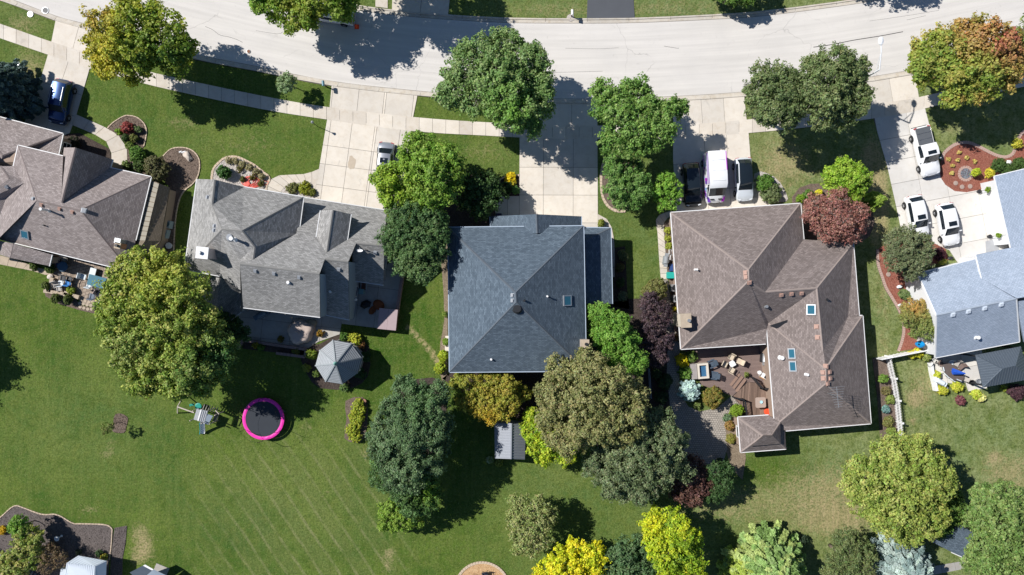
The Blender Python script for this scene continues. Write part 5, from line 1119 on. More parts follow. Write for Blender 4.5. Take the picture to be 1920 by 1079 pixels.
tree('garden_tree', 'fresh green tree hugging the right wall of the slate blue roofed house', [(1125,588,20),(1145,600,22),(1130,625,24),(1155,632,24),(1165,610,18),(1150,660,26),(1175,665,24),(1192,680,20),(1180,640,16),(1165,690,16)], 5.2, .16, ((.065,.15,.018),(.11,.21,.032),(.15,.25,.05)), 29, clump=(.25,.5))
tree('large_tree', 'large brownish olive tree at the rear right corner of the slate blue roofed house', [(1060,705,40),(1110,695,34),(1035,745,34),(1085,750,46),(1140,730,44),(1180,740,30),(1055,800,40),(1110,800,44),(1160,790,44),(1030,780,22),(1195,765,20),(1075,830,26),(1100,672,16),(1190,800,20)], 8.0, .18, ((.11,.12,.042),(.17,.172,.068),(.225,.218,.095)), 30, clump=(.35,.65), dens=95)
tree('large_tree', 'large dark grey green tree below the brownish olive tree', [(1150,850,40),(1200,835,42),(1245,845,38),(1120,875,28),(1165,895,42),(1215,895,44),(1260,880,30),(1190,925,24),(1235,800,30),(1265,830,24),(1140,910,16)], 6.5, .17, ((.065,.09,.04),(.105,.135,.065),(.155,.185,.095)), 31, clump=(.35,.62), dens=95)
tree('purple_tree', 'dark purple narrow tree between the two middle houses', [(1220,570,20),(1240,590,18),(1225,610,22),(1240,640,20),(1222,645,16),(1235,670,16),(1212,585,12)], 3.4, .15, G_PUR, 32, clump=(.2,.4))
shrub('shrub', 'round olive shrub at the top of the dark purple tree', 1227, 545, 23, 2.2, ((.13,.14,.04),(.18,.18,.06)), .12, 33)
tree('garden_tree', 'lime yellow tree right of the ribbed metal shed', [(998,780,14),(1000,805,22),(1025,800,18),(1005,835,22),(1035,830,26),(1060,850,22),(1020,855,18),(985,795,10),(1070,835,12)], 3.6, .17, ((.12,.20,.015),(.22,.29,.02),(.32,.36,.03)), 34, clump=(.22,.42))
tree('garden_tree', 'pale thin crowned tree with grey twigs on the bottom centre lawn', [(975,945,22),(1005,955,26),(975,975,26),(1010,985,28),(985,1005,26),(1010,1015,22),(975,1022,16),(1030,965,14),(1000,1035,12)], 4.2, .16, ((.13,.17,.05),(.19,.215,.075),(.23,.23,.10)), 35, clump=(.2,.42), dens=58, fill=.15, bark=M_PBARK, twigs=22, r=.10)
tree('golden_tree', 'golden yellow tree at the bottom edge, centre', [(1075,1040,28),(1110,1045,30),(1060,1070,36),(1110,1075,40),(1030,1080,30),(1135,1060,20),(1020,1100,30)], 4.6, .20, ((.24,.29,.012),(.38,.38,.016),(.50,.43,.02)), 36, clump=(.28,.52))
tree('golden_tree', 'tall golden and green tree by the metal garden fence, bottom centre right', [(1225,980,22),(1255,975,24),(1275,990,20),(1235,1010,28),(1275,1020,30),(1300,1010,16),(1250,1045,34),(1290,1055,28),(1265,1080,34),(1230,970,14),(1300,1075,20)], 5.6, .19, ((.13,.21,.015),(.24,.31,.016),(.36,.38,.02)), 37, clump=(.28,.52), attract=[(1225,985,25,(.44,.43,.02),.8),(1250,980,12,(.07,.15,.02),.7),(1290,1040,40,(.11,.20,.02),.6)])
tree('garden_tree', 'dull green tree between the two golden trees at the bottom edge', [(1165,1035,28),(1200,1030,28),(1180,1065,36),(1215,1065,28),(1150,1075,24)], 4.6, .18, ((.055,.10,.04),(.09,.145,.06)), 38, clump=(.28,.52))
conifer('conifer', 'pale green feathery conifer with long arms at the bottom edge', 1440, 1058, 76, 7.5, ((.16,.25,.075),(.23,.33,.12),(.30,.36,.13)), 39, dens=1.0, leaf=.19, power=.65, droop=.10)
conifer('conifer', 'yellow green feathery conifer at the bottom edge behind the pale one', 1392, 1074, 46, 5.0, ((.26,.33,.06),(.33,.38,.08)), 40, leaf=.17)
tree('garden_tree', 'dull green brown tree left of the blue spruce at the bottom', [(1590,1015,26),(1615,1035,26),(1580,1055,30),(1610,1070,30),(1560,1080,20)], 4.2, .16, ((.07,.10,.035),(.12,.145,.055)), 41, clump=(.25,.48))
conifer('blue_spruce', 'silvery blue spruce tree at the bottom edge', 1682, 1062, 66, 6.5, G_BSP, 42, dens=1.5, leaf=.17, power=.55, droop=.06)
tree('garden_tree', 'big conical yellow green tree above the blue spruce', [(1660,860,36),(1700,845,30),(1730,865,36),(1625,890,40),(1675,900,56),(1730,910,46),(1640,935,42),(1690,950,48),(1735,955,36),(1610,915,26),(1700,990,30),(1660,975,28),(1760,900,26),(1745,985,22),(1725,835,16)], 6.5, .21, ((.12,.17,.03),(.19,.23,.05),(.26,.28,.08)), 43, clump=(.35,.7))
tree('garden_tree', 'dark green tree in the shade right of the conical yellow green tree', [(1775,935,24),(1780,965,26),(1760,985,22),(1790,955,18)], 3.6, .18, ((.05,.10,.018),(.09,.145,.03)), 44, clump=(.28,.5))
tree('garden_tree', 'green fine leaved tree cut off by the bottom right corner', [(1850,940,34),(1890,935,30),(1835,975,30),(1875,980,46),(1850,1020,40),(1900,1020,42),(1870,1060,44),(1920,970,30),(1830,1055,24),(1925,1060,34)], 6.0, .19, ((.075,.13,.03),(.12,.18,.05),(.16,.215,.07)), 45, clump=(.3,.6))
tree('maroon_tree', 'dark maroon tree at the end of the paver patio', [(1300,875,20),(1310,900,24),(1285,905,22),(1300,930,18),(1275,925,14),(1318,915,12)], 3.6, .17, ((.055,.028,.024),(.09,.045,.036),(.14,.075,.055)), 46, clump=(.24,.44))
tree('garden_tree', 'dark green bush tree right of the maroon tree', [(1340,885,18),(1355,905,18),(1335,920,20),(1360,880,12),(1350,925,12)], 3.2, .15, ((.028,.06,.018),(.05,.09,.03)), 47, clump=(.2,.4))
tree('street_tree', 'leafy tree hanging over the top edge beside the black driveway', [(1345,-18,20),(1380,-14,26),(1405,2,13),(1360,0,12),(1420,-22,22)], 2.2, .19, ((.055,.11,.02),(.09,.15,.03)), 48, clump=(.25,.5))
tree('shade_tree', 'tree beyond the left edge that shades the lawn', [(-185,625,36),(-165,665,36),(-185,695,32)], 5.0, .24, G_MID, 49)
tree('shade_tree', 'tree beyond the top edge, right', [(1590,-100,38),(1700,-118,38),(1650,-105,30)], 5.5, .26, G_MID, 50)
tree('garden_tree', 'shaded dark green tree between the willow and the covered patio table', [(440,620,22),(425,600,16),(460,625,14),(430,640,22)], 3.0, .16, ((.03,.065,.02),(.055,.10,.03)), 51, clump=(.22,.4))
tree('garden_tree', 'yellow green tree leaning over the grey mulch at the bottom left', [(50,1000,20),(62,1022,24),(40,1035,22),(60,1045,24),(30,1065,24),(15,1050,18),(70,1010,12),(5,1075,20)], 2.2, .16, ((.12,.17,.035),(.19,.22,.05),(.25,.24,.08)), 52, clump=(.2,.42))
tree('garden_tree', 'bright green small tree beside the yellow flowers at the bottom left', [(35,982,16),(45,995,12),(28,995,10)], 2.4, .15, ((.09,.18,.02),(.14,.24,.04)), 53, clump=(.2,.36), r=.05)
tree('bare_shrub_tree', 'thin reddish shrub tree left of the white shed', [(95,1035,18),(115,1050,16),(90,1060,18)], 2.2, .10, ((.10,.07,.04),(.14,.10,.06)), 54, clump=(.14,.26), dens=26, fill=.05, twigs=16, r=.04)

# ---- shrubs and plants (label, px, py, r, height, colours, leaf)
SH = [
 ('round dark red barberry shrub in the small bed by the curved walk', 238,240,12,1.1,((.26,.055,.05),(.36,.10,.09)),.09),
 ('clipped green ball shrub next to the red barberry shrub', 236,259,7.5,.9,((.06,.11,.03),(.08,.14,.04)),.05),
 ('light green leafy shrub left of the red barberry shrub', 224,248,6,.8,((.14,.25,.02),(.18,.3,.03)),.10),
 ('grey green leafy plant right of the red barberry shrub', 258,243,7,.7,((.13,.19,.07),(.18,.24,.1)),.10),
 ('olive green shrub at the lower end of the small bed by the curved walk', 252,260,8,.8,((.14,.17,.04),(.2,.2,.06)),.08),
 ('yellow green shrub below the clipped ball shrub', 244,274,9,.8,((.12,.18,.03),(.18,.24,.05)),.09),
 ('big round clipped brown green shrub in the mulch bed with the boulder', 297,316,26,2.3,((.10,.105,.045),(.145,.145,.065),(.19,.17,.09)),.085),
 ('bright green bushy shrub between the front walk and the big round shrub', 257,292,16,1.4,((.09,.19,.03),(.14,.25,.05)),.12),
 ('dark green shrub in front of the big round clipped shrub', 263,312,14,1.2,((.05,.10,.02),(.09,.14,.035)),.10),
 ('small grassy plant by the end of the front walk', 236,309,8,.6,((.14,.2,.05),(.2,.26,.08)),.09),
 ('large green shrub in the white rock bed', 418,322,14,1.3,((.045,.12,.025),(.075,.17,.04)),.12),
 ('yellow green ground plant by the narrow round walk', 572,351,14,.5,((.20,.24,.02),(.30,.30,.03)),.09),
 ('olive mound plant beside the yellow green ground plant', 548,354,12,.5,((.14,.15,.05),(.2,.2,.07)),.09),
 ('dark mound plant at the end of the planted strip by the driveway', 583,361,9,.5,((.12,.16,.02),(.2,.2,.04)),.09),
 ('golden yellow flowering plant beside the plain driveway', 958,335,12,.6,((.60,.46,.01),(.74,.58,.02)),.08),
 ('green leafy potted style plant at the edge of the plain driveway', 967,356,8,.8,((.10,.22,.05),(.16,.30,.08)),.10),
 ('dark green shrub below the golden yellow flowering plant', 948,352,13,.7,((.03,.07,.015),(.06,.11,.03)),.09),
 ('yellow flowering low plant just below the golden yellow plant', 962,344,6,.5,((.40,.36,.02),(.5,.42,.04)),.07),
 ('small round yellow green shrub at the garage corner of the slate blue roofed house', 1128,418,7.5,.8,((.16,.20,.03),(.24,.25,.05)),.09),
 ('round green shrub behind the pale crossover car', 1433,342,19,1.2,((.07,.16,.02),(.12,.22,.04)),.10),
 ('grey green spreading shrub beside the pale crossover car', 1448,361,21,1.1,((.12,.16,.06),(.18,.22,.1)),.09),
 ('bright green shrub left end of the bed in front of the purple leaved tree', 1500,373,9,.8,((.13,.24,.02),(.2,.3,.03)),.09),
 ('bright yellow shrub in front of the purple leaved tree', 1535,362,7,.7,((.50,.48,.02),(.6,.54,.04)),.08),
 ('green mound shrub right of the bright green end shrub', 1515,365,10,.8,((.08,.17,.03),(.12,.21,.04)),.09),
 ('round dark green clipped shrub by the lamp in the red mulch', 1870,310,15,1.3,((.055,.11,.025),(.085,.15,.04)),.06),
 ('dark green clipped shrub nearest the pale blue garage roof', 1887,318,13,1.2,((.05,.10,.022),(.08,.14,.035)),.06),
 ('dark green clipped shrub at the right edge by the pale blue garage', 1910,308,14,1.2,((.05,.10,.022),(.08,.14,.035)),.06),
 ('bright yellow mound shrub beside the stone ring bed', 1855,325,10,.8,((.50,.46,.04),(.62,.55,.06)),.09),
 ('yellow green leaning sapling planted in the round stone ring', 1828,323,8,1.3,((.34,.42,.03),(.46,.50,.05)),.09),
 ('yellow mound shrub at the right edge behind the curved brick border', 1908,270,10,.8,((.40,.40,.04),(.5,.46,.06)),.09),
 ('yellow green plant under the round clipped grey green tree', 1766,489,8,.6,((.30,.34,.05),(.42,.42,.08)),.08),
 ('dark maroon shrub right of the round clipped grey green tree', 1762,478,13,.9,((.06,.02,.03),(.10,.035,.045)),.09),
 ('green shrub above the orange tipped shrub tree', 1696,552,11,1.0,((.12,.18,.06),(.18,.24,.09)),.09),
 ('yellow variegated shrub, left one behind the white fence', 1710,665,9,.8,((.46,.44,.03),(.58,.52,.06)),.10),
 ('yellow variegated shrub, larger one behind the white fence', 1724,661,10,.9,((.48,.46,.03),(.60,.54,.06)),.10),
 ('green shrub by the white fence corner next to the bicycle', 1738,667,10,.9,((.20,.26,.07),(.3,.34,.1)),.09),
 ('bright green round shrub left of the picket fence', 1655,710,9,1.1,((.11,.20,.03),(.17,.27,.05)),.10),
 ('brownish shrub left of the picket fence below the bright green one', 1660,733,9,.8,((.15,.14,.05),(.22,.18,.08)),.09),
 ('blue green spiky shrub left of the picket fence', 1660,768,8,.7,((.14,.26,.24),(.2,.34,.32)),.10),
 ('yellow green shrub in the side garden left of the picket fence', 1668,750,9,.8,((.17,.23,.05),(.24,.29,.08)),.10),
 ('olive shrub at the lower end of the side garden by the picket fence', 1666,790,11,.8,((.16,.17,.05),(.22,.21,.07)),.10),
 ('yellow green shrub at the foot of the picket fence', 1672,808,9,.8,((.16,.22,.04),(.22,.27,.06)),.10),
 ('spiky yellow green plant in the corner of the pale patio', 1755,704,8,.8,((.42,.46,.04),(.5,.5,.08)),.12),
 ('spiky yellow green plant below the covered grill, left one', 1766,731,11,.8,((.40,.43,.04),(.5,.48,.07)),.12),
 ('spiky yellow green plant below the covered grill, right one', 1794,726,11,.8,((.40,.45,.04),(.5,.5,.07)),.12),
 ('small round dark red shrub on the right hand lawn', 1800,751,10,.8,((.16,.05,.06),(.23,.09,.1)),.08),
 ('large leaved lime green plant on the right hand lawn', 1829,741,10,.7,((.42,.50,.05),(.52,.56,.1)),.17),
 ('cream leaved plant right of the large leaved lime green plant', 1841,746,8,.6,((.6,.58,.28),(.5,.52,.15)),.16),
 ('dark purple spreading shrub at the right edge below the pavilion', 1906,737,17,.9,((.06,.03,.04),(.10,.05,.06)),.10),
 ('small lime plant below the dark pavilion', 1882,728,6,.5,((.28,.34,.04),(.36,.4,.06)),.09),
 ('bright yellow mounded shrub by the red patio', 1279,676,13,1.0,((.52,.46,.012),(.66,.56,.02)),.08),
 ('green shrub with pale leaves right of the yellow mounded shrub', 1298,668,11,.9,((.11,.19,.03),(.17,.25,.06)),.09),
 ('bright green shrub below the yellow mounded shrub', 1284,698,14,1.1,((.10,.20,.03),(.15,.26,.05)),.11),
 ('round clipped yellow green shrub beside the wooden deck', 1381,769,13.5,1.4,((.17,.27,.02),(.22,.33,.035)),.05),
 ('large round bronze and green shrub left of the wooden deck', 1336,748,21,2.0,((.16,.15,.03),(.25,.185,.045),(.13,.17,.03)),.095),
 ('blue green leaved plant by the turret corner', 1363,783,8,.6,((.10,.17,.08),(.15,.22,.12)),.09),
 ('rusty red and yellow shrub row beside the turret, upper one', 1369,799,10,.8,((.26,.19,.05),(.3,.16,.06)),.09),
 ('rusty yellow shrub beside the turret, lower one', 1371,822,10,.8,((.28,.23,.06),(.2,.22,.04)),.09),
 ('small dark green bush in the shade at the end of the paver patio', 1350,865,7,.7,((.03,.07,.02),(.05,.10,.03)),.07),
 ('yellow green shrub against the wall above the white chairs', 1253,433,7,.8,((.24,.28,.03),(.32,.34,.05)),.09),
 ('yellow green shrub against the wall nearest the white chairs', 1254,462,7.5,.8,((.22,.27,.03),(.3,.33,.05)),.09),
 ('yellow green shrub against the wall, middle of three', 1252,448,6,.8,((.24,.28,.03),(.32,.34,.05)),.09),
 ('bright yellow plant against the wall below the turquoise box', 1266,580,5,.6,((.55,.50,.02),(.65,.58,.04)),.08),
 ('brown orange shrub at the lower left corner of the taupe roof', 1268,634,7,.7,((.28,.16,.07),(.36,.22,.1)),.09),
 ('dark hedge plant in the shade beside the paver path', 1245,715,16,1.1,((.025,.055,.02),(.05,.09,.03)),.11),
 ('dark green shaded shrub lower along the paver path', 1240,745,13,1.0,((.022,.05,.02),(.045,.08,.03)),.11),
 ('lime green climbing plant at the lower left corner of the slate blue roof', 830,668,11,1.1,((.28,.36,.02),(.38,.44,.04)),.11),
 ('lime shrub left of the slate blue roof, lower of two', 826,690,12,1.0,((.24,.32,.02),(.33,.38,.04)),.11),
 ('bright green climbing shrub left of the slate blue roof, higher one', 836,640,7,.9,((.16,.26,.03),(.22,.32,.05)),.09),
 ('green leafy plant on the left wall of the slate blue roofed house, topmost', 835,590,5,.7,((.14,.22,.03),(.2,.26,.05)),.08),
 ('yellow green shrub behind the gazebo, upper right', 668,636,12,1.0,((.34,.38,.03),(.44,.44,.05)),.09),
 ('dark green shrub between the patio corner and the gazebo', 645,632,9,1.0,((.06,.14,.02),(.1,.19,.035)),.09),
 ('yellow shrub beside the dark green shrub behind the gazebo', 656,633,7,.8,((.30,.34,.04),(.38,.4,.06)),.08),
 ('orange brown shrub at the right shoulder of the gazebo', 678,647,7,.6,((.3,.15,.05),(.22,.12,.05)),.08),
 ('dark green shrub right of the gazebo', 685,668,11,1.0,((.025,.075,.02),(.045,.11,.035)),.09),
 ('dark green shrub at the lower right of the gazebo', 676,700,12,.9,((.03,.085,.03),(.055,.12,.045)),.09),
 ('green shrub at the bottom of the gazebo', 645,727,9,.7,((.1,.18,.05),(.15,.22,.07)),.09),
 ('yellow green shrub left of the gazebo beside the planter', 583,665,11,1.0,((.14,.22,.02),(.22,.28,.035)),.09),
 ('yellow green shrub left of the gazebo, lower one', 575,690,9,.8,((.20,.26,.04),(.28,.3,.06)),.09),
 ('variegated leafy plant at the lower left of the gazebo', 592,700,8,.7,((.12,.2,.04),(.2,.26,.07)),.09),
 ('yellow flowers in the brick planter by the patio', 480,648,8,.6,((.3,.22,.02),(.16,.2,.02)),.08),
 ('green plant in the brick planter by the patio', 490,650,8,.6,((.08,.17,.02),(.12,.22,.03)),.08),
 ('orange and green flowers at the right end of the brick planter', 556,658,9,.5,((.16,.14,.02),(.08,.14,.03)),.08),
 ('round clipped shrub, left of the two by the patio edge', 105,561,10,1.1,((.095,.13,.03),(.13,.165,.045)),.05),
 ('round clipped shrub, right of the two by the patio edge', 128,562,9,1.1,((.095,.13,.03),(.13,.165,.045)),.05),
 ('clipped oval shrub at the left end of the patio planter', 86,536,8,1.0,((.10,.14,.03),(.14,.18,.045)),.05),
 ('round clipped green shrub beside the willow tree', 190,581,13,1.3,((.055,.10,.02),(.085,.14,.035)),.055),
 ('leafy potted plant among the patio chairs', 133,545,8,.8,((.20,.28,.03),(.3,.34,.05)),.10),
 ('green shrub under the brown lean to roof', 64,500,8,.8,((.07,.12,.02),(.1,.15,.03)),.07),
 ('green shrub beside the dark garden table', 95,505,10,.8,((.06,.11,.02),(.09,.14,.03)),.08),
 ('yellow flower clump at the left edge, bottom', 4,995,9,.6,((.62,.40,.02),(.5,.36,.02)),.07),
 ('dark dome shrub in a pot behind the white shed, left', 148,1035,5,.6,((.03,.05,.03),(.05,.07,.04)),.06),
 ('dark dome shrub behind the white shed, right', 186,1038,6,.7,((.04,.09,.03),(.07,.12,.04)),.07),
 ('reddish dry mounded shrub in the grey mulch', 99,1027,13,.8,((.17,.11,.075),(.24,.16,.10)),.06),
 ('orange and yellow plant at the corner of the white shed', 196,1045,6,.7,((.4,.28,.03),(.12,.25,.05)),.08),
 ('white flowered plant at the lower left of the ribbed metal shed', 920,862,8,.7,((.16,.24,.05),(.42,.46,.32)),.08),
 ('yellow green plant below the ribbed metal shed', 936,868,8,.6,((.28,.30,.05),(.2,.25,.05)),.08),
 ('dark maroon cypress like shrub by the conical tree, small', 1808,970,7,.8,((.20,.04,.05),(.12,.03,.03)),.08),
 ('slim dark shrub on the dry lawn above the dull green brown tree', 1506,1012,9,1.0,((.02,.04,.02),(.035,.06,.03)),.08),
 ('leafy shrub in the shaded bed right of the slate blue roofed house', 1168,480,11,.9,((.10,.13,.05),(.16,.18,.08)),.09),
 ('orange tinted shrub in the shaded bed right of the slate blue roof', 1162,502,9,.8,((.12,.08,.03),(.1,.12,.04)),.08),
 ('pale leaved plant at the lower end of the shaded bed', 1167,556,10,.8,((.12,.16,.08),(.2,.22,.14)),.09),
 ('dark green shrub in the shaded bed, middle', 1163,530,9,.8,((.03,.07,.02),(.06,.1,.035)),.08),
 ('green shrub at the garage corner of the brown mauve roofed house', 138,268,12,.9,((.05,.035,.03),(.035,.05,.02)),.09),
]
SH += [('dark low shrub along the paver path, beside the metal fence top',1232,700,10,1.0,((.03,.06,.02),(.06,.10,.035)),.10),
 ('dark olive shrub under the lower dark purple tree',1240,688,9,.9,((.06,.06,.03),(.10,.09,.05)),.10),
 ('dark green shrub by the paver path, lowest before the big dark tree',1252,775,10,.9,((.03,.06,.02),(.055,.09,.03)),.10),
 ('brown leaved low shrub left of the paver path',1235,770,9,.8,((.08,.06,.035),(.11,.09,.05)),.09),
 ('dark green shrub tucked between the silvery dwarf spruce and the bronze shrub',1314,738,8,.9,((.05,.10,.02),(.09,.15,.03)),.09),
 ('yellow green plant below the silvery dwarf spruce',1308,760,6,.6,((.14,.19,.05),(.2,.25,.08)),.08)]
for i, (lab, px, py, r_, h_, cs, lf) in enumerate(SH):
    shrub('shrub' if 'plant' not in lab and 'flower' not in lab else 'garden_plant', lab, px, py, r_, h_, cs, lf, seed=100+i, clump=(.06,.13) if 'clipped' in lab else None, up=.3)
# repeats: ornamental grass clumps in the white rock bed, yellow perennials in the red mulch
for i, (x, y) in enumerate([(429,301),(442,303),(455,308),(468,314),(480,322),(491,332)]):
    shrub('grass_clump', 'tan ornamental grass at the white rock bed, '+['first from the left','second from the left','third from the left','fourth from the left','fifth from the left','last on the right'][i], x, y, 6.2, .6, ((.30,.26,.14),(.38,.34,.2),(.18,.17,.07)), .08, 300+i, group='ornamental grasses round the rock bed', cat='plant')
for i, (x, y) in enumerate([(449,318),(474,333),(455,336),(489,345)]):
    shrub('low_shrub', 'dark olive mound in the white rocks, '+['right of the large green shrub','above the red hose','nearest the grey roof edge, left of the hose','at the right end of the hose'][i], x, y, 5.2, .5, ((.09,.10,.02),(.15,.12,.03)), .08, 310+i, group='dark mounds in the rock bed', cat='plant')
for i, (x, y) in enumerate([(1799,286),(1812,296),(1795,301),(1779,299),(1827,303),(1785,312),(1784.5,325)]):
    shrub('perennial', 'yellow perennial in the red mulch, '+['topmost of the seven','second from the top','in the middle of the cluster','leftmost, close to the pickup truck','rightmost of the seven, toward the clipped shrubs','left, between the leftmost and lowest ones','lowest on the left, beside the stone ring'][i], x, y, 3.4, .35, ((.50,.40,.11),(.60,.50,.18)), .07, 320+i, group='yellow perennials in the red mulch', cat='plant')
for i, (x, y) in enumerate([(1791,344),(1803,351),(1818,350),(1665,515)]):
    c = P(x, y); st = MB().lathe((c.x, c.y, .05), [(.24,0),(.25,.05),(.2,.07)], 14).build('stepping_stone', plain('dusty_stone', (.38,.29,.25), .9)); tag(st, 'round dusty stepping stone in the red mulch, '+['left one below the stone ring','middle one below the stone ring','right one below the stone ring','beside the round clipped tree'][i], 'stepping stone', 'round stepping stones in the red mulch')
shrub('flowering_hedge', 'long lime green flower bed with a pot at its top on the back lawn', 668, 790, 30, .9, ((.20,.27,.03),(.32,.37,.04),(.42,.44,.05)), .10, 340, lob=[(672,757,9),(668,770,10),(664,783,10),(668,795,11),(660,806,12),(666,818,11),(678,770,8),(676,785,7)], cat='flower bed')
# topiary balls on thin stems by the pale garage
for x, y, lab in ((1852,356,'small ball topiary on a stem at the upper corner of the pale garage door'),(1872,442,'small ball topiary on a thin stem by the lower end of the pale garage')):
    r_ = thing('topiary', lab, 'topiary', tuple(P(x, y, 1.6).xy.to_3d()), 'ball topiaries by the garage'); c = P(x, y, 1.6)
    crown('foliage', [(c.x, c.y, 1.6, .26, .24)], r_, .05, 260, 1.1, 0, ((.16,.27,.02),(.22,.33,.04)), 350+int(x), (.05,.09)); MB().cyl((c.x, c.y, 0), (c.x, c.y, 1.5), .025, .02, 6).build('stem', M_BARK, r_); MB().lathe((c.x, c.y, .05), [(.16,0),(.22,.3),(.2,.32)], 12).build('pot', M_DMET, r_)
# dwarf spruce: silvery mound
conifer('dwarf_spruce', 'round silvery blue dwarf spruce beside the paver path', 1293, 733, 21, 1.7, ((.24,.33,.35),(.34,.44,.46),(.42,.52,.54)), 360, leaf=.10, whorls=9, dens=2.2, power=.42, droop=.02, cat='shrub', zref=.4)
# sapling in the mulch patch
sp = thing('sapling', 'thin young sapling standing in the small mulch patch on the back lawn', 'tree', tuple(P(228, 792))); b_ = P(228, 792)
MB().tube([b_, b_+Vector((-.15,.1,1.2)), b_+Vector((-.2,.15,2.1))], [.035,.025,.015], 6).build('trunk', M_BARK, sp); q_ = b_+Vector((-.3,-.2,2.0)); crown('crown', [(q_.x, q_.y, 2.0, .6, .45)], sp, .09, 60, 1.2, .3, ((.12,.16,.04),(.18,.2,.06)), 370, (.12,.22), fill=.1)
# ------------------------------------------------------------------ vehicles
def paint(name, col, metal=.0, rough=.28): 
    if name in MATS: return MATS[name]
    t = NT(name); t.fin(col, rough, metal, .5, .8); return t.m
M_TYRE = plain('tyre_rubber', (.02,.02,.021), .85); M_RIM = plain('alloy_rim', (.45,.46,.48), .3, .8); M_BLK = plain('black_trim', (.014,.014,.016), .4)
M_LAMP = plain('lamp_lens', (.75,.77,.8), .1, spec=.8); M_TAIL = plain('tail_lamp', (.45,.02,.02), .25, spec=.6)
STY = {
 'sedan': [(0,.74,.62,.66,.66),(.02,.88,.84,.88,.74),(.07,.95,.94,.99,.78),(.155,.98,.97,1.03,.80),(.29,1,.96,1.36,.60),(.43,1,.95,1.44,.63),(.58,1,.93,1.40,.62),(.74,1,.92,.97,.80),(.86,.98,.84,.90,.80),(.94,.92,.74,.80,.74),(.985,.80,.62,.66,.62),(1,.66,.50,.52,.5)],
 'hatch': [(0,.78,.70,.74,.66),(.015,.90,.90,.96,.74),(.05,.96,.97,1.06,.76),(.15,.99,.99,1.46,.62),(.30,1,.98,1.53,.64),(.45,1,.97,1.54,.66),(.60,1,.95,1.47,.64),(.755,1,.93,1.0,.80),(.87,.98,.88,.95,.80),(.945,.93,.80,.86,.76),(.985,.82,.68,.72,.66),(1,.68,.54,.56,.5)],
 'suv': [(0,.80,.75,.80,.70),(.015,.92,1.0,1.06,.76),(.04,.97,1.05,1.16,.78),(.11,.99,1.06,1.66,.68),(.30,1,1.05,1.73,.70),(.48,1,1.03,1.74,.71),(.62,1,1.02,1.66,.69),(.74,1,1.0,1.10,.82),(.86,.98,.96,1.04,.82),(.94,.94,.88,.95,.78),(.985,.84,.74,.80,.7),(1,.72,.58,.6,.56)],
 'van': [(0,.90,1.1,1.2,.82),(.01,.97,1.5,1.7,.86),(.02,.985,1.8,2.55,.84),(.25,1,1.8,2.62,.84),(.5,1,1.8,2.62,.84),(.66,1,1.75,2.60,.83),(.74,1,1.5,2.30,.80),(.87,.99,1.25,1.36,.82),(.94,.95,1.08,1.16,.78),(.985,.86,.88,.92,.7),(1,.76,.6,.62,.6)],
 'cab': [(0,.92,1.0,1.02,.86),(.01,.96,1.05,1.07,.88),(.36,.985,1.06,1.08,.90),(.375,.99,1.06,1.62,.72),(.50,1,1.05,1.80,.72),(.62,1,1.04,1.76,.71),(.735,1,1.04,1.14,.84),(.85,.99,1.02,1.09,.84),(.94,.95,.96,1.02,.80),(.985,.88,.82,.86,.74),(1,.76,.62,.64,.6)]}
GL = {'sedan': (3, 4, 6, 7), 'hatch': (2, 3, 6, 7), 'suv': (2, 3, 6, 7), 'van': (None, None, 6, 7), 'cab': (2, 3, 5, 6)}
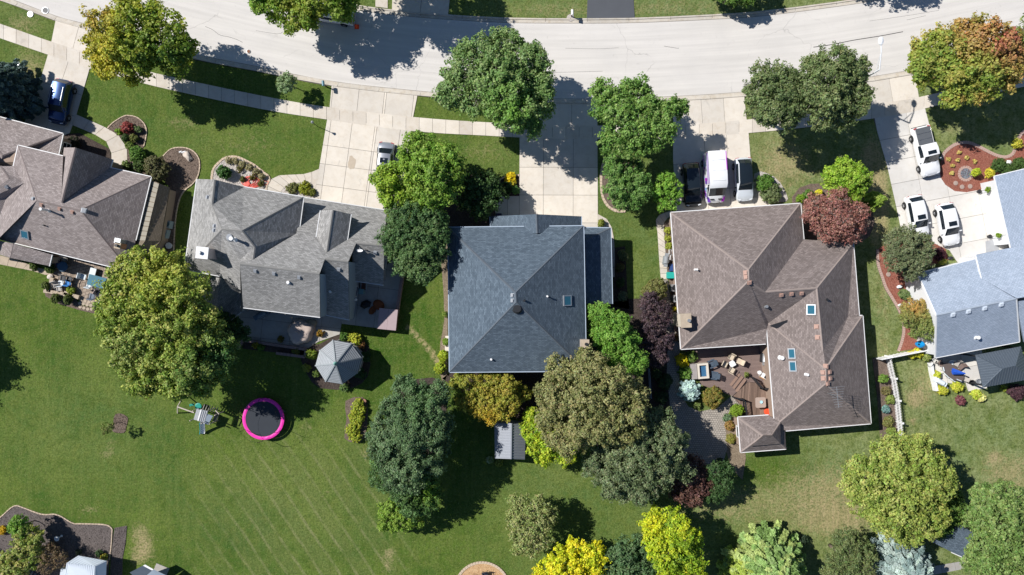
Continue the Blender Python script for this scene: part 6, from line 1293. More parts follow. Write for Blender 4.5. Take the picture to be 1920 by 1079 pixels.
def car(name, label, px, py, hx, hy, L, Wd, style, m_body, m_roof=None, cat='car', group=None, sunroof=None, glassroof=False, extras=None, zc=.6):
    """px,py photo pixel of the middle; (hx,hy) nose direction in photo pixels"""
    S = STY[style]; rw, rf, ff, fw = GL[style]; root = thing(name, label, cat, (0,0,0), group); zb = .24
    rows = []
    for (t, w, zs, zt, wr) in S:
        y = (t-.5)*L; hw = Wd/2*w; hr = Wd/2*wr*(1 if zt-zs > .2 else 1); zr = zt-.05
        cabn = zt-zs > .3; hr2 = hr*(1.12 if cabn else 1); half = [(hw*.90, zb), (hw*.99, zb+.22*(zs-zb)), (hw, zb+.7*(zs-zb)), (hw*.95, zs), (hr2+(hw*.95-hr2)*.30, zs+(zr-zs)*.70), (hr2, zr), (hr2*.62, zt-.008), (0, zt+.012)]
        rows.append([(x, y, z) for x, z in half] + [(-x, y, z) for x, z in reversed(half[:-1])])
    n = len(rows[0]); body, ws, rwn, sw, rfm, sw2 = MB(), MB(), MB(), MB(), MB(), MB()
    for b in (body, ws, rwn, sw, rfm, sw2): b.v = [v for r in rows for v in r]
    for i in range(len(rows)-1):
        for j in range(n-1):
            q = (i*n+j, (i+1)*n+j, (i+1)*n+j+1, i*n+j+1)[::-1]; top = 5 <= j <= n-7; side = j in (3, n-5)
            if top and ff is not None and i == ff: ws.f.append(q)
            elif top and rw is not None and i == rw: rwn.f.append(q)
            elif side and (rf if rf is not None else ff-1) <= i < ff and style not in ('van',) : (sw if j == 3 else sw2).f.append(q)
            elif side and style == 'van' and i in (5, 6): (sw if j == 3 else sw2).f.append(q)
            elif top and (rf if rf is not None else 2) <= i < ff: rfm.f.append(q)
            else: body.f.append(q)
    body.f.append(tuple(range(n))); body.f.append(tuple(range(len(rows)*n-1, (len(rows)-1)*n-1, -1)))
    def keep(b):
        used = sorted({i for f in b.f for i in f}); mp = {u: k for k, u in enumerate(used)}; b.v = [b.v[u] for u in used]; b.f = [tuple(mp[i] for i in f) for f in b.f]; return b
    keep(body).build('body', m_body, root, smooth=True); keep(ws).build('windscreen', M_GLASS, root, smooth=True)
    if rwn.f: keep(rwn).build('rear_window', M_GLASS, root, smooth=True)
    keep(sw).build('side_window', M_GLASS, root); keep(sw2).build('side_window', M_GLASS, root); keep(rfm).build('car_roof', m_roof or (M_GLASS if glassroof else m_body), root, smooth=True)
    at = lambda t: [np.interp(t, [s[0] for s in S], [s[k] for s in S]) for k in range(5)]
    for s in (-1, 1):
        for t in (.19, .815):
            x = s*(Wd/2-.09); y = (t-.5)*L; w_ = thing('wheel', None, None); setparent(w_, root)
            MB().lathe((0,0,0), [(.22,-.125),(.33,-.125),(.35,-.09),(.35,.09),(.33,.125),(.22,.125)], 20).build('tyre', M_TYRE, w_, smooth=False); rm_ = MB().lathe((0,0,0), [(.21,-.11),(.22,.11),(.1,.13)], 12)
            for k in range(5): a = k*2*math.pi/5; rm_.box((.12*math.cos(a), .12*math.sin(a), .125), (.2, .05, .02), a)
            rm_.build('rim', M_RIM, w_); w_.location = (x+.03*s, y, .35); w_.rotation_euler = (0, math.pi/2*s, 0)
            arch = MB(); 
            for k in range(11):
                a0 = math.pi*k/10; arch.v += [(s*(Wd/2*.985), y+.43*math.cos(a0), .33+.43*math.sin(a0)), (s*(Wd/2*1.008), y+.37*math.cos(a0), .33+.37*math.sin(a0))]
            arch.f = [(2*k, 2*k+1, 2*k+3, 2*k+2) for k in range(10)]; arch.build('wheel_arch', M_BLK, root)
        a = at(.965); MB().box((s*Wd/2*a[1]*.74, (.958-.5)*L, a[2]-.02), (.30, .20, .12), s*-.35).build('headlight', M_LAMP, root)
        a = at(.02); MB().box((s*Wd/2*a[1]*.80, (.022-.5)*L, a[2]-.06), (.34, .12, .14), s*.25).build('tail_light', M_TAIL, root)
        a = at(.70); m = MB().box((s*(Wd/2+.10), (.695-.5)*L, a[2]+.06), (.20, .11, .13)); m.box((s*(Wd/2-.0), (.695-.5)*L, a[2]+.03), (.1, .05, .05)); m.build('wing_mirror', M_BLK if m_body.name in ('black_paint','pearl_paint') else m_body, root)
    a = at(.985); MB().box((0, .495*L, a[2]-.22), (Wd*.55, .06, .18)).build('grille', M_BLK, root); MB().box((0, -.497*L, .48), (Wd*.7, .05, .16)).build('bumper_trim', M_BLK, root)
    a = at(.35); 
    if style in ('suv',): 
        for s in (-1, 1): m = MB().bar((s*Wd/2*a[4]*.93, -.30*L, at(.2)[3]+.05), (s*Wd/2*a[4]*.93, .10*L, at(.6)[3]+.05), .045); m.build('roof_rail', M_GMET, root)
    if sunroof:
        t, ln = sunroof; a = at(t); zz = max(at(t-ln/2)[3], at(t+ln/2)[3]); MB().box((0, (t-.5)*L, zz+.012), (Wd*.46, ln*L, .02)).build('sunroof', M_GLASS, root)
    if style != 'van':
        a = at(.76)
        MB().bar((-.1, (.745-.5)*L, a[2]+.10), (-.62, (.735-.5)*L, a[2]+.13), .025).build('wiper', M_BLK, root); MB().bar((.55, (.745-.5)*L, a[2]+.10), (.02, (.735-.5)*L, a[2]+.13), .025).build('wiper', M_BLK, root)
    if extras: extras(root, L, Wd, at)
    c = P(px, py, zc); root.location = (c.x, c.y, .05 if True else 0); root.rotation_euler = (0, 0, math.atan2(-hy, hx)-math.pi/2)
    return root
M_BLUEP = paint('blue_paint', (.004,.035,.13), .45, .22); M_SILV = paint('silver_paint', (.42,.44,.47), .6, .3); M_BLKP = paint('black_paint', (.008,.009,.012), .3, .15); M_PEARL = paint('pearl_paint', (.62,.66,.70), .15, .25); M_WHP = paint('white_car_paint', (.80,.81,.82), .0, .28)
car('parked_car', 'dark blue parked car on the driveway at the left, half in tree shade', 116, 192, -.215, .975, 4.75, 1.86, 'suv', M_BLUEP)
car('parked_car', 'silver parked car tucked under the bright yellow green tree', 722, 307, -.10, 1, 4.5, 1.78, 'sedan', M_SILV, sunroof=(.46,.12))
car('parked_car', 'black parked car with a full glass roof, left of the purple trimmed van', 1297, 347, .075, 1, 4.65, 1.86, 'hatch', M_BLKP, glassroof=True)
car('parked_car', 'pale silver crossover car with a black glass roof, right of the purple trimmed van', 1394, 337, .05, 1, 4.6, 1.86, 'hatch', M_PEARL, glassroof=True)
def wrap(root, L, Wd, at):
    rnd = random.Random(9); cols = [plain('magenta_wrap', (.42,.02,.50), .3), plain('violet_wrap', (.16,.06,.42), .3), plain('lilac_wrap', (.52,.42,.70), .3), plain('light_blue_wrap', (.30,.45,.72), .3)]
    for s in (-1, 1):
        x = s*(Wd/2+.006)
        for k in range(15):       # irregular graphic panels of the wrap along the side
            y = -.46*L + k*.86*L/15; h = rnd.uniform(.35, 1.0); z = rnd.uniform(.6, 1.35); w = rnd.uniform(.25, .6)
            p = [(x, y, z-h*.4), (x, y+w, z-h*.3), (x, y+w+.12, z+h*.35), (x, y+.1, z+h*.45)]; MB().add(p, [(0,1,2,3) if s > 0 else (3,2,1,0)]).build('wrap_panel', cols[k % 4], root)
        MB().add([(s*(Wd/2*.965+.02), -.46*L, 1.80), (s*(Wd/2*.965+.02), .14*L, 1.80), (s*(Wd/2*.945+.03), .14*L, 2.52), (s*(Wd/2*.945+.03), -.46*L, 2.52)], [(0,1,2,3) if s > 0 else (3,2,1,0)]).build('wrap_panel', cols[0 if s < 0 else 2], root)
        MB().add([(s*Wd/2*.99, .385*L, 1.22), (s*Wd/2*.86, .48*L, 1.0), (s*Wd/2*.55, .485*L, 1.05), (s*Wd/2*.80, .39*L, 1.315)], [(0,1,2,3) if s > 0 else (3,2,1,0)]).build('wrap_panel', cols[0 if s < 0 else 1], root)
    MB().bar((-Wd/2*.905, -.46*L, 2.60), (-Wd/2*.905, -.10*L, 2.62), .07, .03).build('wrap_panel', cols[0], root)
    for s in (-1, 1): MB().box((s*.42, .435*L, 1.245), (.42, .12, .05)).build('bonnet_vent', M_BLK, root)
    for k in range(3): MB().box((0, (-.3+k*.2)*L, 2.645), (Wd*.70, .03, .02)).build('roof_seam', M_WHP, root)
car('delivery_van', 'white roofed high van with purple and magenta wrapped sides', 1340, 333, .06, 1, 5.35, 1.98, 'van', M_WHP, cat='van', extras=wrap, zc=1.2)
def tonneau(root, L, Wd, at):
    mt = plain('grey_tonneau', (.11,.12,.135), .6)
    for k in range(3): MB().box((0, (-.475+.058+k*.121)*L, 1.12), (Wd*.80, .113*L, .05)).build('bed_cover_panel', mt, root)
    MB().box((0, -.505*L, .55), (Wd*.8, .14, .2)).build('rear_bumper', M_BLK, root)
car('pickup_truck', 'white pickup truck with a dark grey folding bed cover', 1736, 284, .235, .97, 5.3, 1.95, 'cab', M_WHP, cat='pickup truck', extras=tonneau, sunroof=(.555,.07), zc=.8)
car('parked_car', 'white parked car partly hidden under the round clipped tree', 1719, 407, .20, .98, 4.6, 1.84, 'hatch', M_WHP, sunroof=(.52,.10), zc=.7)
car('parked_car', 'white parked car nearest the pale garage door, fully in the open', 1777, 421, .19, .98, 4.55, 1.84, 'hatch', M_WHP, sunroof=(.50,.10), zc=.7)
def trailer_bits(root, L, Wd, at):
    MB().box((0, -.28*L, 1.1), (Wd*.78, .36*L, .10)).build('truck_bed', M_BLK, root)
    for k in range(4): MB().bar((-.8+.5*k, -.44*L, 1.2), (-.6+.45*k, -.12*L, 1.35), .12).build('pipe_load', M_DMET, root)
car('pickup_truck', 'white work truck mostly hidden under the tree at the top edge', 618, 25, -1, -.16, 5.4, 1.95, 'cab', M_WHP, cat='pickup truck', extras=trailer_bits)
cn = P(668, 49, .3); c_ = thing('traffic_cone', 'bright orange traffic cone standing on the shaded road', 'traffic cone', (cn.x, cn.y, .02)); MB().lathe((cn.x, cn.y, .02), [(.20,.03),(.04,.75)], 12).build('cone', plain('orange_plastic', (.95,.09,.02), .5), c_); MB().box((cn.x, cn.y, .04), (.48,.48,.04)).build('base', MATS['orange_plastic'], c_)

# ------------------------------------------------------------------ street furniture
b_ = P(1572, 176); t_ = P(1649, 131, 8.0); t_ = Vector((b_.x, b_.y, 8.0)) ; t_ = P(1649, 131, 8.0); b_ = Vector((t_.x, t_.y, 0))
lp = thing('street_lamp', 'tall white street lamp with its arm reaching over the road', 'street lamp', (b_.x, b_.y, 0)); hd = P(1652, 79, 8.9)
M_LP = plain('white_lamp_metal', (.78,.80,.82), .4); MB().tube([b_, b_+Vector((0,0,4)), t_], [.11,.09,.07], 10).build('pole', M_LP, lp); MB().tube([t_, t_.lerp(hd, .6)+Vector((0,0,.15)), hd], [.06,.05,.045], 8).build('arm', M_LP, lp)
MB().tube([t_-Vector((0,0,.7)), t_.lerp(hd, .55)], [.03,.03], 6).build('brace', M_LP, lp); MB().lathe(hd-Vector((0,-.1,.12)), [(.12,0),(.26,.06),(.24,.16),(.08,.24)], 14, 1, 1.6).build('lamp_head', M_LP, lp); MB().cyl(b_, b_+Vector((0,0,.3)), .2, .18, 10).build('base', M_LP, lp)
def lawn_lamp(px, py, lab, h=2.1):
    c = P(px, py, h); l = thing('garden_lamp', lab, 'lamp', (c.x, c.y, 0)); MB().cyl((c.x, c.y, 0), (c.x, c.y, h-.25), .035, .035, 8).build('post', M_DMET, l); MB().lathe((c.x, c.y, h-.3), [(.08,0),(.13,.22),(.16,.24),(.03,.36)], 8).build('lantern', M_GMET, l); return l
lawn_lamp(585, 229, 'thin lamp post on the lawn beside the wide driveway')
c = P(1893, 305, .4); l = thing('path_light', 'small white ornament lamp among the dark clipped shrubs', 'ornament', (c.x, c.y, 0)); MB().lathe((c.x, c.y, .05), [(.18,0),(.24,.2),(.30,.24),(.05,.45)], 6, 1.3).build('body', M_WHITE, l); MB().cyl((c.x, c.y, 0), (c.x, c.y, .1), .08, .08, 8).build('base', M_GMET, l)
def mailbox(px, py, lab, mt, rz, h=1.15, base=None):
    c = P(px, py, h); l = thing('letterbox', lab, 'letterbox', (c.x, c.y, 0), 'letterboxes at the kerb'); MB().box((c.x, c.y, h/2-.05), (.11,.11,h-.1)).build('post', M_BARK, l)
    m = MB(); d = Matrix.Rotation(rz, 3, 'Z')
    pr = [(.13*math.cos(a), .13*math.sin(a)+.08) for a in [k*math.pi/8 for k in range(9)]] + [(-.13,-.08),(.13,-.08)]; n = len(pr)
    for y in (-.27, .27): m.v += [tuple(d @ Vector((x, y, z)) + Vector((c.x, c.y, h))) for x, z in pr]
    m.f = [tuple(range(n)), tuple(range(2*n-1, n-1, -1))] + [(i, n+i, n+(i+1) % n, (i+1) % n) for i in range(n)]; m.build('box', mt, l)
    if base: MB().lathe((c.x-.1, c.y-.15, .01), [(.42,0),(.40,.06),(.1,.1)], 10).build('stone_ring', M_GRAV, l)
mailbox(606, 157, 'blue grey letterbox on a post by the wide driveway', plain('teal_blue_box', (.10,.24,.30), .4), .1, 1.15); mailbox(1073, 24, 'white letterbox on a post beside the black driveway across the road', M_WHITE, 0, 1.1, True)

# white fences
fz = thing('picket_fence', 'white picket fence curving down between the two right hand gardens', 'fence', tuple(P(1665, 740)))
fl = smooth_line([xy(*p) for p in [(1659,667),(1664,690),(1670,715),(1675,745),(1679,780),(1683,825)]], 5); L_ = sum((Vector(a)-Vector(b)).length for a, b in zip(fl, fl[1:])); pts = resample(fl, int(L_/.165))
pk = MB().box((0,0,.58), (.09,.03,1.12)); pk.add([(-.045,-.015,1.14),(.045,-.015,1.14),(.045,.015,1.14),(-.045,.015,1.14),(0,-.015,1.24),(0,.015,1.24)], [(0,1,4),(3,5,2),(0,4,5,3),(1,2,5,4)]); pkm = pk.mesh('picket', M_WHITE)
for a, b in zip(pts, pts[1:]):
    d = b-a; o = bpy.data.objects.new('picket', pkm); COL.objects.link(o); setparent(o, fz); o.location = Vector((a.x, a.y, .02))-OFF[fz.name]; o.rotation_euler = (0, 0, math.atan2(d.y, d.x))
for z in (.35, .95):
    m = MB()
    for a, b in zip(pts[::5], pts[5::5]): m.bar((a.x, a.y, z), (b.x, b.y, z), .04, .09)
    m.build('rail', M_WHITE, fz)
for i in range(0, len(pts), 14): p = pts[i]; m = MB().box((p.x, p.y, .66), (.13,.13,1.32)); m.box((p.x, p.y, 1.36), (.19,.19,.07)); m.build('post', M_WHITE, fz)
fs = thing('panel_fence', 'solid white panel fence running from the picket fence to the white wall', 'fence', tuple(P(1700, 665))); A, B = P(1640, 672), P(1736, 653); d = (B-A).normalized(); k = 14
for i in range(k):
    a = A.lerp(B, i/k)+d*.03; b = A.lerp(B, (i+1)/k)-d*.03; MB().bar(a+Vector((0,0,.72)), b+Vector((0,0,.72)), .035, 1.35).build('panel', M_WHITE, fs)
    MB().box((a.x, a.y, .76), (.10,.10,1.5)).build('post', M_WHITE, fs)
MB().bar(A+Vector((0,0,1.43)), B+Vector((0,0,1.43)), .10, .06).build('top_rail', M_WHITE, fs)
fm = thing('metal_fence', 'thin grey metal garden fence running down between the trees', 'fence', tuple(P(1218, 840)))
for (x0, y0), (x1, y1) in (((1214,690),(1218,745)),((1221,938),(1224,1000))):
    a, b = P(x0, y0), P(x1, y1)
    for z in (.4, 1.1): MB().bar(a+Vector((0,0,z)), b+Vector((0,0,z)), .04, .04).build('rail', M_GMET, fm)
    for k in range(22): q = a.lerp(b, k/21); MB().box((q.x, q.y, .6), (.03,.03,1.2)).build('baluster', M_GMET, fm)

# ------------------------------------------------------------------ deck, rails and terrace furniture of the taupe house
MB().prism([xy(*p) for p in [(1277,655),(1440,645),(1452,790),(1400,785),(1392,765),(1371,742),(1315,722),(1300,690),(1290,662)]], .004, .12).build('red_terrace', M_REDDECK, kind='structure')
M_BOARD = board_mat('deck_board', (.20,.138,.108)); M_BOARD2 = plain('worn_deck_board', (.29,.19,.145), .8, var=.25, sc_=1.5)
dk = thing('wooden_deck', 'raised red brown wooden deck beside the taupe roof', 'deck', tuple(P(1415, 745)))
dp = [xy(*p) for p in [(1373,742),(1400,716),(1441,720),(1449,792),(1400,786),(1392,765)]]
MB().prism(dp, .125, .34).build('deck_frame', M_DMET, dk)
ang = -.06; slab_field('deck', dp, dp[0], ang, [(-6+k)*.155 for k in range(60)], [-6, 8], .40, M_BOARD, gap=.018, depth=.045, piece='board', base=False, root=dk, minarea=.01)
for k, (a, b) in enumerate([((1374,728),(1391,706)),((1369,723),(1386,701)),((1379,734),(1396,711))]):
    A, B = P(*a), P(*b); MB().bar(A+Vector((0,0,.16+.06*[1,0,2][k])), B+Vector((0,0,.16+.06*[1,0,2][k])), .27, .05).build('step_tread', M_BOARD2, dk)
def railing(name, lab, p, q, z0=.4, h=1.0, n=9, par=None):
    r = thing(name, lab, 'railing', tuple(P(*p)), 'dark deck railings'); a, b = P(*p), P(*q)
    MB().bar(a+Vector((0,0,z0+h)), b+Vector((0,0,z0+h)), .13, .05).build('top_rail', M_DMET, r); MB().bar(a+Vector((0,0,z0+.12)), b+Vector((0,0,z0+.12)), .05, .06).build('bottom_rail', M_DMET, r)
    for i in range(n): c = a.lerp(b, (i+.5)/n); MB().box((c.x, c.y, z0+h/2), (.04,.04,h)).build('baluster', M_DMET, r)
    for c in (a, b): MB().box((c.x, c.y, z0+h/2+.04), (.12,.12,h+.08)).build('post', M_DMET, r)
railing('railing', 'dark railing on the upper side of the wooden deck', (1405,706), (1423,727)); railing('railing', 'short dark railing meeting the taupe house wall', (1423,727), (1440,724), n=7)
railing('railing', 'dark railing along the left side of the wooden deck', (1389,747), (1394,786), n=14); railing('railing', 'short dark railing at the top left of the wooden deck steps', (1371,743), (1389,747), n=7)
# furniture makers in local frames
def place(root, px, py, rz, z=0.0, zref=.4): c = P(px, py, zref); root.location = (c.x, c.y, z); root.rotation_euler = (0, 0, rz); return root
def chair(name, lab, m_seat, m_frame, cat='chair', group=None, w=.58, arms=True, hb=.9):
    r = thing(name, lab, cat, (0,0,0), group); MB().box((0,0,.44), (w, .55, .07)).build('seat', m_seat, r)
    b = MB(); M_ = Matrix.Rotation(math.radians(-14), 3, 'X'); b.box((0, .32, .68), (w, .06, .52), M=M_); b.build('backrest', m_seat, r)
    for s in (-1, 1):
        for y in (-.24, .24): MB().cyl((s*(w/2-.03), y, 0), (s*(w/2-.03), y, .42), .02, .02, 6).build('leg', m_frame, r)
        if arms: MB().bar((s*(w/2+.02), -.26, .64), (s*(w/2+.02), .30, .66), .06, .03).build('armrest', m_frame, r); 
    return r
def adirondack(lab, mt):
    r = thing('lounge_chair', lab, 'chair', (0,0,0), 'grey blue slatted terrace chairs')
    for k in range(5): MB().box((-.24+.12*k, -.05, .36), (.10, .56, .03), M=Matrix.Rotation(.15, 3, 'X')).build('seat_slat', mt, r)
    for k in range(5): MB().box((-.24+.12*k, .34, .66), (.10, .04, .78-.05*abs(k-2)), M=Matrix.Rotation(-.42, 3, 'X')).build('back_slat', mt, r)
    for s in (-1, 1): MB().box((s*.37, 0, .56), (.13, .72, .035)).build('armrest', mt, r); MB().box((s*.33, -.28, .28), (.06, .07, .54)).build('leg', mt, r); MB().box((s*.33, .25, .27), (.06, .07, .52)).build('leg', mt, r)
    return r
M_BEI = plain('beige_sling', (.62,.52,.40), .8); M_BRZ = plain('bronze_frame', (.12,.09,.07), .5, .4); M_ADI = plain('grey_blue_plastic', (.075,.105,.145), .6); M_CUSH = plain('pale_cushion', (.72,.78,.82), .8)
dz = .12
for (x, y, a, lab) in ((1370,670,-.5,'beige terrace chair nearest the taupe eave'),(1386,678,-2.0,'beige terrace chair on the right of the low white table'),(1358,683,1.1,'beige terrace chair on the left of the low white table'),(1371,694,2.6,'beige terrace chair below the low white table')):
    place(chair('terrace_chair', lab, M_BEI, M_BRZ, group='beige terrace chairs'), x, y, a, dz)
t = thing('side_table', 'small low white table between the beige chairs', 'table', (0,0,0)); MB().box((0,0,.47), (.62,.62,.05)).build('tabletop', M_WHITE, t); [MB().cyl((sx*.26, sy*.26, 0), (sx*.26, sy*.26, .45), .02, .02, 6).build('leg', M_BRZ, t) for sx in (-1,1) for sy in (-1,1)]; place(t, 1372, 682, .5, dz)
place(adirondack('grey blue slatted chair beside the fire table, upper', M_ADI), 1334, 682, -1.2, dz); place(adirondack('grey blue slatted chair below the other grey blue one', M_ADI), 1338, 704, -1.75, dz)
ft = thing('planter_tub', 'long stone edged tub with blue water at the left of the terrace', 'water tub', (0,0,0)); M_TUBS = plain('pale_tub_rim', (.66,.60,.52), .8)
for s in (-1, 1): MB().box((s*.48, 0, .42), (.20, 1.62, .84)).build('side_wall', M_TUBS, ft); MB().box((0, s*.71, .42), (.76, .2, .84)).build('end_wall', M_TUBS, ft)
MB().box((0,0,.55), (.76,1.22,.04)).build('water', plain('blue_water', (.05,.14,.26), .06, spec=.8), ft); MB().box((-.95,0,.38), (.62,1.6,.76)).build('side_cabinet', plain('grey_stone_top', (.34,.31,.30), .85, var=.3), ft); place(ft, 1316, 695, .08, .12)
def grill(lab, mt, px, py, rz, z=0.0, s=1.0):
    g = thing('barbecue', lab, 'barbecue', (0,0,0)); MB().box((0,0,.45), (1.0,.5,.8)).build('cabinet', M_DMET if mt is M_GMET else mt, g)
    pr = MB(); n = 9
    for x in (-.42,.42): pr.v += [(x, .27*math.cos(math.pi*k/(n-1)), .88+.26*math.sin(math.pi*k/(n-1))) for k in range(n)]
    pr.f = [(k, k+1, n+k+1, n+k) for k in range(n-1)]+[tuple(range(n-1,-1,-1)), tuple(range(n, 2*n))]; pr.build('lid', mt, g)
    for s_ in (-1, 1): MB().box((s_*.64,0,.86), (.34,.46,.05)).build('side_shelf', mt, g)
    MB().bar((-.3,-.30,.97), (.3,-.30,.97), .04).build('handle', M_GMET, g); g.scale = (s, s, s); return place(g, px, py, rz, z, .8)
grill('silver barbecue under the eave at the right end of the terrace', M_GMET, 1433, 671, 1.50, dz)
tb = thing('deck_table', 'pale square table with a parasol base on the wooden deck', 'table', (0,0,0)); rr = [(.55*sgx*1, .55*sgy) for sgx, sgy in ((-1,-.8),(-.8,-1),(.8,-1),(1,-.8),(1,.8),(.8,1),(-.8,1),(-1,.8))]; MB().prism(rr, .70, .74).build('tabletop', plain('stone_tabletop', (.42,.33,.28), .5), tb)
for k in range(4): a = k*math.pi/2+.8; MB().cyl((.4*math.cos(a), .4*math.sin(a), 0), (.4*math.cos(a), .4*math.sin(a), .7), .025, .025, 6).build('leg', M_BRZ, tb)
place(tb, 1426, 755, .05, .40, 1.1); cpx = P(1427, 754, 1.2); bw = thing('bowl', 'pale blue bowl on the pale square deck table', 'bowl', (cpx.x, cpx.y, 1.14)); MB().lathe((cpx.x, cpx.y, 1.145), [(.06,0),(.14,.09),(.17,.12),(.12,.10)], 14).build('dish', plain('pale_blue_glass', (.45,.72,.80), .2), bw)
cs = MB().lathe((0,0,0), [(.34,.0),(.36,.22),(.30,.30)], 14).build('pouf', plain('orange_cushion', (.75,.085,.03), .8)); tag(cs, 'round orange red pouf on the deck by the taupe wall', 'pouf'); place(cs, 1440, 773, 0, .40, .7)
sd_ = thing('serving_cart', 'small white serving cart behind the dark railing', 'cart', (0,0,0)); MB().box((0,0,.75), (.8,.5,.05)).build('top', M_WHITE, sd_); MB().box((.1,-.05,.80), (.3,.3,.06)).build('tray', M_BLK, sd_); MB().box((-.1,-.3,.5), (.5,.1,.4)).build('basket', plain('tan_wicker', (.45,.25,.1), .9), sd_)
[MB().cyl((sx*.36, sy*.2, 0), (sx*.36, sy*.2, .73), .02, .02, 6).build('leg', M_WHITE, sd_) for sx in (-1,1) for sy in (-1,1)]; place(sd_, 1434, 706, -.5, dz, .8)
pt = MB().lathe((0,0,0), [(.16,0),(.22,.35),(.19,.36)], 14).build('plant_pot', M_WHITE); tag(pt, 'round white pot beside the white serving cart', 'plant pot'); place(pt, 1424, 699, 0, dz, .4)
shrub('potted_plant', 'small green potted plant on the upper deck step', 1399, 703, 4.5, .9, ((.14,.18,.04),(.2,.24,.06)), .07, 500, cat='plant')
# side path furniture left of the taupe house
for (x, y, a, lab) in ((1259,473,1.6,'white garden chair by the wall of the taupe house, upper'),(1261,484,1.5,'white garden chair by the wall of the taupe house, lower')): place(chair('garden_chair', lab, M_WHITE, M_GMET, group='white chairs along the side path', w=.5), x, y, a, .03)
grill('grey covered barbecue on the side path by the taupe house', plain('grey_cover', (.26,.28,.30), .7), 1249, 488, 1.45, .05, .9)
bx = MB().box((0,0,.28), (.75,.62,.55)); bx.box((0,0,.57), (.80,.67,.05)); bx = bx.build('storage_box', plain('turquoise_plastic', (.02,.38,.33), .5)); tag(bx, 'turquoise storage box against the wall of the taupe house', 'storage box'); place(bx, 1257, 516.5, 0, .05)
bx = MB().box((0,0,.2), (.6,.8,.4)); bx.box((0,.0,.42), (.5,.7,.03)); bx = bx.build('storage_box', plain('navy_plastic', (.03,.07,.22), .5)); tag(bx, 'dark blue box just above the turquoise storage box', 'storage box'); place(bx, 1261, 502, 0, .05)
bn = thing('bench', 'pinkish bench along the side wall of the taupe house', 'bench', (0,0,0)); M_PK = plain('salmon_bench', (.58,.33,.25), .8)
for k in range(3): MB().box((-.18+.18*k,0,.42), (.15,1.7,.04)).build('seat_slat', M_PK, bn)
for s in (-1,1): MB().box((0, s*.7, .2), (.5,.08,.4)).build('leg', M_PK, bn)
place(bn, 1268, 607, .1, .05)
for (x, y, mt, lab) in ((1264,540,M_GMET,'grey air conditioner unit beside the taupe house, upper of two'),(1268,560,M_GMET,'grey air conditioner unit beside the taupe house, lower of two')):
    ac = thing('air_conditioner', lab, 'air conditioner', (0,0,0)); MB().box((0,0,.4), (.75,.75,.8)).build('casing', mt, ac); MB().lathe((0,0,.80), [(.32,0),(.32,.03),(.28,.03)], 16).build('fan_grille', M_DMET, ac); place(ac, x, y, .05, .04)

# ------------------------------------------------------------------ mauve house: units by the side wall, patio set
for (x, y, w, lab) in ((315,421,.80,'square air conditioner between the round well cover and the larger unit'),(308,438,.92,'larger square air conditioner beside the tan lean to roof')):
    ac = thing('air_conditioner', lab, 'air conditioner', (0,0,0)); MB().box((0,0,.4), (w,w,.8)).build('casing', plain('blue_grey_casing', (.30,.38,.42), .6), ac); MB().lathe((0,0,.80), [(w*.42,0),(w*.42,.02),(w*.38,.02)], 18).build('fan_grille', plain('dark_teal_grille', (.04,.11,.14), .5), ac)
    MB().box((0,0,.83), (w*.3,.04,.02), .6).build('fan_hub', M_GMET, ac); place(ac, x, y, -.22, .04)
for (x, y, lab) in ((314,377,'pale half round window well cover by the tan lean to roof, upper'),(307,406,'pale half round window well cover by the tan lean to roof, lower')):
    r = thing('window_well', lab, 'window well', (0,0,0)); MB().lathe((0,0,0), [(.50,0),(.50,.3),(.44,.3),(.44,.02)], 20).build('rim', M_GMET, r); MB().lathe((0,0,.2), [(.44,0),(.40,.08),(.05,.16)], 18).build('cover', plain('bluish_plastic', (.16,.28,.34), .3), r); place(r, x, y, 0, 0)
r = thing('garden_pot', 'dark round pot with a pale rim below the air conditioners', 'plant pot', (0,0,0)); MB().lathe((0,0,0), [(.25,0),(.34,.4),(.30,.4)], 16).build('pot', M_WHITE, r); MB().lathe((0,0,.3), [(.3,0),(.3,.06),(.01,.08)], 14).build('soil', M_SOIL, r); place(r, 316, 461, 0, 0)
gt = thing('glass_table', 'blue glass patio table set beside the willow tree', 'table', (0,0,0)); MB().box((0,0,.72), (1.9,1.15,.03)).build('tabletop', plain('blue_glass_top', (.10,.22,.28), .12, spec=.7), gt); [MB().cyl((sx*.85, sy*.48, 0), (sx*.85, sy*.48, .71), .025, .025, 6).build('leg', M_DMET, gt) for sx in (-1,1) for sy in (-1,1)]; place(gt, 182, 528, -.25, .05, .7)
ls = thing('cushioned_bench', 'white cushioned bench at the head of the glass table', 'bench', (0,0,0)); MB().box((0,0,.42), (.65,1.25,.14)).build('cushion', M_CUSH, ls); MB().box((0,0,.3), (.7,1.3,.06)).build('frame', M_DMET, ls); [MB().box((sx*.3, sy*.58, .14), (.05,.05,.28)).build('leg', M_DMET, ls) for sx in (-1,1) for sy in (-1,1)]; place(ls, 173, 514, -.25, .05, .5)
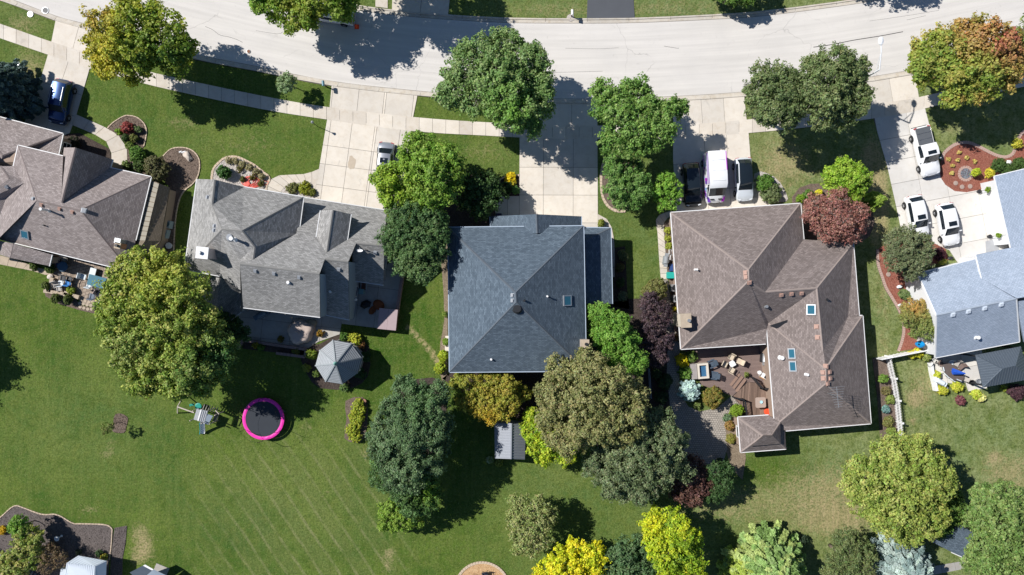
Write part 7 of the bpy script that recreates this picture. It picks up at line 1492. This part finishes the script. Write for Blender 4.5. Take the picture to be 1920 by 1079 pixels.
for (x, y, a, mt, lab) in ((157,519,1.3,M_CUSH,'white cushioned chair left of the white bench'),(169,534,2.9,M_CUSH,'white cushioned chair at the lower side of the glass table'),(195,535,-1.4,M_CUSH,'white cushioned chair half under the willow'),
    (116,531,3.3,M_CUSH,'white chair with a round cushion, left of the bright blue one'),(129,530,3.0,plain('bright_blue_cushion', (.05,.24,.60), .7),'bright blue cushioned chair among the white ones'),(106,535,.3,plain('taupe_cushion', (.45,.42,.38), .8),'grey cushioned chair at the left of the chair group'),(112,541,.2,MATS['taupe_cushion'],'grey cushioned chair below the other grey cushioned one'),
    (119,522,-.2,M_DMET,'dark chair above the white round cushion chair'),(131,524,-.4,M_DMET,'dark chair above the bright blue chair'),(183,541,2.8,M_DMET,'dark wicker chair below the glass table'),(187,551,1.0,plain('pinkish_wicker', (.42,.33,.31), .8),'pinkish wire chair below the dark wicker chair'),(174,556,2.9,plain('slate_cushion', (.16,.20,.26), .7),'slate blue square stool near the round clipped shrub'),
    (112,497,.2,plain('navy_cushion', (.03,.05,.12), .7),'navy cushioned seat in the shade under the eave, lower'),(122,486,.1,MATS['taupe_cushion'],'grey seat in the shade directly below the mauve eave')):
    place(chair('patio_chair', lab, mt, M_DMET, group='patio chairs'), x, y, a, .05)
gp = thing('patio_parasol', 'closed white parasol canopy tipped beside the round clipped shrub', 'parasol', (0,0,0)); MB().lathe((0,0,.9), [(.45,.0),(.42,.06),(.06,.3)], 8, 1, 1.15).build('canopy', M_WHITE, gp); MB().cyl((0,0,0), (0,0,1.0), .025, .025, 6).build('pole', M_GMET, gp); place(gp, 192, 567, .3, .05, .9)
bt = thing('shaded_table', 'dark round table with blue seat covers in the eave shadow', 'table', (0,0,0)); MB().lathe((0,0,.68), [(.55,0),(.55,.05),(.5,.06)], 20).build('tabletop', plain('dusky_blue_top', (.05,.11,.17), .5), bt); MB().cyl((0,0,0), (0,0,.68), .05, .05, 8).build('pedestal', M_DMET, bt); place(bt, 118, 500, 0, .05, .7)
# low stone walls of the patio planter
for nm, lab, a, b in (('stone_wall','pale stone planter wall, short upright part',(102,521),(95,548)),('stone_wall','pale stone planter wall, lower horizontal part',(86,545),(140,555)),('stone_wall','pale stone planter wall, right hand part below the leafy potted plant',(124,549),(152,558))):
    A, B = P(*a), P(*b); w = thing(nm, lab, 'wall', tuple(A), 'stone planter walls'); n = max(3, int((B-A).length/.45)); d = (B-A).normalized()
    for zz in range(2):
        for i in range(n): p_ = A.lerp(B, (i+.5)/n); MB().box((p_.x, p_.y, .12+zz*.2), ((B-A).length/n-.03, .42+random.uniform(-.03,.03), .19), math.atan2(d.y, d.x)+random.uniform(-.04,.04)).build('stone', M_STONE, w)
stp = thing('stone_path', None, None, kind='structure')
for i, (x, y) in enumerate([(153,563),(160,565),(167,567),(157,570),(164,572),(171,573),(174,566),(150,569),(151,576),(158,578),(165,580),(172,580)]):
    c = P(x, y); s_ = MB().prism([(c.x+.19*math.cos(k*1.05+i), c.y+.18*math.sin(k*1.05+i)) for k in range(6)], .01, .07).build('stone', M_STONE, stp)
r = MB().lathe((0,0,0), [(.24,0),(.26,.2),(.12,.3)], 9, 1.3).build('boulder', plain('pinkish_boulder', (.62,.55,.5), .85, var=.2)); tag(r, 'pinkish white boulder by the stone planter wall', 'boulder'); place(r, 91, 519, .4)
bo = thing('boulder', 'big pale boulder lying in the brown mulch bed', 'boulder', (0,0,0)); bmm = bmesh.new(); bmesh.ops.create_icosphere(bmm, subdivisions=3, radius=.5); rs_ = random.Random(4)
for v in bmm.verts: f_ = 1+.25*math.sin(v.co.x*7+1)*math.cos(v.co.y*6)+rs_.uniform(-.04,.04); v.co = Vector((v.co.x*1.35*f_, v.co.y*.75*f_, v.co.z*.6*f_+.1))
me_ = bpy.data.meshes.new('rock'); bmm.to_mesh(me_); bmm.free(); me_.materials.append(plain('pale_boulder', (.60,.52,.45), .85, var=.35, sc_=2.5, bump=.5)); o_ = bpy.data.objects.new('rock', me_); COL.objects.link(o_); setparent(o_, bo); place(bo, 350, 293, -.9)
sr = thing('small_rocks', 'scatter of small white rocks beside the big pale boulder', 'rocks', (0,0,0)); 
for k in range(6): MB().lathe((.14*k-.3, .05*math.sin(k*2.2), 0), [(.10,0),(.11,.07),(.04,.13)], 7).build('rock', M_WHITE, sr)
place(sr, 340, 284.5, 0, .04)

# ------------------------------------------------------------------ grey house: red hose, covered table, hot tub and yard things
hs = thing('garden_hose', 'tangled coral red garden hose lying on the white rock bed', 'garden hose', tuple(P(478, 340))); rnd = random.Random(3); M_HOSE = plain('coral_hose', (.75,.13,.10), .5); c = P(470, 341)
pts_ = []
for k in range(70): a = k*.55; rr = .28+.45*abs(math.sin(k*.31)); pts_.append((c.x-.1+rr*math.cos(a)*1.25+.010*k*.6, c.y-.05+rr*math.sin(a)*.85, .09+.02*(k % 3)))
pts_ += [(p[0], p[1], .08) for p in smooth_line([(pts_[-1][0], pts_[-1][1]), xy(488,333), xy(497,340), xy(504,341), xy(500,347), xy(490,345)], 5)]
MB().tube([Vector(p) for p in pts_], .038, 5).build('hose', M_HOSE, hs)
for a_, mt_ in ((0, M_HOSE),): MB().lathe((c.x-.35, c.y-.25, .05), [(.30,0),(.33,.08),(.33,.14),(.22,.16)], 14).build('hose_coil', mt_, hs)
ct = thing('covered_table', 'round patio table set under a wrinkled beige cover', 'covered table', (0,0,0)); rs_ = random.Random(8); n = 44; vs = []; rad = [(0.02,1.02),(.35,.98),(.75,.95),(1.05,.90),(1.22,.72),(1.30,.40),(1.38,.06)]
for j, (q, z) in enumerate(rad):
    for i in range(n):
        a = 2*math.pi*i/n; f_ = 1+.06*math.sin(5*a+.7)+.05*math.sin(3*a+2)+(.035*math.sin(17*a+j) if j > 2 else 0); ex = 1.12 if -.9 < math.atan2(math.sin(a-.5), math.cos(a-.5)) < .9 else 1.0
        zz = z + (.035*math.sin(9*a+q*6)*min(1, q*1.3)) + rs_.uniform(-.012,.012) + (.03*math.sin(q*14+3*a)); vs.append((q*f_*ex*math.cos(a), q*f_*math.sin(a), max(.03, zz)))
MB().add(vs, [(j*n+i, (j+1)*n+i, (j+1)*n+(i+1) % n, j*n+(i+1) % n) for j in range(len(rad)-1) for i in range(n)]+[tuple(range(n-1,-1,-1))]).build('cover', plain('beige_cover', (.50,.41,.36), .85, var=.12), ct, smooth=True); place(ct, 561, 623, .3, .06, .8)
fb = MB().lathe((0,0,0), [(.42,0),(.46,.3),(.38,.42),(.05,.5)], 12, 1.4).build('covered_fire_bowl', plain('tan_cover', (.32,.27,.19), .9)); tag(fb, 'small tan covered bowl behind the beige covered table', 'covered fire bowl'); place(fb, 583, 607, .2, .06)
grill('slate blue covered barbecue in the shade below the grey eave', plain('slate_cover', (.12,.17,.22), .6), 492, 589, .55, .06, 1.15)
for x, y, lab in ((527,636,'green potted plant left of the beige covered table'),(600,625,'orange flowering potted plant right of the beige covered table')):
    rt = shrub('potted_plant', lab, x, y, 6, .7, ((.08,.1,.02),(.2,.14,.03)) if 'green' in lab else ((.42,.22,.02),(.2,.16,.03)), .08, 510+x, cat='plant'); c = P(x, y, .2); MB().lathe((c.x, c.y, .06), [(.16,0),(.22,.28),(.2,.28)], 12).build('pot', M_DMET, rt)
pw = thing('brick_planter', 'low brick planter walls along the lower edge of the grey house patio', 'planter', tuple(P(515, 650)))
for a, b in (((458,638),(576,655)),((576,655),(574,669)),((520,662),(574,669)),((448,652),(458,638))):
    A, B = P(*a), P(*b); n = int((B-A).length/.42)+1; d = (B-A).normalized()
    for i in range(n): p_ = A.lerp(B, (i+.5)/n); MB().box((p_.x, p_.y, .24), ((B-A).length/n-.02, .28, .48), math.atan2(d.y, d.x)).build('stone', plain('dusky_pink_stone', (.26,.185,.17), .9, var=.25), pw)
bw_ = thing('brick_wall', 'low dark brick wall along the right edge of the shaded side patio', 'wall', tuple(P(750, 570)))
for a, b in (((757,512),(752,545)),((752,545),(746,586)),((746,586),(739,620))):
    A, B = P(*a), P(*b); n = int((B-A).length/.45)+1; d = (B-A).normalized()
    for zz in range(3):
        for i in range(n): p_ = A.lerp(B, (i+.5)/n); MB().box((p_.x, p_.y, .15+zz*.26), ((B-A).length/n-.02, .30, .25), math.atan2(d.y, d.x)).build('stone', plain('dusky_pink_stone', (.26,.185,.17)), bw_)
ht = thing('hot_tub', 'square hot tub under a mauve cover at the corner of the side patio', 'hot tub', (0,0,0)); MB().box((0,0,.42), (1.9,2.1,.84)).build('shell', M_REDBR, ht); MB().box((-.49,0,.92), (.97,2.2,.12)).build('cover_half', plain('mauve_cover', (.40,.31,.32), .7, var=.1), ht); MB().box((.49,0,.92), (.97,2.2,.12)).build('cover_half', MATS['mauve_cover'], ht); place(ht, 727, 599, -.1, .3, 1.2)
bs_ = thing('bean_bag', 'rust brown fan shaped lounge cover beside the hot tub', 'lounge cover', (0,0,0)); MB().lathe((0,.35,0), [(.62,0),(.66,.22),(.45,.4),(.05,.45)], 14, 1, .8).build('seat', plain('rust_fabric', (.20,.065,.025), .9), bs_); MB().lathe((-.25,-.5,0), [(.42,0),(.4,.25),(.05,.4)], 12, .8, 1.3).build('back_cushion', MATS['rust_fabric'], bs_); place(bs_, 707, 577, -.6, .30)
bs2 = thing('bean_bag', 'nearly black folded cover left of the rust brown one', 'lounge cover', (0,0,0)); MB().lathe((0,0,0), [(.55,0),(.56,.28),(.3,.42),(.03,.45)], 6, 1.1, .8).build('seat', M_BLK, bs2); place(bs2, 686, 571, .4, .30)
bp = MB().box((0,0,.45), (.45,.5,.9)); bp.box((0,0,.93), (.5,.55,.06)); bp = bp.build('wheelie_bin', plain('teal_grey_bin', (.18,.33,.36), .6)); tag(bp, 'teal grey bin in the shade below the smallest stepped roof', 'bin'); place(bp, 680, 547, -.1, .30)
pb = thing('planter_box', 'white framed planter box below the smallest stepped roof', 'planter', (0,0,0)); [MB().box((sx*.28,0,.25), (.06,1.0,.5)).build('side_panel', M_WB, pb) for sx in (-1,1)]; MB().box((0,0,.2), (.5,.9,.4)).build('soil', M_REDBR, pb); place(pb, 683, 536, -.05, .30)
ws_ = thing('wall_lamp', 'pale bracket lamp sticking out from the brick side wall', 'wall lamp', tuple(P(664, 562))); a, b = P(655, 562, 2.0), P(667, 562, 2.0); MB().bar(a, b, .06).build('bracket', M_WHITE, ws_); MB().lathe((b.x, b.y, 1.9), [(.14,0),(.16,.08),(.05,.2)], 10).build('shade', M_WHITE, ws_)
MB().prism([xy(*p) for p in [(656,495),(663,500),(664,585),(657,595)]], .004, .55).build('brick_ledge', M_REDBR, kind='structure')
r = thing('garden_pot', 'brown pot at the top of the lime green flower bed', 'plant pot', (0,0,0)); MB().lathe((0,0,0), [(.16,0),(.26,.35),(.22,.36)], 12).build('pot', plain('terracotta', (.32,.17,.12), .85), r); MB().lathe((0,0,.28), [(.21,0),(.21,.05),(.01,.06)], 10).build('soil', M_SOIL, r); place(r, 682, 753, 0)
r = thing('garden_pot', 'round pale pot against the left wall of the slate blue roofed house', 'plant pot', (0,0,0)); MB().lathe((0,0,0), [(.24,0),(.28,.3),(.22,.3)], 14).build('pot', M_STONE, r); MB().lathe((0,0,.22), [(.22,0),(.22,.05),(.01,.06)], 10).build('soil', M_SOIL, r); place(r, 834, 645, 0)
MB().prism([xy(*p) for p in [(835,630),(842,630),(842,660),(834,660)]], .01, .06).build('downpipe_slab', M_CONC, kind='structure')
dm = MB().box((0,0,.03), (.62,.42,.03)).build('door_mat', plain('navy_mat', (.03,.03,.09), .9)); tag(dm, 'dark door mat on the front step of the slate blue roofed house', 'door mat'); place(dm, 935, 404, 0, .05, 0)

# ------------------------------------------------------------------ trampoline and play set
tr = thing('trampoline', 'round trampoline with a bright pink edge pad on the back lawn', 'trampoline', (0,0,0)); M_PINK = plain('pink_pad', (.82,.04,.40), .45, var=.12, sc_=1.2); n = 40; R_o, R_i = 2.22, 1.88; z_t = .88; pad = []
for k in range(8):
    m = MB(); 
    for i in range(6):
        a = 2*math.pi*(k*5+i)/40; w = .012*math.sin(a*23)
        for q, zz in ((R_o+.02, z_t-.09), (R_o, z_t), ((R_o+R_i)/2, z_t+.035+w), (R_i, z_t+.005)): m.v.append((q*math.cos(a), q*math.sin(a), zz))
    m.f = [(4*i+j, 4*(i+1)+j, 4*(i+1)+j+1, 4*i+j+1) for i in range(5) for j in range(3)]; m.build('edge_pad', M_PINK, tr)
MB().lathe((0,0,z_t-.03), [(R_i,0),(R_i,.01)], 40).build('mat', plain('black_mat', (.030,.036,.046), .7, var=.15, sc_=1.0), tr)
MB().add([(R_o*math.cos(t*math.pi/20)*f_, R_o*math.sin(t*math.pi/20)*f_, z) for z, f_ in ((z_t-.12, .97),(z_t-.06,.97)) for t in range(40)], [(i, (i+1) % 40, 40+(i+1) % 40, 40+i) for i in range(40)]).build('frame', M_GMET, tr)
for k in range(6):
    a = k*math.pi/3+.3; l = MB().tube([Vector((2.1*math.cos(a-.2), 2.1*math.sin(a-.2), 0)), Vector((2.15*math.cos(a), 2.15*math.sin(a), .8))], .03, 6); l.build('leg', M_GMET, tr)
    MB().tube([Vector((2.26*math.cos(a), 2.26*math.sin(a), .3)), Vector((2.28*math.cos(a), 2.28*math.sin(a), 2.2)), Vector((2.1*math.cos(a), 2.1*math.sin(a), 2.55))], .022, 6).build('net_pole', M_DMET, tr)
MB().tube([Vector((2.1*math.cos(t*math.pi/18), 2.1*math.sin(t*math.pi/18), 2.52)) for t in range(37)], .010, 4).build('net_hoop', M_DMET, tr)
place(tr, 493.5, 786, .2, 0, z_t)
# play set
ps = thing('play_set', 'wooden play set with striped roof, swings and a white slide on the back lawn', 'play set', tuple(P(385, 775)))
M_PW = plain('pale_play_timber', (.50,.44,.38), .8, var=.2); M_PG = plain('teal_plastic', (.02,.28,.22), .4); M_SLT = plain('grey_slat', (.22,.25,.30), .6)
A, B = P(333, 763, 2.3), P(364, 774, 2.3); MB().bar(A, B, .12).build('swing_beam', M_PW, ps)
for q in ((347,738),(333,775)): e = P(*q); MB().bar(A, e, .09).build('swing_leg', M_PW, ps)
for t_, (mt) in ((.35, M_PG), (.7, M_PG)):
    q = A.lerp(B, t_); MB().box((q.x+.05, q.y+.1, .5), (.50,.24,.05), .2).build('swing_seat', mt, ps)
    for s in (-1, 1): MB().cyl((q.x+s*.2, q.y, 2.28), (q.x+.05+s*.2, q.y+.1, .52), .012, .012, 5).build('swing_chain', M_GMET, ps)
q = P(372, 762, .6); MB().lathe((q.x, q.y, .45), [(.2,0),(.34,.06),(.36,.22),(.26,.24)], 12).build('bucket_seat', M_PG, ps)
rA, rB, rC, rD = P(369,766,2.9), P(391,771,2.4), P(385,793,2.4), P(363,787,2.9)
for k in range(3): f0, f1 = k*.13, k*.13+.12; MB().add([rA.lerp(rB, f0), rA.lerp(rB, f1), rD.lerp(rC, f1), rD.lerp(rC, f0)], [(3,2,1,0)]).build('roof_board', M_WHITE, ps)
for k in range(8): f0 = .40+k*.075; mt = M_SLT if k % 2 else M_WHITE; MB().bar(rA.lerp(rB, f0)+Vector((0,0,.03)), rD.lerp(rC, f0)+Vector((0,0,.03)), .10, .05).build('roof_slat', mt, ps)
pf = [xy(*p) for p in [(391,770),(409,776),(400,792),(385,790)]]; MB().prism(pf, 1.2, 1.3).build('platform', plain('blue_grey_canvas', (.20,.25,.31), .7), ps)
for x, y in ((391,770),(410,776),(400,792),(385,791),(369,768),(364,786)): c = P(x, y, 1.3); MB().box((c.x, c.y, 1.15), (.09,.09,2.3)).build('post', M_PW, ps)
MB().bar(P(404,770,1.9), P(411,777,1.9), .08).build('rail', M_PW, ps); MB().bar(P(411,777,1.9), P(403,792,1.9), .08).build('rail', M_DMET, ps); MB().add([P(405,771,1.85), P(413,775,1.3), P(405,791,1.3), P(398,790,1.85)], [(3,2,1,0)]).build('climbing_panel', M_NAVY, ps)
for k in range(6): MB().bar(P(384+k*5,758+k*1.2,1.5), P(380+k*5,768+k*1.0,1.4), .07).build('rung', plain('weathered_rung', (.30,.28,.26), .8), ps)
sl0, sl1 = P(381,793,1.3), P(380,814,.15); m = MB(); W_ = .26; nseg = 8; vs = []
for i in range(nseg+1):
    t = i/nseg; q = sl0.lerp(sl1, t); q.z = 1.3*(1-t)**1.25+.12
    for ox, oz in ((-W_, .16), (-W_+.03, .0), (W_-.03, .0), (W_, .16)): vs.append((q.x+ox, q.y, q.z+oz))
m.add(vs, [(4*i+j, 4*i+j+1, 4*i+j+5, 4*i+j+4) for i in range(nseg) for j in range(3)]); m.build('slide', M_WHITE, ps)
MB().tube([Vector(vs[4*i])+Vector((0,0,.02)) for i in range(nseg+1)], .05, 6).build('slide_edge', plain('teal_edge', (.04,.34,.36), .4), ps)

# ------------------------------------------------------------------ pale blue house patio
ot = thing('oval_table', 'oval dark brown dining table on the pale patio', 'table', (0,0,0)); MB().lathe((0,0,.70), [(.78,0),(.78,.04),(.74,.05)], 26, 1.75, .85).build('tabletop', plain('brown_tabletop', (.13,.105,.095), .5), ot)
for s in (-1, 1): MB().cyl((s*.8,0,0), (s*.8,0,.7), .09, .06, 8).build('pedestal', M_DMET, ot)
place(ot, 1787, 698, -.62, .06, .8)
up = thing('parasol', 'folded blue parasol leaning over the oval table', 'parasol', (0,0,0)); MB().cyl((0,0,0), (0,0,1.4), .025, .025, 8).build('pole', M_GMET, up)
m = MB(); tip = Vector((1.1,-.15,1.45)); n = 10; 
for i in range(n): a = 2*math.pi*i/n; rr = .36 if i % 2 else .26; m.v.append((-.12, rr*math.cos(a), 1.25+rr*.6*math.sin(a)))
for i in range(n): a = 2*math.pi*i/n; m.v.append((tip.x, tip.y+.07*math.cos(a), tip.z+.07*math.sin(a)))
m.f = [(i, (i+1) % n, n+(i+1) % n, n+i) for i in range(n)]+[tuple(range(n)), tuple(range(2*n-1, n-1, -1))]; m.build('canopy', plain('royal_blue_canvas', (.02,.10,.55), .7, var=.25), up); place(up, 1787, 696, -.08, .06, 1.2)
for (x, y, a, mt, lab) in ((1763,682,.9,plain('brown_wicker', (.22,.16,.14), .8),'brown chair at the upper left end of the oval table'),(1782,682,-.1,M_CUSH,'white cushioned chair above the oval table'),(1793,682,-.5,MATS['taupe_cushion'],'tan chair at the upper right of the oval table'),(1801,688,-.9,plain('brown_wicker', (.22,.16,.14)),'brown chair at the right side of the oval table'),
    (1770,690,1.8,M_CUSH,'white chair tucked into the left side of the oval table'),(1775,700,2.4,M_CUSH,'white slim chair below the oval table, left'),(1784,707,2.6,M_CUSH,'white slim chair below the oval table, middle'),(1795,706,2.8,M_CUSH,'white round seat chair below the folded parasol'),(1806,709,-2.2,MATS['taupe_cushion'],'tan green chair at the lower right of the oval table')):
    place(chair('dining_chair', lab, mt, M_GMET, group='chairs round the oval table', w=.46, arms=False), x, y, a, .06)
grill('white covered barbecue beside the low white patio wall', M_CUSH, 1762, 716, -.5, .06, .95)
lw = thing('patio_wall', 'low white wall with the step along the left edge of the pale patio', 'wall', tuple(P(1747, 710)));
for a, b in (((1741,680),(1743,695)),((1743,695),(1751,732))): MB().bar(P(*a)+Vector((0,0,.3)), P(*b)+Vector((0,0,.3)), .28, .6).build('wall_section', M_WHITE, lw)
for x, y, mt, lab in ((1824,718,M_DMET,'dark round fire pit by the corner of the pavilion'),(1836,716,M_GMET,'grey round pot by the corner of the pavilion'),(1754,721,M_WHITE,'white box pot below the spiky plant'),(1773,728,M_WHITE,'white pot between the spiky plants')):
    r = MB().lathe((0,0,0), [(.22,0),(.30,.3),(.24,.32),(.22,.2)], 14).build('plant_pot', mt); tag(r, lab, 'plant pot'); place(r, x, y, 0, .06)
bk = thing('bicycle', 'white bicycle leaning at the corner of the white fence', 'bicycle', (0,0,0))
for x in (-.52, .52): 
    MB().tube([Vector((x+.33*math.cos(t*math.pi/8), 0, .34+.33*math.sin(t*math.pi/8))) for t in range(17)], .022, 5).build('wheel', M_DMET, bk)
MB().tube([Vector(v) for v in ((-.52,0,.34),(-.15,0,.75),(.36,0,.8),(0,0,.3),(-.15,0,.75),(-.18,0,.9))], .02, 6).build('frame', M_WHITE, bk); MB().tube([Vector(v) for v in ((.52,0,.34),(.36,0,.8),(.34,0,.98))], .02, 6).build('fork', M_WHITE, bk); MB().bar((.32,-.28,1.0), (.32,.28,1.0), .03).build('handlebar', M_DMET, bk); MB().box((-.18,0,.93), (.26,.12,.05)).build('saddle', M_BLK, bk); place(bk, 1748, 674, 1.2, .05, .5); bk.rotation_euler[0] = .25
ky = thing('kayak', 'bright blue plastic toy kayak stood up against the white wall', 'toy boat', (0,0,0)); vs = []; n = 9
for i in range(n): 
    t = i/(n-1); x = (t-.5)*1.15; w = .40*math.sin(math.pi*min(.97, max(.08, t*.9+.08)))**.6
    for k in range(7): a = math.pi*k/6; vs.append((x, w*math.cos(a), .04+.30*math.sin(a)*(.6+.4*math.sin(math.pi*t))))
MB().add(vs, [(i*7+k, (i+1)*7+k, (i+1)*7+k+1, i*7+k+1) for i in range(n-1) for k in range(6)]+[tuple(range(7)), tuple(range(n*7-1, n*7-8, -1))]).build('hull', plain('bright_blue_plastic', (.01,.26,.62), .3), ky); MB().box((.12,0,.34), (.2,.16,.05)).build('seat', M_BLK, ky); ky.rotation_euler = (0, math.radians(-78), 0); q_ = P(1737, 646, 2.0); ky.location = (q_.x-.55, q_.y, 1.95)
for x, y, lab in ((1690,573,'yellow and white watering can ornament in the red mulch strip'),(1688,538,'white garden ornament at the top of the red mulch strip'),(1784,484,'dark small planter on the bright front step')):
    r = MB().lathe((0,0,0), [(.14,0),(.18,.15),(.08,.3),(.12,.4)], 10, 1.6).build('garden_ornament', M_CUSH if 'dark' not in lab else M_DMET); tag(r, lab, 'garden ornament'); place(r, x, y, .3, .05)
MB().prism([xy(*p) for p in [(1847,453),(1868,448),(1873,470),(1848,474)]], .052, .066).build('door_slab', plain('grey_wet_slab', (.36,.37,.39), .7), kind='structure')

# ------------------------------------------------------------------ bottom left garden and the chip circle
bb = thing('bird_bath', 'white bird bath standing in the grey mulch', 'bird bath', tuple(P(107, 1010))); c = P(107, 1010, .8); MB().lathe((c.x, c.y, 0), [(.18,0),(.07,.1),(.05,.7),(.08,.75)], 12).build('pedestal', M_WHITE, bb); MB().lathe((c.x, c.y, .74), [(.10,0),(.26,.10),(.28,.12),(.2,.07)], 16).build('basin', M_WHITE, bb)
gp_ = thing('garden_path', 'weathered plank walk crossing the bottom left corner', 'path', tuple(P(60, 1075)))
for k in range(26): A_ = P(-10+k*5.6, 1002+k*3.9+18); d_ = P(-22+k*5.6, 1022+k*3.9+22); MB().bar(A_+Vector((0,0,.12)), d_+Vector((0,0,.12)), .20, .06).build('plank', plain('grey_plank', (.20,.19,.185), .9, var=.3), gp_)
for lab, x, y, a in (('dark folding chair on the wood chip circle, right',1.0,1.0,.2),('dark round backed chair on the wood chip circle, left',-.9,.9,-.5)):
    ch = chair('fire_pit_chair', lab, plain('dark_sling', (.03,.035,.05), .6), M_DMET, group='chairs on the wood chip circle'); ch.location = (sc_.x+x*.55+.0, sc_.y+1.75 if x > 0 else sc_.y+1.35, .05); ch.rotation_euler = (0,0,a); ch.location.x = sc_.x + (.35 if x > 0 else -.75)
lg = thing('wicker_seat', 'tan wicker seat at the right of the wood chip circle', 'seat', (0,0,0)); MB().lathe((0,0,0), [(.3,0),(.34,.3),(.2,.4),(.3,.42)], 12).build('seat', plain('tan_wicker2', (.42,.30,.22), .9), lg); lg.location = (sc_.x+1.35, sc_.y+1.25, .05)
